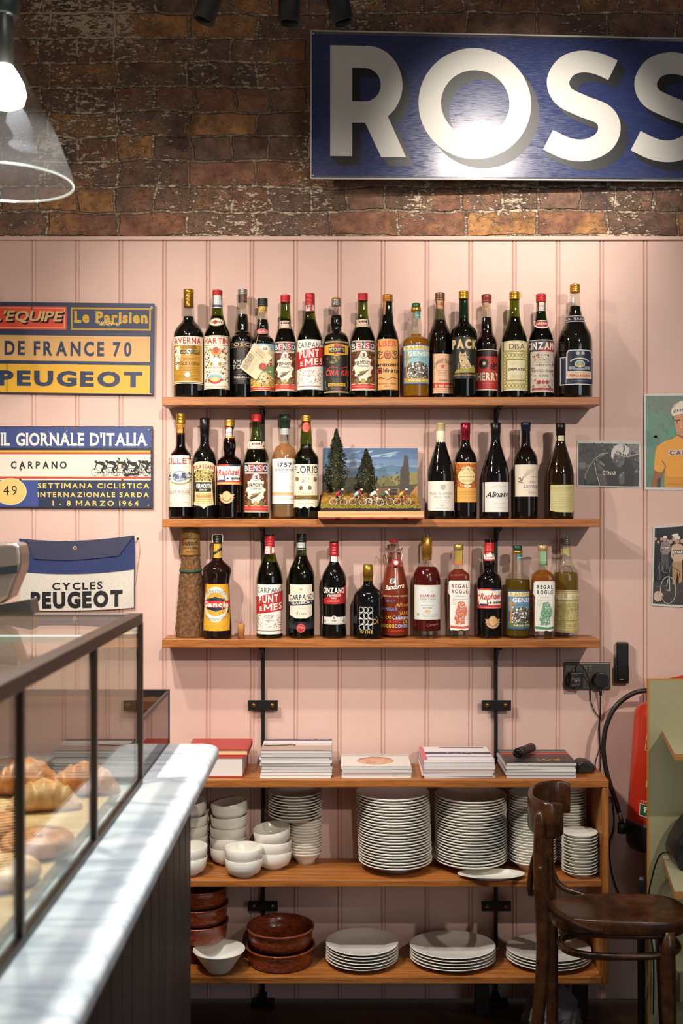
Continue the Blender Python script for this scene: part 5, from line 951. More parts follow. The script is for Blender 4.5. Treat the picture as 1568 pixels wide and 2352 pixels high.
# photographs
PAPER = M('#c9c6c0', .45)
def a(A):
    G = lambda v: '#%02x%02x%02x' % (int(v*1.02), v, int(v*.97))
    A.r(1328, 1018, 1466, 1114, G(52)); A.k(1329, 1018, 1390, 1062, 130, [G(42), G(66), G(84), G(34)], 3, 3).r(1329, 1050, 1352, 1062, G(70)).r(1329, 1062, 1344, 1076, G(118)).r(1346, 1064, 1366, 1074, G(104)).r(1329, 1077, 1350, 1080, G(96)).r(1440, 1018, 1466, 1044, G(120)).k(1396, 1018, 1466, 1040, 30, [G(130), G(96), G(72)], 3, 5)
    A.r(1448, 1038, 1466, 1076, G(60)).k(1446, 1040, 1466, 1090, 26, [G(150), G(36), G(90)], 2.4, 6).l([(1438, 1048), (1466, 1040)], 3, G(150))
    A.p([(1343, 1114), (1341, 1094), (1350, 1074), (1364, 1054), (1382, 1041), (1396, 1040), (1404, 1052), (1440, 1050), (1452, 1064), (1456, 1092), (1452, 1114)], G(30)).p([(1345, 1110), (1342, 1094), (1351, 1074), (1364, 1060), (1372, 1100), (1374, 1104)], G(62)).l([(1343, 1100), (1342, 1092), (1351, 1073), (1364, 1054), (1382, 1041), (1396, 1039)], 2, G(150))
    A.p([(1366, 1062), (1376, 1064), (1386, 1078), (1393, 1114), (1376, 1114), (1370, 1082)], G(74)).l([(1364, 1060), (1368, 1084), (1376, 1114)], 1.6, G(190)).r(1368, 1080, 1386, 1086, G(44)).p([(1418, 1092), (1433, 1084), (1432, 1108), (1422, 1112)], G(80))
    A.p([(1404, 1048), (1410, 1040), (1434, 1048), (1432, 1062), (1424, 1072), (1414, 1070), (1406, 1060)], G(92)).p([(1406, 1056), (1412, 1050), (1420, 1052), (1422, 1062), (1414, 1070)], G(70)).e(1413, 1048, 2.6, 1.6, G(26)).e(1426, 1053, 2.6, 1.5, G(26)).p([(1415, 1052), (1418, 1059), (1413, 1060)], G(128)).l([(1409, 1062), (1413, 1066), (1417, 1067)], 1.3, G(24))
    A.p([(1402, 1048), (1403, 1036), (1409, 1024), (1420, 1018), (1434, 1019), (1444, 1028), (1443, 1040), (1436, 1049), (1420, 1043), (1410, 1040), (1406, 1054)], G(190)).l([(1431, 1021), (1433, 1030), (1430, 1037)], 3.2, G(84)).t('CYNAR', 1413.5, 1033.5, 1437, 1039, INK, .05, rise=9).l([(1437, 1045), (1444, 1038)], 1, G(60))
    A.t('CYN', 1368, 1052, 1386, 1058, G(170), .02, rise=12).t('CYNAR', 1384, 1080, 1414, 1090, G(200), .02, -.25).t('CY', 1422, 1088, 1432, 1093, G(190), .02, rise=-8).l([(1376, 1046), (1388, 1041)], .8, G(150)).l([(1374, 1050), (1390, 1043)], .8, G(150))
wall_sign('framed_postcard', 'small black and white photograph of a hunched rider in a white cap', [(1324.5, 1011), (1471, 1013), (1472.5, 1120.5), (1324.5, 1117.5)], -.003, .0015, PAPER, a, 'picture', 'photograph')
def a(A):
    A.r(1482.5, 909.5, 1640, 1119.5, '#5a7a68').k(1484, 945, 1560, 1118, 160, ['#4f8a72', '#568a74', '#628270'], 11, 4).k(1484, 911, 1620, 950, 60, ['#66786a', '#6a766a'], 9, 5).r(1478, 905, 1482.5, 1125, PAPER).r(1478, 905, 1640, 909.5, PAPER).r(1478, 1119.5, 1640, 1126, PAPER)
    A.p([(1555, 1000), (1590, 1000), (1620, 1016), (1640, 1030), (1640, 1119.5), (1524, 1119.5), (1526, 1070), (1521, 1082), (1515, 1086), (1500, 1080), (1503, 1040), (1508, 1024), (1524, 1014), (1543, 1008)], '#e09a24').p([(1524, 1070), (1530, 1095), (1640, 1095), (1640, 1119.5), (1524, 1119.5)], '#cc8a14').l([(1500, 1080), (1512, 1086), (1519, 1085)], 1.2, '#5b3a14').l([(1519, 1058), (1527, 1070), (1523, 1086)], 2.4, '#8a5a14')
    A.p([(1501, 1081), (1514, 1086), (1522, 1085), (1516, 1108), (1515, 1119.5), (1493, 1119.5), (1496, 1104)], '#8a5a34').p([(1508, 1100), (1516, 1095), (1515, 1119.5), (1507, 1119.5)], '#4a2c18').p([(1552, 1000), (1553, 990), (1590, 990), (1592, 1000), (1578, 1009), (1566, 1008), (1557, 1003)], '#b8764a')
    A.p([(1545, 955), (1600, 950), (1604, 985), (1592, 1002), (1570, 1007), (1556, 1000), (1550, 985)], '#c98a5a').p([(1543, 955), (1547, 955), (1546, 965), (1549, 968), (1544, 964)], '#3a2418').p([(1547, 965), (1560, 964), (1560, 967), (1548, 969)], '#3a2418').p([(1564, 966), (1572, 964), (1572, 967)], '#3a2418').e(1554, 969, 3.4, 1.9, '#d8c4ac').e(1554, 969, 1.7, 1.9, '#1c1410').l([(1550, 972), (1556, 974)], .8, '#7d4a2c').p([(1561, 970), (1564, 970), (1566, 984), (1560, 985)], '#d8a070').l([(1560, 986), (1566, 988)], 1.2, '#7d4a2c').l([(1557, 993), (1580, 992)], 1.6, '#7d3a2c').p([(1553, 996), (1570, 1004), (1566, 1007), (1557, 1001)], '#8a5434')
    A.p([(1540, 948), (1541, 940), (1547, 930), (1560, 922), (1585, 921), (1605, 935), (1605, 952), (1570, 951), (1550, 954), (1544, 957)], '#e0d4c0').l([(1544, 938), (1550, 930), (1558, 925)], 1, '#2c2a28').t('CARPANO', 1545.5, 939, 1592, 945, INK, .03, gap=.1, bend=4)
    A.p([(1532.5, 1033), (1640, 1030), (1640, 1045), (1532.5, 1047.5)], '#d0aa94').t('CARPANO', 1537, 1034.5, 1632, 1045, INK, .02, gap=.25).l([(1530, 1111.5), (1534, 1112), (1640, 1113)], .8, '#8a5a10')
wall_sign('colour_poster', 'colour portrait of a man in white cap and yellow jersey on green', [(1478, 905.5), (1640, 904), (1641, 1126), (1479, 1125)], -.003, .0015, PAPER, a, 'picture', 'photograph')
def a(A):
    D = '#17161a'; SK = '#b8967e'
    A.r(1503.5, 1213, 1620, 1386, D).r(1502, 1336, 1620, 1386, '#3a3634').k(1503, 1330, 1600, 1385, 60, ['#2c2826', '#4a4440', '#5a504a'], 2.6, 3)
    for x, y, q in ((1505, 1238, 3), (1512, 1246, 3), (1519, 1239, 3), (1534, 1243, 2.6), (1540, 1246, 4), (1547, 1240, 4), (1566, 1245, 4)): A.e(x, y, q, q*1.2, SK)
    A.p([(1503.5, 1250), (1512, 1248), (1517, 1290), (1516, 1330), (1503, 1336)], '#0f0f12')
    def rider(x, y, k, jersey, leg):
        P = lambda a, b: (x+a*k, y+b*k)
        A.p([P(-11, 14), P(-5, 10), P(6, 10), P(12, 15), P(14, 34), P(9, 47), P(-8, 47), P(-7, 30)], jersey).p([P(-10, 22), P(11.5, 22), P(12, 30), P(-9, 30)], '#2a2022').t('CYNAR', *P(-8.5, 23.3), *P(10.5, 28.8), WHITE, .05)
        A.p([P(-10, 46), P(10, 44), P(11, 84), P(4, 88), P(1, 62), P(-3, 92), P(-9, 90)], leg).e(*P(0, 4), 4.6*k, 6*k, SK).e(*P(-1.6, 3.5), .8*k, .6*k, D).e(*P(2, 3.5), .8*k, .6*k, D).l([P(-1.5, 7.5), P(1.8, 7.5)], .7*k, '#5b3a34').p([P(-5.5, 1), P(-5, -5), P(0, -7), P(5, -5), P(6, 1), P(0, -.5)], '#dcd6cc')
        A.l([P(-10, 16), P(-11, 34), P(-4, 44)], 4*k, jersey).l([P(12, 16), P(14, 34), P(6, 45)], 4*k, jersey)
    rider(1527, 1237, .82, '#8a7878', '#4a4648'); rider(1555, 1240, 1.12, '#c2a68e', '#a8845e')
    A.p([(1541, 1232), (1548, 1228), (1558, 1228), (1556, 1236), (1548, 1236)], '#dcd6cc').l([(1558.5, 1229), (1558, 1235)], 1, '#8a4a44').o(1535.5, 1354, 18, 31, 1.5, '#b8b4ae', n=40)
    A.l([(1535, 1330), (1532, 1346)], 1.6, '#c8bfb4').l([(1538, 1326), (1539, 1354)], 1.6, '#c8bfb4').l([(1531, 1354), (1540, 1355)], 2, '#c8bfb4').l([(1535, 1330), (1540, 1302), (1546, 1296)], 1.2, '#8a8480').l([(1541, 1300), (1562, 1312), (1556, 1340)], 1.1, '#2c2624').l([(1515, 1290), (1517, 1330), (1511, 1330), (1513, 1300)], .8, '#8a8890').l([(1522, 1300), (1524, 1314), (1534, 1316)], 1, '#9a98a0')
    A.p([(1503, 1366), (1508, 1358), (1517, 1357), (1520, 1366), (1521, 1378), (1512, 1381), (1504, 1376)], '#c9ac98').p([(1521, 1360), (1524, 1362), (1526, 1369), (1520, 1368)], '#c9ac98').l([(1513, 1358), (1515, 1372)], .8, '#8a5a4a')
wall_sign('group_postcard', 'tall black and white photograph of riders standing with a bicycle', [(1499, 1209.5), (1620, 1202), (1620, 1398), (1495.5, 1391)], -.003, .0015, PAPER, a, 'picture', 'photograph')
# socket, remote, extinguisher
GREYP = M('#5f5a52', .4, .55)
t = thing('wall_socket', 'grey metal double wall socket below the right end of the shelves', 'socket', W(1347, 1551, 0))
mb = MB(); a0 = W(1294.5, 1583, 0); a1 = W(1400.5, 1520.5, 0); mb.box((a0.x, -.009, a0.z), (a1.x, -.0005, a1.z), GREYP); mb.build('face_plate', t, bevel=.003, seg=3)
for x in (1343.5, 1354.5):
    mb = MB(); c = W(x, 1537, -.009); mb.box((c.x-.006, -.0115, c.z-.010), (c.x+.006, -.0095, c.z+.010), M('#6b675e', .4, .3)); mb.build('switch', t, bevel=.001)
mb = MB(); c = W(1303.5, 1551, -.009); mb.lathe([(.0025, 0), (.002, .0012), (0, .0014)], SILVER, n=12, X=Matrix.Translation(c) @ Matrix.Rotation(pi/2, 4, 'X')); mb.build('screw', t)
BPL = M('#141315', .45)
t = thing('power_adapter', 'small black power adapter with printed label, left plug in the wall socket', 'adapter', W(1318, 1560, -.0096))
mb = MB(); c = W(1313, 1562, -.02); mb.lathe([(0, 0), (.0165, 0), (.0165, .02), (0, .02)], BPL, n=30, X=Matrix.Translation((c.x, -.0096, c.z)) @ Matrix.Rotation(pi/2, 4, 'X')); a0 = W(1308, 1580, -.03); a1 = W(1336.5, 1544, -.03); mb.box((a0.x, -.042, a0.z), (a1.x, -.011, a1.z), BPL); mb.build('body', t, bevel=.003)
A = Art(flat(0, -.0424)); A.t('Panasonic', 1312, 1548.5, 1326, 1551, '#a8a8a8', .01).h(1311, 1553, 1333, 1562, 3, '#8a8a8c', .7).t('CE', 1319, 1563, 1325, 1567.5, '#c8c8c8', .02).h(1312, 1570, 1332, 1577, 2, '#b8b8ba', .9).o(1330, 1565, 2.4, 2.4, .6, '#a8a8a8'); mb = MB(); A.into(mb); mb.build('rating_label', t)
mb = MB(); mb.tube(smooth_path([W(1322, 1544, -.03), W(1322, 1532, -.034), W(1330, 1527, -.034), W(1342, 1538, -.03), W(1352, 1562, -.02), W(1356, 1585, -.008), W(1357, 1612, -.006), W(1366, 1636, -.006), W(1376, 1650, -.006), W(1377, 1680, -.006), W(1377, 1715, -.006), W(1369, 1745, -.008), W(1366, 1762, -.012)], 6), .0016, BPL, 6); mb.build('cable', t)
t = thing('mains_plug', 'round black mains plug with thick cable, right plug in the wall socket', 'plug', W(1379, 1560, -.0096))
mb = MB(); P = [(1361, 1566), (1362, 1556), (1367, 1548), (1374, 1544.5), (1383, 1544.5), (1391, 1548), (1396, 1556), (1397, 1566), (1392, 1574), (1384, 1579), (1373, 1579), (1366, 1574)]; mb.prism([(W(x, y, -.02).x, W(x, y, -.02).z) for x, y in P], -.032, -.0098, BPL); mb.build('body', t, bevel=.003)
mb = MB(); mb.tube([W(1378, 1578, -.02), W(1379, 1597, -.02)], .0045, BPL, 8); mb.tube(smooth_path([W(1379, 1597, -.02), W(1378, 1640, -.0075), W(1375, 1680, -.0075), W(1379, 1730, -.0075), W(1379, 1778, -.0075), W(1384, 1850, -.0075), W(1402, 1830, -.0075), W(1409, 1870, -.0075), W(1408, 1905, -.0075), W(1399, 1935, -.0075), W(1402, 1990, -.0075), W(1412, 2030, -.0075), W(1424, 2060, -.0075)], 6), .0024, BPL, 6); mb.build('cable', t)
t = thing('remote_control', 'slim black remote control in its holder on the pink wall', 'remote control', W(1427, 1569, -.0005))
mb = MB(); a0 = W(1411, 1569, -.01); a1 = W(1442.5, 1528, -.01); mb.box((a0.x, -.02, a0.z), (a1.x, -.001, a1.z), BPL); mb.build('holder', t, bevel=.0025)
mb = MB(); a0 = W(1413.5, 1566, -.01); a1 = W(1442, 1474.5, -.01); mb.box((a0.x+.0012, -.0225, a0.z+.002), (a1.x-.0012, -.006, a1.z), M('#0d0d0f', .35)); o = mb.build('handset', t, bevel=.003)
mb = MB(); A = Art(flat(0, -.0229)); A.l([(1423, 1561.5), (1425, 1560), (1427, 1562), (1429, 1560), (1431, 1561.5)], .9, '#b8b8b8')
for r in range(7):
    for q in range(3): A.e(1420+7.5*q, 1482+7*r, 1.6, 1.2, '#1e1e22')
A.into(mb); mb.build('buttons', t)
RX = M('#c6341d', .3, 0, .5, .3)
t = thing('fire_extinguisher', 'red fire extinguisher with curved black hose hanging behind the green panel', 'fire extinguisher', W(1500, 1890, -.085))
Ye = -.092; s = S(Ye); cT = W(1512, 1620, Ye); cB = W(1494, 1890, Ye); ax = (cT-cB); Lg = ax.length; Q = Matrix.Translation(cB) @ ax.to_track_quat('Z', 'Y').to_matrix().to_4x4()
r = 53.5*s; mb = MB(); mb.lathe([(0, 0), (r*.98, 0), (r, .004), (r, Lg*.90), (r*.96, Lg*.945), (r*.82, Lg*.985), (r*.55, Lg*1.02), (.016, Lg*1.04), (.016, Lg*1.07), (0, Lg*1.07)], RX, n=48, X=Q); mb.build('cylinder', t)
mb = MB(); mb.lathe([(0, -58*s), (r*.86, -58*s), (r*.98, -46*s), (r*1.05, -2*s), (r*1.05, 1*s), (r*1.0, 5*s)], M('#171514', .5), n=40, X=Q); c = W(1428, 1902, Ye-.0); mb.lathe([(.011, -.014), (.0135, -.014), (.0135, .014), (.011, .014)], M('#171514', .5), c=c, n=20); mb.box((c.x+.008, c.y-.01, c.z-.014), (c.x+.03, c.y+.01, c.z+.012), M('#171514', .5)); mb.build('base_boot', t)
hose = [W(1515, 1590, Ye), W(1490, 1586, Ye), W(1455, 1592, Ye), W(1418, 1618, Ye), W(1396, 1655, Ye), W(1386, 1700, Ye), W(1387, 1742, Ye), W(1397, 1790, Ye), W(1412, 1835, Ye), W(1421, 1866, Ye)]
mb = MB(); mb.tube(smooth_path(hose, 7), 5.6*s, M('#1d1a19', .45), 14); mb.build('hose', t)
mb = MB(); mb.tube([W(1421, 1864, Ye), W(1428, 1893, Ye)], 5.4*s, M('#8a857e', .35, .8), 12); mb.build('nozzle_tip', t)
mb = MB(); mb.tube([cT+Vector((0, 0, .02)), W(1515, 1578, Ye)], .014, M('#7a7066', .35, .8), 14); mb.build('valve', t)
mb = MB(); v = [W(x, y, yy) for yy in (Ye-.012, Ye+.012) for x, y in ((1508, 1566), (1532, 1558), (1600, 1545), (1600, 1553), (1530, 1568), (1510, 1574))]; mb.add(v, [(0, 1, 2, 3, 4, 5), (11, 10, 9, 8, 7, 6)]+[(i, (i+1) % 6, 6+(i+1) % 6, 6+i) for i in range(6)], RX); mb.build('lever', t)
Qi = Q.inverted()
def fX(x, y, l):
    v = (y-1620)/270.0; cx = 1512-18*v; dx = max(-.999, min(.999, (x-cx)/53.5)); d = r*sqrt(1-dx*dx)+.0004+l
    p = W(x, y, Ye); return Vector((cT.x+(cB.x-cT.x)*v+dx*r, Ye-d, p.z))
A = Art(fX, 4, 0); w_ = '#d8c8c0'
for k in range(4): pass
A.l([(1474, 1677), (1500, 1683)], .9, w_).l([(1474, 1677), (1470, 1714)], .9, w_).l([(1470, 1714), (1500, 1721)], .9, w_)
for y in (1720, 1746, 1772): A.l([(1479-(y-1720)*.1, y), (1500, y+5)], .8, w_).l([(1479-(y-1720)*.1, y), (1475.5-(y-1720)*.1, y+24)], .8, w_).l([(1475.5-(y-1720)*.1, y+24), (1500, y+29)], .8, w_)
A.p([(1477, 1724), (1481, 1724), (1482, 1736), (1486, 1738), (1486, 1742), (1476, 1740)], w_).l([(1478, 1752), (1488, 1766)], 2.4, w_).p([(1471, 1782), (1480, 1784), (1487, 1784), (1487, 1788), (1476, 1790), (1471, 1796)], w_)
A.t('TESTED TO', 1477, 1823, 1514, 1827, w_, .01).t('THE DIELECTRIC', 1461, 1827.5, 1512, 1831.5, w_, .01)
mb = MB(); A.into(mb); mb.build('instruction_print', t)
A = Art(fX, 4, 0)
A.p([(1459, 1834), (1530, 1848), (1530, 1876), (1457, 1862)], w_).p([(1460, 1835.5), (1530, 1849.5), (1530, 1874), (1458.5, 1860.5)], '#1f5a3c').t('FIRE', 1466, 1841, 1506, 1853, WHITE, .05, rise=6).h(1478, 1859, 1500, 1861, 1, w_)
mb = MB(); A.into(mb); mb.build('green_label', t, label='green sticker lettered in white')
mb = MB(); mb.box((cT.x-.03, -.05, cT.z-.12), (cT.x+.03, -.001, cT.z-.02), M('#8a2a1c', .4)); mb.build('wall_hook', t)
# ---------------------------------------------------------------- tiny landscape on the middle shelf
def diorama():
    z0 = SHZ[1]+.0002; Y0, Y1 = -.178, -.024
    def X(px, Y): return (px-784)*(L+Y)/F
    x0, x1 = X(730, Y0), X(973, Y0)
    t = thing('landscape_diorama', 'tiny countryside landscape with model racing cyclists and trees on the middle shelf', 'diorama', ((x0+x1)/2, (Y0+Y1)/2, z0))
    mb = MB(); mb.box((x0, Y0, z0+.004), (x1, Y1, z0+.0225), wood('pine_base', '#c58a52', '#dba870', '#e8bd88', scale=(1, 8, 60), rough=.5)); mb.build('base', t, bevel=.001)
    mb = MB(); R = random.Random(3); n = 30; vs = []
    for i in range(n+1):
        x = x0+.001+(x1-x0-.002)*i/n; vs += [(x, Y0-.001, z0+.0035+R.uniform(-.0015, .0008)), (x, Y1, z0+.0035), (x, Y0-.001, z0+.0005), (x, Y1, z0+.0002)]
    fs = []
    for i in range(n): a = 4*i; fs += [(a, a+4, a+5, a+1), (a+2, a+3, a+7, a+6), (a, a+2, a+6, a+4)]
    mb.add(vs, fs, M('#a02a30', .8)); mb.build('felt_pad', t, label='red felt edge under the base')
    gx0, gx1 = X(736, Y0+.01), X(966, Y0+.01); top = z0+.0225
    def hgt(u, v): return .009+.052*v*(.9+.12*sin(u*6+.5))+.0035*sin(u*23+v*9)*v+.003*sin(u*41)*v
    mb = MB(); nx, ny = 70, 34; vs = []
    for j in range(ny+1):
        for i in range(nx+1):
            u, v = i/nx, j/ny; vs.append((gx0+(gx1-gx0)*u, Y0+.006+(Y1-.006-Y0-.006)*v, top+hgt(u, v)+R.uniform(-.0012, .0012)))
    fs = [(j*(nx+1)+i, j*(nx+1)+i+1, (j+1)*(nx+1)+i+1, (j+1)*(nx+1)+i) for j in range(ny) for i in range(nx)]
    mb.add(vs, fs, noisy('straw_meadow', '#5e4418', '#b8862c', 60, .9, .4), True)
    b0 = len(vs); mb.box((gx0, Y0+.006, top), (gx1, Y1-.004, top+.008), M('#241c1a', .9))
    mb.build('meadow', t)
    mb = MB(); vs = []; fs = []                                     # green verge in front
    for i in range(1500):
        u, v = R.random(), R.random()*.2; x = gx0+(gx1-gx0)*u; y = Y0+.004+(Y1-Y0)*v; z = top+hgt(u, v)-.001; a = R.random()*pi; w = .0011; h = R.uniform(.003, .007); dx = R.uniform(-.002, .002)
        k = len(vs); vs += [(x-w*cos(a), y-w*sin(a), z), (x+w*cos(a), y+w*sin(a), z), (x+dx, y+R.uniform(-.002, .002), z+h)]; fs.append((k, k+1, k+2))
    mb.add(vs, fs, noisy('verge_green', '#6b6a24', '#a8a048', 90, .9)); tag(mb.build('grass_verge', t), None, None, None, 'stuff')
    # painted backdrop
    Yb = Y1+.004; f = flat(0, Yb); A = Art(f, 0, 0); sky = ('#3f5f86', '#4a6a90', '#5c7a9c', '#6f8ba8', '#7f98ae', '#8aa0b2')
    for i, c in enumerate(sky): A.r(742, 1029+13*i, 959, 1042+13*i, c, 0)
    RR = random.Random(9)
    for i in range(46):
        x = RR.uniform(745, 940); y = RR.uniform(1034, 1090); w = RR.uniform(14, 44); c = RR.choice(['#53719a', '#6b88aa', '#86a0b8', '#46658c', '#93a9bb']); x2 = min(x+w, 958.5)
        A.p([(x, y), (x+(x2-x)*.4, y-3.4), (x2, y-5-w*.05), (x+(x2-x)*.7, y+.5)], c, 1+i*.02)
    A.p([(742, 1085), (775, 1088), (800, 1086), (826, 1080), (850, 1076), (870, 1076), (886, 1070), (900, 1067), (912, 1070), (930, 1071), (959, 1074), (959, 1100), (742, 1100)], '#4a6c88', 3).p([(742, 1092), (800, 1092), (850, 1086), (920, 1082), (959, 1082), (959, 1104), (742, 1104)], '#56788c', 4)
    A.p([(742, 1090), (765, 1092), (800, 1096), (840, 1098), (870, 1100), (959, 1086), (959, 1176), (742, 1176)], '#4a4a34', 5).p([(862, 1104), (884, 1096), (930, 1088), (959, 1084), (959, 1120), (880, 1122)], '#7d763c', 6).p([(742, 1112), (800, 1112), (850, 1120), (870, 1118), (959, 1112), (959, 1176), (742, 1176)], '#3d3724', 7).p([(938, 1140), (959, 1112), (959, 1150)], '#a87440', 8).p([(868, 1120), (940, 1122), (920, 1150), (850, 1150)], '#8a6038', 8)
    A.k(742, 1094, 958, 1120, 90, ['#3f4a34', '#5e6440', '#6f6a3a', '#33382a'], 3, 6); A.p([(917, 1150), (919, 1080), (926, 1066), (928, 1046), (935, 1046), (938, 1066), (940, 1100), (938, 1150)], '#352c20', 14).k(908, 1080, 940, 1145, 40, ['#3a3022', '#463a28'], 3, 2)
    mb = MB(); v = [W(742, 1029, Yb), W(959, 1029, Yb), W(959, 1176, Yb), W(742, 1176, Yb)]; mb.add(v+[p+Vector((0, .004, 0)) for p in v], [(0, 1, 2, 3), (7, 6, 5, 4), (0, 4, 5, 1), (1, 5, 6, 2), (2, 6, 7, 3), (3, 7, 4, 0)], M('#6f6a5e', .7)); A.f = lambda x, y, l: f(x, y, l+.0003); A.into(mb, .00008); mb.build('painted_backdrop', t)
    # model trees
    LEAF = noisy('model_foliage', '#16180c', '#3a3c1e', 120, .9, .3); LEAFL = M('#6b6a44', .9)
    for xc, yb, yt, hw, Y in ((775, 1135, 986, 24, -.085), (845, 1138, 1032, 21, -.095)):
        R = random.Random(xc); s = S(Y); c = W(xc, yb, Y); H = (yb-yt)*s; mb = MB(); vs = [[], []]; fs = [[], []]
        f_ = pchip([(0, .25), (.12, .8), (.3, 1), (.5, .85), (.75, .5), (.9, .25), (1, .05)])
        for i in range(2600):
            h = R.random()**.8; a = R.random()*2*pi; rr = f_(h)*hw*s*R.uniform(.55, 1.06)*(1+.14*sin(h*26+a*2)); lean = (-.004 if xc == 775 else -.006)*h
            p = Vector((c.x+rr*cos(a)+lean, c.y+rr*sin(a)*.9, c.z+H*.06+h*H*.94)); q = 1 if (h < .5 and R.random() < .22) else 0
            sz = R.uniform(.0016, .0036); d1 = Vector((R.gauss(0, 1), R.gauss(0, 1), R.gauss(0, 1))).normalized()*sz; d2 = Vector((R.gauss(0, 1), R.gauss(0, 1), R.gauss(0, 1))).normalized()*sz
            k = len(vs[q]); vs[q] += [p-d1, p+d2, p+d1, p-d2]; fs[q].append((k, k+1, k+2, k+3))
        mb.lathe([(f_(i/12)*hw*s*.62, c.z+H*.06+H*.9*i/12) for i in range(13)]+[(0, c.z+H*.97)], LEAF, (c.x-.003, c.y, 0), 16)
        mb.add(vs[0], fs[0], LEAF); mb.add(vs[1], fs[1], LEAFL); tr = mb.build('model_tree', t)
        mb = MB(); mb.tube([Vector((c.x, c.y, top+.005)), Vector((c.x, c.y, c.z+H*.2))], .0022, M('#3a2a1a', .9), 8); mb.build('trunk', tr)
    # cyclists
    SKN = M('#c08a64', .6); WHT = M('#e4e0d8', .5); BLKP = M('#16161a', .5)
    for x, y, Y, j1, j2, fc in ((777, 1160, -.150, '#a82a30', '#2a3460', '#23283a'), (821, 1160, -.150, '#9cc0c0', '#b8303a', '#20242c'), (857, 1161, -.146, '#d8d4cc', '#d8d4cc', '#d8d4cc'), (884, 1161, -.152, '#2c5a38', '#d8d4cc', '#2a2c34'), (924, 1160, -.150, '#c8a83c', '#a83038', '#a83a34')):
        s = S(Y); o = W(x, y, Y); p = lambda a, b, d=0: Vector((o.x+a*s, o.y+d*s, o.z+b*s))
        wx0, wx1, wr = -11.5, 11.5, 8.2
        mb = MB()
        for q in (wx0, wx1):
            mb.tube([p(q+wr*cos(k*pi/12), 7.5+wr*sin(k*pi/12)) for k in range(24)], .5*s, WHT, 6, closed=True)
            for k in range(5): mb.tube([p(q-wr*cos(k*pi/5), 7.5-wr*sin(k*pi/5)), p(q+wr*cos(k*pi/5), 7.5+wr*sin(k*pi/5))], .12*s, SILVER, 4)
        FC = M(fc, .4)
        for a_, b_ in (((-11.5, 7.5), (-2, 7)), ((-11.5, 7.5), (-5, 18)), ((-2, 7), (-5, 19)), ((-4.6, 17), (7.5, 17)), ((-2, 7), (8, 15)), ((7.3, 18.5), (11.5, 7.5)), ((7.3, 18.5), (11, 19)), ((11, 19), (12, 15.5))): mb.tube([p(*a_), p(*b_)], .75*s, FC, 6)
        bk = mb.build('cyclist_bicycle', t)
        mb = MB(); J1, J2 = M(j1, .6), M(j2, .6)
        mb.tube([p(-5.5, 20), p(-3, 25), p(1.5, 29)], [3.6*s, 4.2*s, 4*s], J1, 12); mb.tube([p(1.2, 28.6), p(4.5, 31), p(6, 32)], [4*s, 3.5*s, 1.6*s], J2, 12)
        mb.lathe([(0, -2.9*s), (2.2*s, -2*s), (2.9*s, 0), (2.3*s, 2*s), (0, 3*s)], SKN, p(9.3, 34.4), 14); mb.lathe([(0, 2.7*s), (2.4*s, 2*s), (3.1*s, .2*s), (4.4*s, -.1*s), (3.0*s, -.3*s)], WHT, p(9.2, 35.2), 14)
        for d in (-2.6, 2.6):
            mb.tube([p(4.5, 30, d), p(7, 26, d*1.1), p(8.5, 24.5, d)], [1.8*s, 1.5*s, 1.2*s], J2, 8); mb.tube([p(8.5, 24.5, d), p(11, 20.5, d*.8), p(11.8, 19.4, d*.7)], [1.1*s, .9*s, 1*s], SKN, 8)
            hip, kn, ft = ((-4.5, 20), (1.5, 16), (-1, 3)) if d > 0 else ((-4.5, 20), (3.5, 18.5), (0, 10))
            mb.tube([p(*hip, d), p((hip[0]+kn[0])/2, (hip[1]+kn[1])/2, d)], [2.4*s, 2*s], BLKP, 8); mb.tube([p((hip[0]+kn[0])/2, (hip[1]+kn[1])/2, d), p(*kn, d), p(*ft, d)], [1.9*s, 1.5*s, 1*s], SKN, 8); mb.tube([p(ft[0]-1, ft[1], d), p(ft[0]+2.5, ft[1]-.5, d)], 1*s, BLKP, 6)
        mb.build('rider', bk)
    mb = MB(); Y = -.13; v0 = W(895, 1123, Y); v1 = W(912, 1137, Y); mb.box((v0.x, Y, v1.z), (v1.x, Y+.002, v0.z), M('#141416', .5)); mb.tube([W(903.5, 1137, Y+.001), W(903.5, 1162, Y+.001)], .0008, BLKP, 6)
    A = Art(flat(0, Y-.0002)); A.h(897, 1128, 910, 1132, 1, '#b89a6a', 1); A.into(mb); mb.build('roadside_sign', t)
diorama()
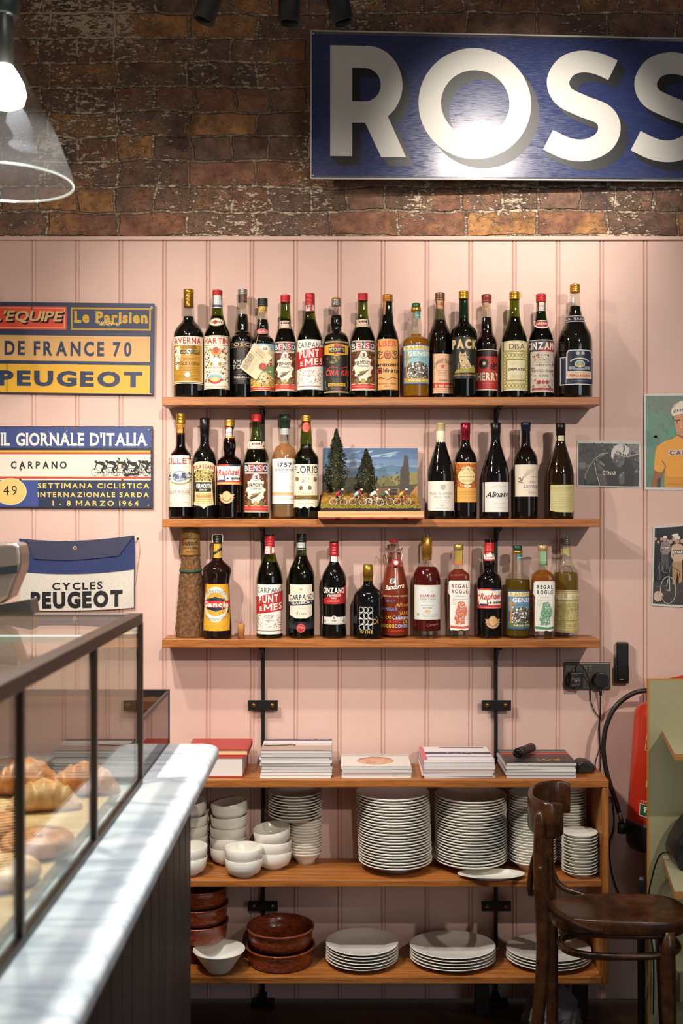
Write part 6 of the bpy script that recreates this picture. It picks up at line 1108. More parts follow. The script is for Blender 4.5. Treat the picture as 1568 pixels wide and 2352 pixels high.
# ---------------------------------------------------------------- magazines and books on the cabinet
ORD = ['bottom', 'second', 'third', 'fourth', 'fifth', 'sixth', 'seventh', 'eighth', 'ninth', 'tenth', 'eleventh', 'twelfth', '13th', '14th', '15th', '16th', '17th', '18th', '19th', '20th', '21st', '22nd', '23rd', '24th', '25th', '26th', '27th', '28th']
def nth(i, n): return 'lowest' if i == 0 else 'topmost' if i == n-1 else ORD[i]+' from bottom'
EDGE = ['#d8d4ce', '#cbc7c2', '#e0dcd6', '#c2bfbc']
def mag_stack(x0, x1, ths, Yf, dep, what, covers, seed, top_art=None, grp=None, skew=1.0):
    R = random.Random(seed); z = CZT+.0003; n = len(ths); s0 = S(Yf)
    X0, X1 = (x0-784)*s0, (x1-784)*s0
    for i, th in enumerate(ths):
        j = 0 if i == 0 else R.uniform(-.0035, .0035)*skew; k = R.uniform(-.003, .003)*skew; rot = R.uniform(-.012, .012)*skew
        c = Vector(((X0+X1)/2+j, Yf+dep/2+k, z)); t = thing('magazine', ('%s magazine of the %s' % (nth(i, n), what)) if n > 1 else what, 'magazine', c, grp or 'magazine stacks on the cabinet'); t.rotation_euler = (0, 0, rot)
        w, d = (X1-X0)/2, dep/2; o = ORG[t.name]
        mb = MB(); mb.box(c+Vector((-w+.0008, -d+.0006, .0004)), c+Vector((w-.0006, d-.001, th-.0005)), M(R.choice(EDGE), .8)); mb.build('pages', t)
        cv = M(covers[i % len(covers)], .25); mb = MB(); mb.box(c+Vector((-w, -d, 0)), c+Vector((w, d, .0004)), cv); mb.box(c+Vector((-w, -d, th-.0005)), c+Vector((w, d, th)), cv); mb.box(c+Vector((-w, -d, .0004)), c+Vector((-w+.0007, d, th-.0005)), cv)
        if i == n-1 and top_art:
            A = Art(lambda u, v, l: c+Vector((-w+2*w*u, -d+2*d*v, th+.0001+l))); top_art(A); A.into(mb)
        mb.build('cover', t); z += th+.0002
    return z
def a(A): A.r(0, 0, 1, .42, '#b0968a').r(0, .42, 1, .62, '#c9c2bc').r(0, .62, 1, .8, '#d8d2cc').r(0, .8, 1, 1, '#5e5666').p([(.02, .38), (.2, .36), (.45, .44), (.42, .52), (.18, .46), (.02, .46)], '#4a3c34').e(.46, .45, .02, .05, '#2c2624').k(.45, .88, .95, .96, 24, ['#d8d0d0', '#a8a0a8'], .014, 2)
mag_stack(597, 760, [.0078, .0090, .0082, .0088, .0080, .0092, .0084, .0088, .0080], CF+.024, .172, 'tallest stack', ['#d8d2cc', '#8a8690', '#c8c0b8', '#4a4650', '#b8b0a8'], 3, a)
def a(A): A.r(0, 0, 1, 1, '#d6cfc6').r(0, .78, 1, 1, '#bcb4ac').k(.2, .86, .85, .95, 20, ['#8a827c'], .014, 3).e(.5, .42, .27, .28, '#c08a6c').e(.5, .36, .24, .2, '#d4a284').k(.36, .25, .66, .55, 16, ['#b87a5c', '#c98c6c', '#dca88a'], .05, 4).p([(.26, .56), (.5, .72), (.76, .58), (.7, .66), (.5, .74), (.3, .64)], '#8a6a54')
mag_stack(784, 944, [.0086, .0080, .0090, .0084], CF+.022, .168, 'low stack with a face cover', ['#d0cac2', '#a8a29c', '#e0dad2'], 5, a)
def a(A): A.r(0, 0, 1, 1, '#dcd8d6').r(0, .42, 1, .58, '#3a3a4c').k(.35, .46, .75, .56, 14, ['#b05a44', '#8aa0b8', '#d8d0c0'], .02, 5).r(0, .2, 1, .26, '#8a8698').r(.3, .9, .95, .97, '#5a566e').r(0, 0, .06, 1, '#c8606a')
mag_stack(972, 1136, [.0084, .0092, .0080, .0090, .0086, .0082], CF+.02, .175, 'pink spined stack, second from right', ['#d8a0a4', '#e0dcd8', '#c8606a', '#d8d4d0', '#a890a8'], 8, a, skew=2.0)
def a(A): A.r(0, 0, 1, 1, '#3a302e').r(0, .62, 1, .74, '#b8402c').r(0, .78, 1, .9, '#6b6266').r(0, .46, 1, .52, '#7d3428').k(.45, .1, .8, .28, 16, ['#d8a82c', '#a8742c'], .03, 5).r(0, 0, 1, .1, '#1e1a1a')
ZT = mag_stack(1162, 1323, [.0090, .0086, .0092, .0084, .0096], CF+.02, .175, 'rightmost stack, under the torch', ['#4a4044', '#d0ccc8', '#6a6668', '#c8c4c0'], 11, a)
mag_stack(262, 318, [.0088, .0084, .0092, .0086, .0080, .0090, .0086, .0084], CF+.03, .165, 'stack seen through display case end', ['#b8b0a8', '#6a6068', '#d0cac2'], 14)
mag_stack(-60, 110, [.0084, .0090, .0086, .0092, .0084], CF+.03, .165, 'stack behind the croissants', ['#4a4660', '#c8c2bc', '#8a8490'], 17)
def red_book(nm, lab, x0, x1, Yf, dep, z, th, ths):
    s0 = S(Yf); X0, X1 = (x0-784)*s0, (x1-784)*s0; t = thing('hardback_book', lab, 'book', ((X0+X1)/2, Yf+dep/2, z), 'red books on the cabinet'); RB = M('#a8281f', .4)
    mb = MB(); mb.box((X0, Yf, z), (X1, Yf+dep, z+.003), RB); mb.box((X0, Yf, z+th-.003), (X1, Yf+dep, z+th), RB); mb.box((X0, Yf+dep-.003, z+.003), (X1, Yf+dep, z+th-.003), RB); mb.build('cover', t, bevel=.0008)
    mb = MB(); mb.box((X0+.002, Yf+.003, z+.0031), (X1-.004, Yf+dep-.0032, z+th-.0031), M(ths, .8)); mb.build('pages', t); return z+th+.0003
zz = red_book(0, 'thick red hardback lying at the bottom beside the marble counter end', 415, 559, CF+.03, .165, CZT+.0003, .059, '#d6d0c8')
red_book(0, 'thin red hardback lying on the thick red one', 428, 570, CF+.045, .155, zz, .019, '#d8bb8a')
t = thing('torch', 'stubby black torch lying on the rightmost magazine stack', 'torch', (0, 0, ZT))
p0 = Vector(((1187-784)*S(-.15), -.165, ZT+.0160)); p1 = Vector(((1222-784)*S(-.08), -.08, ZT+.0155)); ORG[t.name] = Vector((0, 0, ZT))
mb = MB(); mb.tube([p0, p0+(p1-p0)*.3, p0+(p1-p0)*.36, p1-(p1-p0)*.06, p1], [.0155, .0155, .0140, .0145, .011], M('#2a201c', .5), 20, sq=.9); mb.build('barrel', t)
d = (p0-p1).normalized(); mb = MB(); mb.tube([p0+d*.0002, p0+d*.006, p0+d*.009], [.0150, .0135, .009], M('#0b0b0c', .1), 20, sq=.9); mb.build('lens_end', t)
t = thing('card_reader', 'black lumpy gadget at the back right corner of the cabinet top', 'gadget', ((1341-784)*S(-.13), -.13, CZT))
mb = MB(); c = ORG[t.name]; s = S(-.13); P = [(-22, 0), (14, 0), (21, 6), (19, 20), (2, 27), (-10, 29), (-20, 20)]; mb.prism([(c.x+x*s, c.z+.0003+y*s) for x, y in P], c.y-.03, c.y+.03, M('#1a1613', .4)); mb.build('body', t, bevel=.007, seg=4)
mb = MB(); mb.tube(smooth_path([c+Vector((.022, 0, .008)), c+Vector((.032, .01, .004)), c+Vector((.040, .03, .003)), c+Vector((.046, .055, .003))], 6), .0018, BPL, 6); mb.build('cable', t)
# ---------------------------------------------------------------- crockery
m, nt, b, N, ln = nodes('white_china'); b.inputs['Base Color'].default_value = lin('#e4dfd2'); b.inputs['Roughness'].default_value = .22; CHINA = m
m, nt, b, N, ln = nodes('terracotta_glaze'); b.inputs['Base Color'].default_value = lin('#7d3a1e'); b.inputs['Roughness'].default_value = .22; n1 = N('ShaderNodeTexNoise', i_Scale=14.0, i_Detail=4.0); r = ramp(N, [(.35, '#6a2c15'), (.65, '#96492a')]); ln(n1.outputs[0], r.inputs[0]); ln(r.outputs[0], b.inputs['Base Color']); TERRA = m
PROTO = {}
def proto(key, prof, mat, n=56, sx=1, sy=1):
    if key not in PROTO:
        mb = MB(); mb.lathe(prof, mat, n=n, sx=sx, sy=sy); me = bpy.data.meshes.new(key); me.from_pydata([tuple(v) for v in mb.v], [], mb.f); me.materials.append(mat)
        for p in me.polygons: p.use_smooth = True
        PROTO[key] = me
    return PROTO[key]
def plate_prof(r, h=.017): return [(0, .002), (r*.60, .002), (r*.61, 0), (r*.65, 0), (r*.66, .003), (r*.74, h*.35), (r*.97, h*.80), (r*.998, h*.90), (r, h*.97), (r*.985, h), (r*.96, h*.97), (r*.72, h*.55), (r*.64, .005), (0, .005)]
def put(name, mesh, loc, label, cat, grp, rot=(0, 0, 0)):
    o = bpy.data.objects.new(name, mesh); COL.objects.link(o); o.location = loc; o.rotation_euler = rot; return tag(o, label, cat, grp)
def plate_stack(xc, Y, z, r, n, pitch, what, grp, key, seed=1, h=.017, lean=0, first=None, drift=.0012):
    R = random.Random(seed); X = (xc-784)*S(Y); me = proto(key, plate_prof(r, h), CHINA)
    for i in range(n): put('dinner_plate', me, (X+R.uniform(-drift, drift)+lean*i, Y+R.uniform(-drift, drift)*.6, z+.0003+i*pitch), '%s white plate of the %s' % (nth(i, n), what), 'plate', grp, (0, 0, R.random()*6))
# deep pasta plates leave a conical foot under the stacks
def foot_prof(r, f, h): return [(0, .002), (f*.92, .002), (f*.93, 0), (f, 0), (f*1.02, h*.25), (r*.9, h*.72), (r*.98, h*.86), (r, h*.94), (r*.985, h), (r*.95, h*.93), (f*1.0, h*.35), (0, h*.22)]
def deep_stack(xc, Y, z, r, f, h, n, pitch, what, grp, key, seed, lean=0, tilt=0):
    R = random.Random(seed); X = (xc-784)*S(Y); me = proto(key, foot_prof(r, f, h), CHINA)
    for i in range(n): put('pasta_plate', me, (X+R.uniform(-.0012, .0012)+lean*i, Y+R.uniform(-.001, .001), z+.0003+i*pitch), '%s pale plate of the %s' % (nth(i, n), what), 'plate', grp, (0, 0, R.random()*6))
deep_stack(701, -.067, MZ, .0495, .028, .036, 13, .0083, 'lower half of the narrow stack behind the bowls', 'small dishes under the narrow stack', 'small_dish', 2)
plate_stack(678, -.083, MZ+.1362, .081, 9, .0084, 'upper half of the narrow stack behind the bowls', 'plates on the narrow stack', 'narrow_plate')
deep_stack(908, -.121, MZ, .109, .052, .030, 25, .0083, 'leaning stack right of the bare pink gap', 'leaning plate stack', 'pasta_plate', 3, -.0004)
deep_stack(1081, -.1085, MZ, .107, .050, .030, 24, .0082, 'stack behind the lone oval dish', 'plate stack behind the oval dish', 'pasta_plate_b', 4, -.00005)
deep_stack(784+.5655*F/(L-.118), -.118, MZ, .070, .042, .030, 25, .0081, 'tall stack behind the chair back', 'plate stack behind the chair', 'pasta_plate_c', 5, .0)
deep_stack(784+.682*F/(L-.076), -.076, MZ, .050, .03, .024, 26, .0081, 'tall back stack in the right cabinet corner', 'corner plate stack', 'pasta_plate_d', 6, 0)
me = proto('saucer', plate_prof(.052, .016), CHINA); R = random.Random(6)
for i in range(13): put('side_plate', me, (.692+R.uniform(-.0012, .0008), -.1815+R.uniform(-.0008, .0012), MZ+.0003+i*.0092), '%s small plate of the short stack beside the cabinet side' % nth(i, 13), 'plate', 'short stack of small plates', (0, 0, R.random()*6))
me = proto('oval_dish', plate_prof(.097, .012), CHINA, sy=.47)
put('oval_dish', me, ((1128-784)*S(-.207), -.2065, MZ+.0003), 'single oval white dish lying alone at the middle shelf front edge', 'dish', None)
for xc, r, n, sy, what in ((831, .1075, 6, 1.0, 'left plate pile on the bottom shelf'), (1039, .127, 5, .86, 'middle plate pile on the bottom shelf'), (1259, .125, 4, .86, 'plate pile behind the chair legs')):
    me = proto('big_plate_%d' % xc, plate_prof(r, .017), CHINA, sy=sy); R = random.Random(xc)
    for i in range(n): put('dinner_plate', me, ((xc-784)*S(-.122)+R.uniform(-.001, .001), -.122+R.uniform(-.0008, .0008), BZ+.0003+i*.0088), '%s large plate of the %s' % (nth(i, n), what), 'plate', what)
def bowl_prof(r, f, h, t=.003): return [(0, .003), (f*.9, .003), (f*.92, 0), (f, 0), (f*1.02, .004), (r*.84, h*.22), (r*.96, h*.5), (r, h*.98), (r-.001, h), (r-t, h*.97), (r*.93-t, h*.5), (r*.8-t, h*.25), (f*.8, .0085), (0, .008)]
me = proto('bowl', bowl_prof(.0555, .031, .052), CHINA)
def bowls(xc, Y, n, what, tilt=None, pitch=.0305, sh=None):
    X = (xc-784)*S(Y)
    for i in range(n):
        dx, rx, ry = 0, 0, 0; z = MZ+.0003+i*pitch
        if tilt and i >= n-len(tilt): rx, ry, dz, dx = tilt[i-n+len(tilt)]; z += dz
        put('white_bowl', me, (X+dx, Y, z), '%s white bowl of the %s' % (nth(i, n), what), 'bowl', 'white bowls on the middle shelf', (rx, ry, 0))
bowls(560, -.184, 2, 'front pair of bowls'); bowls(627, -.1135, 3, 'stack before the narrow plates', [(.10, -.10, .006, 0)])
bowls(524, -.072, 5, 'stack behind the front pair', [(.0, -.04, .002, .004), (.0, -.16, .010, .010)]); bowls(432, -.173, 2, 'pair beside the counter end'); bowls(436, -.056, 5, 'tall stack beside the counter end', [(0, -.10, .006, 0)])
me = proto('cone_bowl', [(0, .003), (.030, .003), (.031, 0), (.033, 0), (.036, .004), (.074, .060), (.0755, .0625), (.074, .063), (.0715, .060), (.034, .008), (0, .007)], CHINA)
put('conical_bowl', me, ((503-784)*S(-.186), -.186, BZ+.0003), 'single wide conical white bowl at the front of the bottom shelf', 'bowl', None)
def caz(key, r, h): return proto(key, [(0, 0), (r*.86, 0), (r*.91, h*.08), (r*.955, h*.5), (r*.945, h*.82), (r, h*.86), (r*1.01, h*.93), (r, h), (r*.95, h*.97), (r*.93, h*.5), (r*.86, h*.14), (0, h*.1)], TERRA)
def cazuela(key, r, h, X, Y, z, lab, grp): put('terracotta_dish', caz(key, r, h), (X, Y, z), lab, 'dish', grp)
Xc = (644-784)*S(-.123)
cazuela('caz_a', .102, .054, Xc, -.123, BZ+.0003, 'lower brown terracotta dish of the front pair on the bottom shelf', 'terracotta dishes'); cazuela('caz_b', .099, .054, Xc, -.123, BZ+.0546, 'upper brown terracotta dish of the front pair on the bottom shelf', 'terracotta dishes')
X2 = (425-784)*S(-.09); cazuela('caz_c', .064, .0655, X2, -.088, BZ+.0003, 'lowest terracotta dish of the dark tall stack by the counter', 'terracotta dishes')
for i, q in enumerate(('second from bottom', 'third from bottom', 'topmost')): cazuela('caz_d', .086, .052, X2+.045, -.102, BZ+.066+i*.0523, '%s terracotta dish of the dark tall stack by the counter' % q, 'terracotta dishes')
# ---------------------------------------------------------------- bentwood chair
t = thing('bentwood_chair', 'dark bentwood chair with curved back band standing before the cabinet', 'chair', W(1400, 2500, -.46)*1.0)
ORG[t.name].z = 0; t.location.z = 0
SZ = .452; Yn, Yf_ = -.575, -.345
def C(x, y, Y): return W(x, y, Y)
Yc = (Yn+Yf_)/2
xl, xr = C(1262, 2080, Yc).x, C(1578, 2080, Yc).x; cx_, hw, hd = (xl+xr)/2, (xr-xl)/2, (Yf_-Yn)/2
def seat_pt(a, k=1.0, e=3.0):
    ca, sa = cos(a), sin(a); q = (abs(ca)**e+abs(sa)**e)**(-1/e); tap = .86+.14*(ca*q*.5+.5)
    return (cx_+hw*k*q*ca, Yc+hd*k*q*sa*tap)
n = 64; mb = MB(); vs = []; rows = [(.0, -.012, 1), (.55, -.011, 0), (.80, -.006, 0), (.90, -.001, 0), (.955, .0, 0), (.985, -.003, 0), (1.0, -.010, 0), (1.0, -.034, 0), (.985, -.037, 0), (.92, -.037, 0), (.9, -.022, 0), (.0, -.021, 1)]
rr = []
for k, z, c in rows:
    if c: rr.append([len(vs)]); vs.append((cx_, Yc, SZ+z))
    else:
        rr.append(list(range(len(vs), len(vs)+n)))
        vs += [(*seat_pt(2*pi*i/n, k), SZ+z) for i in range(n)]
fs = []
for A_, B_ in zip(rr, rr[1:]):
    for i in range(n):
        j = (i+1) % n
        if len(A_) == 1: fs.append((A_[0], B_[i], B_[j]))
        elif len(B_) == 1: fs.append((A_[j], A_[i], B_[0]))
        else: fs.append((A_[i], B_[i], B_[j], A_[j]))
mb.add(vs, fs, WALNUT, True); mb.build('seat', t)
# rear legs run up into the back
ln_ = [W(1240, 1862, Yn), W(1239, 1950, Yn), W(1243, 2060, Yn-.003), W(1247, 2160, Yn-.004), W(1243, 2260, Yn-.006), W(1233, 2360, Yn-.010)]; d_ = ln_[-1]-ln_[-2]; ln_.append(ln_[-1]+d_*((ln_[-1].z)/(-d_.z)))
mb = MB(); P = smooth_path(ln_, 7); R_ = [.0135+.005*min(1, i/12) if i < 20 else .0185-.004*(i-20)/(len(P)-20) for i in range(len(P))]; R_[0] = .005; R_[1] = .0105; mb.tube(P, R_, WALNUT, 16); mb.build('leg', t)
lf = [W(1262, 1872, Yf_), W(1259, 1950, Yf_), W(1262, 2040, Yf_), W(1268, 2140, Yf_+.003), W(1268, 2240, Yf_+.006)]; d_ = lf[-1]-lf[-2]; lf.append(lf[-1]+d_*(lf[-1].z/(-d_.z)))
mb = MB(); P = smooth_path(lf, 7); mb.tube(P, [.013+.003*min(1, i/10) for i in range(len(P))], WALNUT, 14); mb.build('leg', t)
for (x, Y, xo) in ((1531, Yn+.028, 4), (1519, Yf_-.028, 3)):
    p0 = W(x, 2128 if Y < Yc else 2100, Y); p0.z = SZ-.03; p1 = Vector((p0.x+.012, Y-.004*(1 if Y < Yc else -1), 0)); mb = MB(); mb.tube([p0, p0.lerp(p1, .12), p0.lerp(p1, .5), p1], [.0205, .0205, .0175, .0135], WALNUT, 16); mb.build('leg', t)
# back band: a curved board
arc = [W(1290, 1890, Yn+.012), W(1262, 1880, Yn-.004), W(1236, 1866, Yn+.020), W(1221, 1852, Yn+.060), W(1218, 1844, Yc), W(1226, 1838, Yf_-.055), W(1248, 1836, Yf_-.015), W(1280, 1835, Yf_+.002), W(1309, 1835, Yf_-.006)]
P = smooth_path(arc, 8); mb = MB(); vs = []; fs = []; N_ = len(P); H2 = .046; 
for i, p in enumerate(P):
    tg = (P[min(i+1, N_-1)]-P[max(i-1, 0)]); tg.z = 0; tg.normalize(); nn = Vector((-tg.y, tg.x, 0)); k = min(i, N_-1-i); h = H2*(.86+.14*min(1, k/6)); th = .0075; zc = .712+.004*sin(pi*i/(N_-1))
    q = Vector((p.x, p.y, 0)); ring = [(-th, -h+.007), (-th, h-.007), (-th*.5, h), (th*.5, h), (th, h-.007), (th, -h+.007), (th*.5, -h), (-th*.5, -h)]
    vs += [q+nn*a+Vector((0, 0, zc+b)) for a, b in ring]
for i in range(N_-1):
    for k in range(8): fs.append((i*8+k, i*8+(k+1) % 8, (i+1)*8+(k+1) % 8, (i+1)*8+k))
fs += [tuple(range(8))[::-1], tuple((N_-1)*8+k for k in range(8))]
mb.add(vs, fs, WALNUT, True); o = mb.build('backrest', t); b = o.modifiers.new('b', 'BEVEL'); b.width = .003; b.segments = 2; b.limit_method = 'ANGLE'
# hip braces sweep from the back posts to the seat sides
def brace(Y, sg, name='brace'):
    pts = [W(1240 if Y < Yc else 1261, 1990 if Y < Yc else 1960, Y+.016*-sg), W(1247 if Y < Yc else 1266, 2050 if Y < Yc else 1995, Y-.014*sg), W(1266 if Y < Yc else 1275, 2085 if Y < Yc else 2020, Y-.010*sg), W(1305 if Y < Yc else 1295, 2113 if Y < Yc else 2040, Y-.006*sg), W(1352 if Y < Yc else 1330, 2133 if Y < Yc else 2052, Y-.002*sg), W(1382 if Y < Yc else 1360, 2140 if Y < Yc else 2064, Y+.004*sg)]
    mb = MB(); P = smooth_path(pts, 7); mb.tube(P, [.0095 if 2 < i < len(P)-3 else .007 for i in range(len(P))], WALNUT, 12); mb.build(name, t)
brace(Yn, 1); brace(Yf_, -1)
mb = MB(); P = smooth_path([W(1240, 1930, Yn+.02), W(1222, 1990, Yn+.035), W(1216, 2045, Yn+.06), W(1220, 2052, Yc), W(1234, 2030, Yf_-.05), W(1250, 1960, Yf_-.02)], 8); mb.tube(P, .0085, WALNUT, 12); mb.build('back_brace', t)
# stretcher hoop
zs = W(1400, 2207, Yn).z; mb = MB(); P = []
for k in range(48):
    a = 2*pi*k/48; x, y = seat_pt(a, .83, 2.6); P.append((x, y, zs+.004*cos(a)))
mb.tube(P, .0098, WALNUT, 12, closed=True); mb.build('stretcher_hoop', t)
mb = MB(); P = []
for k in range(48):
    a = 2*pi*k/48; x, y = seat_pt(a, .88, 2.8); P.append((x, y, SZ-.043))
mb.tube(P, .0075, WALNUT, 10, closed=True); mb.build('under_seat_ring', t)
# ---------------------------------------------------------------- olive plywood desk
m, nt, b, N, ln = nodes('olive_laminate'); tc = N('ShaderNodeTexCoord'); n1 = N('ShaderNodeTexNoise', i_Scale=420.0, i_Detail=2.0); r = ramp(N, [(.3, '#8a8564'), (.7, '#a39d79')]); ln(tc.outputs['Object'], n1.inputs[0]); ln(n1.outputs[0], r.inputs[0]); ln(r.outputs[0], b.inputs['Base Color']); b.inputs['Roughness'].default_value = .6; OLV = m
m, nt, b, N, ln = nodes('plywood_edge'); tc = N('ShaderNodeTexCoord'); wv = N('ShaderNodeTexWave', wave_type='BANDS', bands_direction='Z', i_Scale=90.0, i_Distortion=.4); r = ramp(N, [(.25, '#7d4f24'), (.7, '#c08a4c')]); ln(tc.outputs['Object'], wv.inputs[0]); ln(wv.outputs[0], r.inputs[0]); ln(r.outputs[0], b.inputs['Base Color']); PLYE = m
PLYB = M('#b5803f', .6)
Yg = -.235; s = S(Yg)
t = thing('plywood_desk', 'olive green plywood desk panel with shelves at the right edge', 'desk', W(1560, 2400, Yg)); ORG[t.name].z = 0; t.location.z = 0
xL = (1489-784)*s; xR = 1.55; zT = CZ-(1560-1176)*s
mb = MB(); mb.box((xL+.003, Yg, .0005), (xR, Yg+.018, zT-.002), OLV); mb.build('back_panel', t)
mb = MB(); mb.box((xL, Yg-.0004, .0005), (xL+.003, Yg+.0184, zT-.002), PLYB); mb.box((xL, Yg-.0004, zT-.002), (xR, Yg+.0184, zT), PLYB); mb.build('edge_banding', t, label='pale plywood edge strip')
def shelf_(nm, x0, y0, th, dx, depth):
    z = CZ-(y0-1176)*s; X0 = (x0-784)*s; P = [(X0, Yg-.0005), (xR, Yg-.0005), (xR, Yg-depth), (X0+dx, Yg-depth)]
    vs = [(x, y, zz) for zz in (z-th, z) for x, y in P]; mb = MB(); mb.add(vs, [(3, 2, 1, 0)], OLV); mb.add([(x, y, z+.0001) for x, y in P], [(0, 1, 2, 3)], OLV); mb.add(vs, [(0, 1, 5, 4), (1, 2, 6, 5), (2, 3, 7, 6), (3, 0, 4, 7)], PLYE); mb.build(nm, t); return z
shelf_('upper_shelf', 1521, 1679, .017, -.055, .30)
zl = shelf_('lower_shelf', 1521, 1966, .019, -.055, .30)
mb = MB(); mb.box(((1552-784)*S(-.25), Yg-.05, .12), (xR, Yg-.001, .20), OLV); mb.build('rail', t)
t = thing('desk_telephone', 'black rounded telephone like device on the olive lower shelf', 'telephone', W(1580, 1975, Yg-.09)); ORG[t.name].z = zl; t.location.z = zl
Yd = Yg-.09; sd = S(Yd); BK = M('#17171a', .3); cX = (1598-784)*sd
mb = MB(); P = [(1538, 1948), (1537, 1935), (1545, 1912), (1560, 1886), (1580, 1862), (1640, 1850), (1660, 1975), (1556, 1975), (1546, 1968)]; ymin = max(W(x, y, Yd).z for x, y in P); zz0 = min(W(x, y, Yd).z for x, y in P); mb.prism([(W(x, y, Yd).x, W(x, y, Yd).z-zz0+zl+.0006) for x, y in P], Yd-.055, Yd+.055, BK); mb.build('housing', t, bevel=.014, seg=4)
mb = MB(); P = [(1550, 1912), (1563, 1890), (1582, 1868), (1640, 1858), (1640, 1920)]; mb.prism([(W(x, y, Yd).x, W(x, y, Yd).z-zz0+zl) for x, y in P], Yd-.0575, Yd-.0555, M('#2a2a2e', .5)); mb.build('face_plate', t, bevel=.0008)
mb = MB(); q = W(1539, 1958, Yd+.03); mb.tube(smooth_path([q+Vector((.006, 0, 0)), W(1520, 1960, Yg-.045), W(1507, 1980, Yg-.03), W(1497, 2015, Yg-.02), W(1490, 2050, Yg-.016), W(1488, 2110, Yg-.014), W(1500, 2200, Yg-.014), W(1500, 2330, Yg-.014)], 7), .0024, BPL, 8); mb.build('cable', t)
t = thing('black_rod', 'upright black round ended rod between the chair and the olive panel', 'rod', ((1476-784)*S(-.3), -.285, 0)); c = ORG[t.name]
mb = MB(); zt = CZ-(2015-1176)*S(-.3); mb.lathe([(0, .0003), (.006, .0003), (.010, .05), (.0125, zt-.05), (.0125, zt-.012), (.009, zt-.003), (0, zt)], M('#131315', .35), c, 20); mb.build('rod', t)
# crumpled bag on the floor
t = thing('crumpled_bag', 'grey crumpled bag on the floor under the right end of the cabinet', 'bag', W(1262, 2330, -.2)); ORG[t.name].z = 0; t.location.z = 0
R = random.Random(5); mb = MB(); c = Vector(((1262-784)*S(-.16), -.16, 0)); vs = []; n = 26; rows = 9
for j in range(rows+1):
    for i in range(n):
        a = 2*pi*i/n; v = j/rows; r = (.075+.012*sin(3*a+1)+.008*sin(7*a))*(1-.55*v**2)*(1+R.uniform(-.07, .07)); vs.append((c.x+r*cos(a)*1.05, c.y+r*sin(a)*.62, .0005+.115*v+R.uniform(-.006, .006)*(1 if j else 0)))
fs = [(j*n+i, j*n+(i+1) % n, (j+1)*n+(i+1) % n, (j+1)*n+i) for j in range(rows) for i in range(n)]+[tuple(range(n))[::-1], tuple(rows*n+i for i in range(n))]
mb.add(vs, fs, M('#5f5658', .7)); mb.build('paper_bag', t)
# ---------------------------------------------------------------- counter and glass display case
m, nt, b, N, ln = nodes('carrara_marble'); tc = N('ShaderNodeTexCoord'); mp = N('ShaderNodeMapping'); mp.inputs['Rotation'].default_value = (0, 0, .45); mp.inputs['Scale'].default_value = (1, 2.6, 1)
n1 = N('ShaderNodeTexNoise', i_Scale=2.2, i_Detail=6.0, i_Roughness=.5, i_Distortion=1.0); ln(tc.outputs['Object'], mp.inputs[0]); ln(mp.outputs[0], n1.inputs[0])
ab = N('ShaderNodeMath', operation='SUBTRACT'); ab.inputs[1].default_value = .5; aa = N('ShaderNodeMath', operation='ABSOLUTE'); ln(n1.outputs[0], ab.inputs[0]); ln(ab.outputs[0], aa.inputs[0])
r = ramp(N, [(0, '#a9b1b4'), (.03, '#c0c5c6'), (.1, '#d2d4d2'), (.3, '#dadbd8')]); ln(aa.outputs[0], r.inputs[0]); ln(r.outputs[0], b.inputs['Base Color']); b.inputs['Roughness'].default_value = .42; MARB = m
CT = .92; MX = -.303; CY1 = -.62; CY0 = -3.05
t = thing('service_counter', 'marble topped dark panelled service counter running toward the viewer', 'counter', (-.8, (CY0+CY1)/2, 0))
rc = .05; P = [(-1.3, CY0), (MX, CY0), (MX, CY1-rc)]+[(MX-rc+rc*cos(a), CY1-rc+rc*sin(a)) for a in [pi/2*k/8 for k in range(1, 9)]]+[(-1.3, CY1)]
mb = MB(); k = len(P); mb.add([(x, y, CT-.034) for x, y in P]+[(x, y, CT) for x, y in P], [tuple(range(k))[::-1], tuple(range(k, 2*k))]+[(i, (i+1) % k, k+(i+1) % k, k+i) for i in range(k)], MARB); mb.build('marble_top', t, bevel=.012, seg=5)
m, nt, b, N, ln = nodes('dark_panelling'); tc = N('ShaderNodeTexCoord'); mp = N('ShaderNodeMapping'); mp.inputs['Scale'].default_value = (24, 24, .6); n1 = N('ShaderNodeTexNoise', i_Scale=2.0, i_Detail=3.0); ln(tc.outputs['Object'], mp.inputs[0]); ln(mp.outputs[0], n1.inputs[0]); r = ramp(N, [(.3, '#34302f'), (.7, '#4c4543')]); ln(n1.outputs[0], r.inputs[0]); ln(r.outputs[0], b.inputs['Base Color']); b.inputs['Roughness'].default_value = .5; DPAN = m
PX = -.373; mb = MB(); vs = []; ys = []
y = CY1-.045
while y > CY0+.1: ys += [(y, 0), (y-.085, 0), (y-.088, -.006), (y-.093, -.006)]; y -= .096
k = len(ys)
for z in (.0005, CT-.0345): vs += [(PX+d, yy, z) for yy, d in ys]
mb.add(vs, [(i, i+1, k+i+1, k+i) for i in range(k-1)], DPAN); mb.box((-1.25, CY0+.1, .0005), (PX-.008, CY1-.045, CT-.0345), DPAN); mb.build('panelled_front', t)
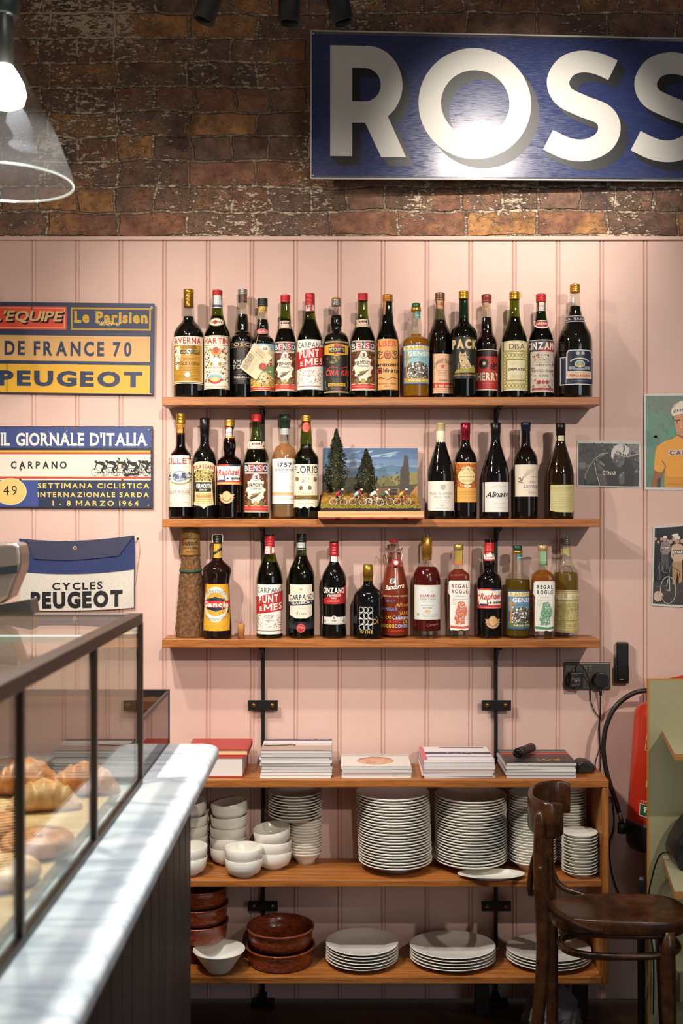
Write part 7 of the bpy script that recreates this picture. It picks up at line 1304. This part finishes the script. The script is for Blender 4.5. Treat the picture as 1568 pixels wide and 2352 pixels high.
# case
GX = -.424; FX0 = -1.18; ZB, ZTP = CT+.0005, 1.284
YF, YN = -1.045, -2.90
BRZ = M('#3b2c22', .42, .55); GLS = glass('case_glass', '#f3f5f2', .025, .0)
t = thing('display_case', 'bronze framed glass pastry case standing on the marble counter', 'display case', (-.8, (YF+YN)/2, ZB))
for d in (2.38, 1.935, 1.49, 1.045):
    y = -L+d; mb = MB(); mb.box((GX-.013, y-.0065, ZB+.012), (GX, y+.0065, ZTP-.020), BRZ); mb.build('post', t, bevel=.001)
mb = MB(); mb.box((GX-.03, YN, ZTP-.022), (GX, YF+.007, ZTP), BRZ); mb.build('top_rail', t, bevel=.0015)
mb = MB(); mb.box((GX-.014, YN, ZB), (GX, YF+.007, ZB+.012), BRZ); mb.build('bottom_rail', t, bevel=.001)
mb = MB(); mb.box((FX0, YF-.016, ZTP-.006), (GX-.0305, YF+.007, ZTP), M('#8f8478', .3, .7)); mb.build('end_top_rail', t, bevel=.0012)
mb = MB(); mb.box((FX0, YF-.007, ZB), (GX-.0145, YF+.007, ZB+.012), BRZ); mb.build('end_bottom_rail', t)
GEDGE = M('#b9c8c0', .2, 0, .6)
for y in (YF, -1.93): mb = MB(); mb.box((FX0, y-.0065, ZB+.012), (FX0+.013, y+.0065, ZTP-.0065), BRZ); mb.build('post', t, bevel=.001)
mb = MB(); mb.box((FX0, YN, ZTP-.022), (FX0+.014, YF-.0165, ZTP-.0065), BRZ); mb.build('rear_top_rail', t)
mb = MB(); mb.box((FX0, YN, ZB), (FX0+.014, YF-.0075, ZB+.012), BRZ); mb.build('rear_bottom_rail', t)
def pane(nm, a_, b_, edges=()):
    mb = MB(); mb.box(a_, b_, GLS); o = mb.build(nm, t); return o
for d0, d1 in ((1.945, 2.37), (1.50, 1.925), (1.055, 1.48), (.55, 1.035)): pane('front_pane', (GX-.009, -L+d0, ZB+.0125), (GX-.005, -L+d1, ZTP-.0225))
pane('end_pane', (FX0+.0135, YF-.002, ZB+.0125), (GX-.0145, YF+.002, ZTP-.0065))
for d0, d1 in ((1.957, 2.355), (.55, 1.943)): pane('top_pane', (FX0, -L+d0, ZTP-.006), (GX-.0305, -L+d1, ZTP-.001))
mb = MB(); mb.box((FX0, -L+1.9435, ZTP-.012), (GX-.0305, -L+1.9565, ZTP-.0005), GEDGE); mb.build('glass_joint', t, label='pale glass joint strip')
mb = MB(); mb.box((FX0+.05, YN+.2, ZB), (-.455, -1.135, ZB+.022), PINE); o = mb.build('serving_board', bevel=.003, org=(-.8, -1.6, ZB)); tag(o, 'pale wooden serving board under the pastries in the glass case', 'board')
# small tinted case beyond it
t = thing('tinted_glass_box', 'low black framed tinted glass box at the far end of the counter', 'glass box', (-.8, -.78, CT))
z0, z1 = CT+.0006, 1.056; ya, yb_ = -1.02, -.625; TG = glass('tinted_glass', '#9a8076', .10, .02); BF = M('#151414', .4)
mb = MB(); mb.box((FX0, yb_-.012, z1-.016), (GX-.006, yb_, z1), BF); mb.build('top_rail', t, bevel=.001)
mb = MB(); mb.box((GX-.012, ya, z1-.010), (GX-.006, yb_-.0125, z1-.002), BF); mb.build('side_rail', t)
mb = MB(); mb.box((GX-.0125, yb_-.0085, z0), (GX-.006, yb_-.001, z1-.0165), BF); mb.build('post', t)
mb = MB(); mb.box((FX0, ya, z0), (GX-.007, yb_-.001, z0+.006), BF); mb.build('base', t)
mb = MB(); mb.box((GX-.010, ya, z0+.0065), (GX-.0075, yb_-.009, z1-.0105), TG); mb.build('side_pane', t)
mb = MB(); mb.box((FX0, yb_-.007, z0+.0065), (GX-.013, yb_-.0045, z1-.0165), TG); mb.build('end_pane', t)
# ---------------------------------------------------------------- pastries
CRU = noisy('baked_crust', '#9a5420', '#d8965a', 55, .38, .25, 6, .3, .68); CRU2 = noisy('pale_crust', '#b8783a', '#e6c08c', 45, .4, .25, 6, .3, .68)
def croissant(lab, px, py, Y, ln_, rot, mat=CRU, fat=1.0, bend=.5):
    zb = ZB+.0225; x = (px-784)*S(Y); t = thing('croissant', lab, 'pastry', (x, Y, zb), 'croissants in the glass case'); t.rotation_euler = (0, 0, rot)
    mb = MB(); N_ = 64; vs = []; n = 22
    for i in range(N_+1):
        u = i/N_*2-1; a = u*bend; R0 = ln_/2/max(bend, .01); c = Vector((R0*sin(a), R0*(cos(a)-1), 0)); seg = (abs(u)*3.4+.02) % 1
        r = fat*ln_*.235*(1-abs(u)**2.2*.80)*(1+.13*(.5-seg)); r = max(r, .004); tg = Vector((cos(a), -sin(a), 0)); nn = Vector((sin(a), cos(a), 0))
        for k in range(n):
            b_ = 2*pi*k/n; vs.append(Vector((x, Y, zb))+c+nn*(r*cos(b_)*1.02)+Vector((0, 0, max(.0008, r*.88+r*.92*sin(b_)))))
    fs = [(i*n+k, i*n+(k+1) % n, (i+1)*n+(k+1) % n, (i+1)*n+k) for i in range(N_) for k in range(n)]+[tuple(range(n))[::-1], tuple(N_*n+k for k in range(n))]
    mb.add(vs, fs, mat, True); mb.build('baked_dough', t); return t
croissant('golden croissant in the glass case, rightmost of the back row', 192, 1800, -1.215, .145, .15)
croissant('golden croissant in the back row, left of the rightmost one', 62, 1790, -1.225, .15, -.25, CRU, 1.1)
croissant('golden croissant heaped behind the front middle post', 100, 1790, -1.335, .14, .3, CRU2, .95)
def danish(lab, px, Y, w, rot, mat):
    zb = ZB+.0225; x = (px-784)*S(Y); t = thing('danish_pastry', lab, 'pastry', (x, Y, zb), 'flat pastries in the glass case'); t.rotation_euler = (0, 0, rot); mb = MB(); vs = []; turns = 2.6; N_ = 90
    P = [Vector((x, Y, zb))+Vector((cos(a)*w*(.12+.38*a/(turns*2*pi)), sin(a)*w*(.12+.38*a/(turns*2*pi)), .016)) for a in [turns*2*pi*i/N_ for i in range(N_+1)]]
    mb.tube(P, [.0155*min(1, .5+i/10, .35+(N_-i)/12) for i in range(N_+1)], mat, 12); mb.build('coil', t)
danish('coiled pastry on the board beside the front middle post', 88, -1.60, .105, .4, CRU)
danish('coiled pastry on the board nearest the viewer', 0, -1.75, .115, 1.2, CRU2)
danish('coiled pastry left of the others on the board', -30, -1.50, .11, 2.0, CRU)
# ---------------------------------------------------------------- till
STL = M('#a79c92', .28, .85)
t = thing('till_screen', 'curved brushed steel till housing on the far end of the glass case', 'till', W(20, 1406, -1.0)); ORG[t.name].z = ZTP; t.location.z = ZTP; Yt = -1.028; st = S(Yt)
P = [(-60, 1248), (30, 1243), (55, 1243), (60, 1250), (63, 1268), (63, 1290), (60, 1308), (55, 1320), (46, 1342), (36, 1366), (10, 1382), (-60, 1390)]
def tz(x, y): p = W(x, y, Yt); return (p.x, p.z-(CZ-(1405-1176)*st)+ZTP)
mb = MB(); mb.prism([tz(x, y) for x, y in P], Yt-.05, Yt+.02, STL); mb.build('housing', t, bevel=.012, seg=4)
mb = MB(); v = [tz(x, y) for x, y in ((10, 1298), (56, 1293), (55, 1311), (10, 1316))]; mb.prism(v, Yt-.0512, Yt-.0503, M('#24262a', .3)); mb.build('dark_badge', t)
mb = MB(); mb.prism([tz(x, y) for x, y in ((-60, 1396), (25, 1382), (82, 1371), (87, 1403.9), (-60, 1403.9))], Yt-.035, Yt+.015, M('#5d5a5c', .25, .8)); mb.build('foot', t, bevel=.002)
# ---------------------------------------------------------------- pendant lamp and track spots
Yp = -1.2; sp = S(Yp); t = thing('pendant_lamp', 'clear glass bell pendant lamp with a glowing bulb above the counter', 'lamp', W(10, 420, Yp)); c = ORG[t.name].copy()
LG = glass('lamp_glass', '#f4f7f5', .02, .02, .005)
prof = pchip([(0, 155), (10, 154.5), (60, 138), (130, 110), (200, 70), (250, 46), (262, 41), (300, 40), (370, 40), (382, 34)])
mb = MB(); rows = [(prof(h)*sp, h*sp) for h in range(0, 383, 6)]; mb.lathe(rows, LG, c, 64); mb.build('glass_shade', t)
mb = MB(); mb.tube([(c.x+155*sp*cos(2*pi*k/64), c.y+155*sp*sin(2*pi*k/64), c.z) for k in range(64)], 2.6*sp, glass('lamp_rim', '#d4e2dc', .2, .05, .035), 10, closed=True); mb.build('shade_rim', t)
mb = MB(); mb.lathe([(0, 380*sp), (22*sp, 380*sp), (34*sp, 383*sp), (34*sp, 470*sp), (10*sp, 480*sp), (0, 480*sp)], M('#1f2a2a', .4), c, 32); mb.lathe([(0, 269*sp), (20*sp, 269*sp), (20*sp, 380*sp)], M('#2a2c2c', .4), c, 24); mb.build('lamp_holder', t)
mb = MB(); mb.tube([c+Vector((0, 0, 480*sp)), Vector((c.x, c.y, 3.2995))], .004, BPL, 8); mb.build('flex', t)
mb = MB(); mb.lathe([(0, 172*sp), (26*sp, 174*sp), (44*sp, 184*sp), (49*sp, 205*sp), (44*sp, 228*sp), (32*sp, 250*sp), (20*sp, 268*sp)], M('#fff2e0', .4, emit=9), c, 28); mb.build('bulb', t)
d = bpy.data.lights.new('pendant_bulb_light', 'SPOT'); d.energy = 95; d.color = (1, .93, .87); d.shadow_soft_size = .03; d.spot_size = math.radians(165); d.spot_blend = .5
o = bpy.data.objects.new('pendant_bulb_light', d); COL.objects.link(o); o.location = c+Vector((0, 0, 165*sp))
d2 = d.copy(); d2.energy = 34; d2.spot_size = math.radians(80); d2.color = (.92, .96, 1); o = bpy.data.objects.new('near_counter_fill', d2); COL.objects.link(o); o.location = (-.66, -2.25, 2.32)  # second spot is an added, unseen fill brightening the near counter
BKS = M('#121314', .6); Yq = -.78; sq_ = S(Yq)
for (xa, ya_), (xb, yb2), lab in (((466, 48), (505, -60), 'black cylinder spotlight tilted to the left under the ceiling'), ((664.5, 53), (664.5, -60), 'black cylinder spotlight hanging straight down, middle one'), ((789, 52), (760, -60), 'black cylinder spotlight tilted to the right near the shop sign')):
    p0 = W(xa, ya_, Yq); p1 = W(xb, yb2, Yq); t = thing('track_spotlight', lab, 'spotlight', p1, 'black track spotlights'); ax = (p1-p0).normalized(); r = 25.5*sq_
    mb = MB(); Q = Matrix.Translation(p0) @ ax.to_track_quat('Z', 'Y').to_matrix().to_4x4(); ll = (p1-p0).length; mb.lathe([(r*.82, .012), (r*.86, 0), (r, 0), (r, ll), (r*.8, ll+.006), (0, ll+.006)], BKS, n=32, X=Q); mb.lathe([(0, .012), (r*.82, .012)], M('#1c1c1c', .4), n=32, X=Q); mb.build('housing', t)
    top = p1+ax*.006; mb = MB(); mb.tube([top, top+Vector((0, .0, .05)), Vector((top.x, top.y, 3.27))], .009, BKS, 10); mb.lathe([(0, 0), (.035, 0), (.035, .0295), (0, .0295)], BKS, Vector((top.x, top.y, 3.27)), 20); mb.build('ceiling_arm', t)
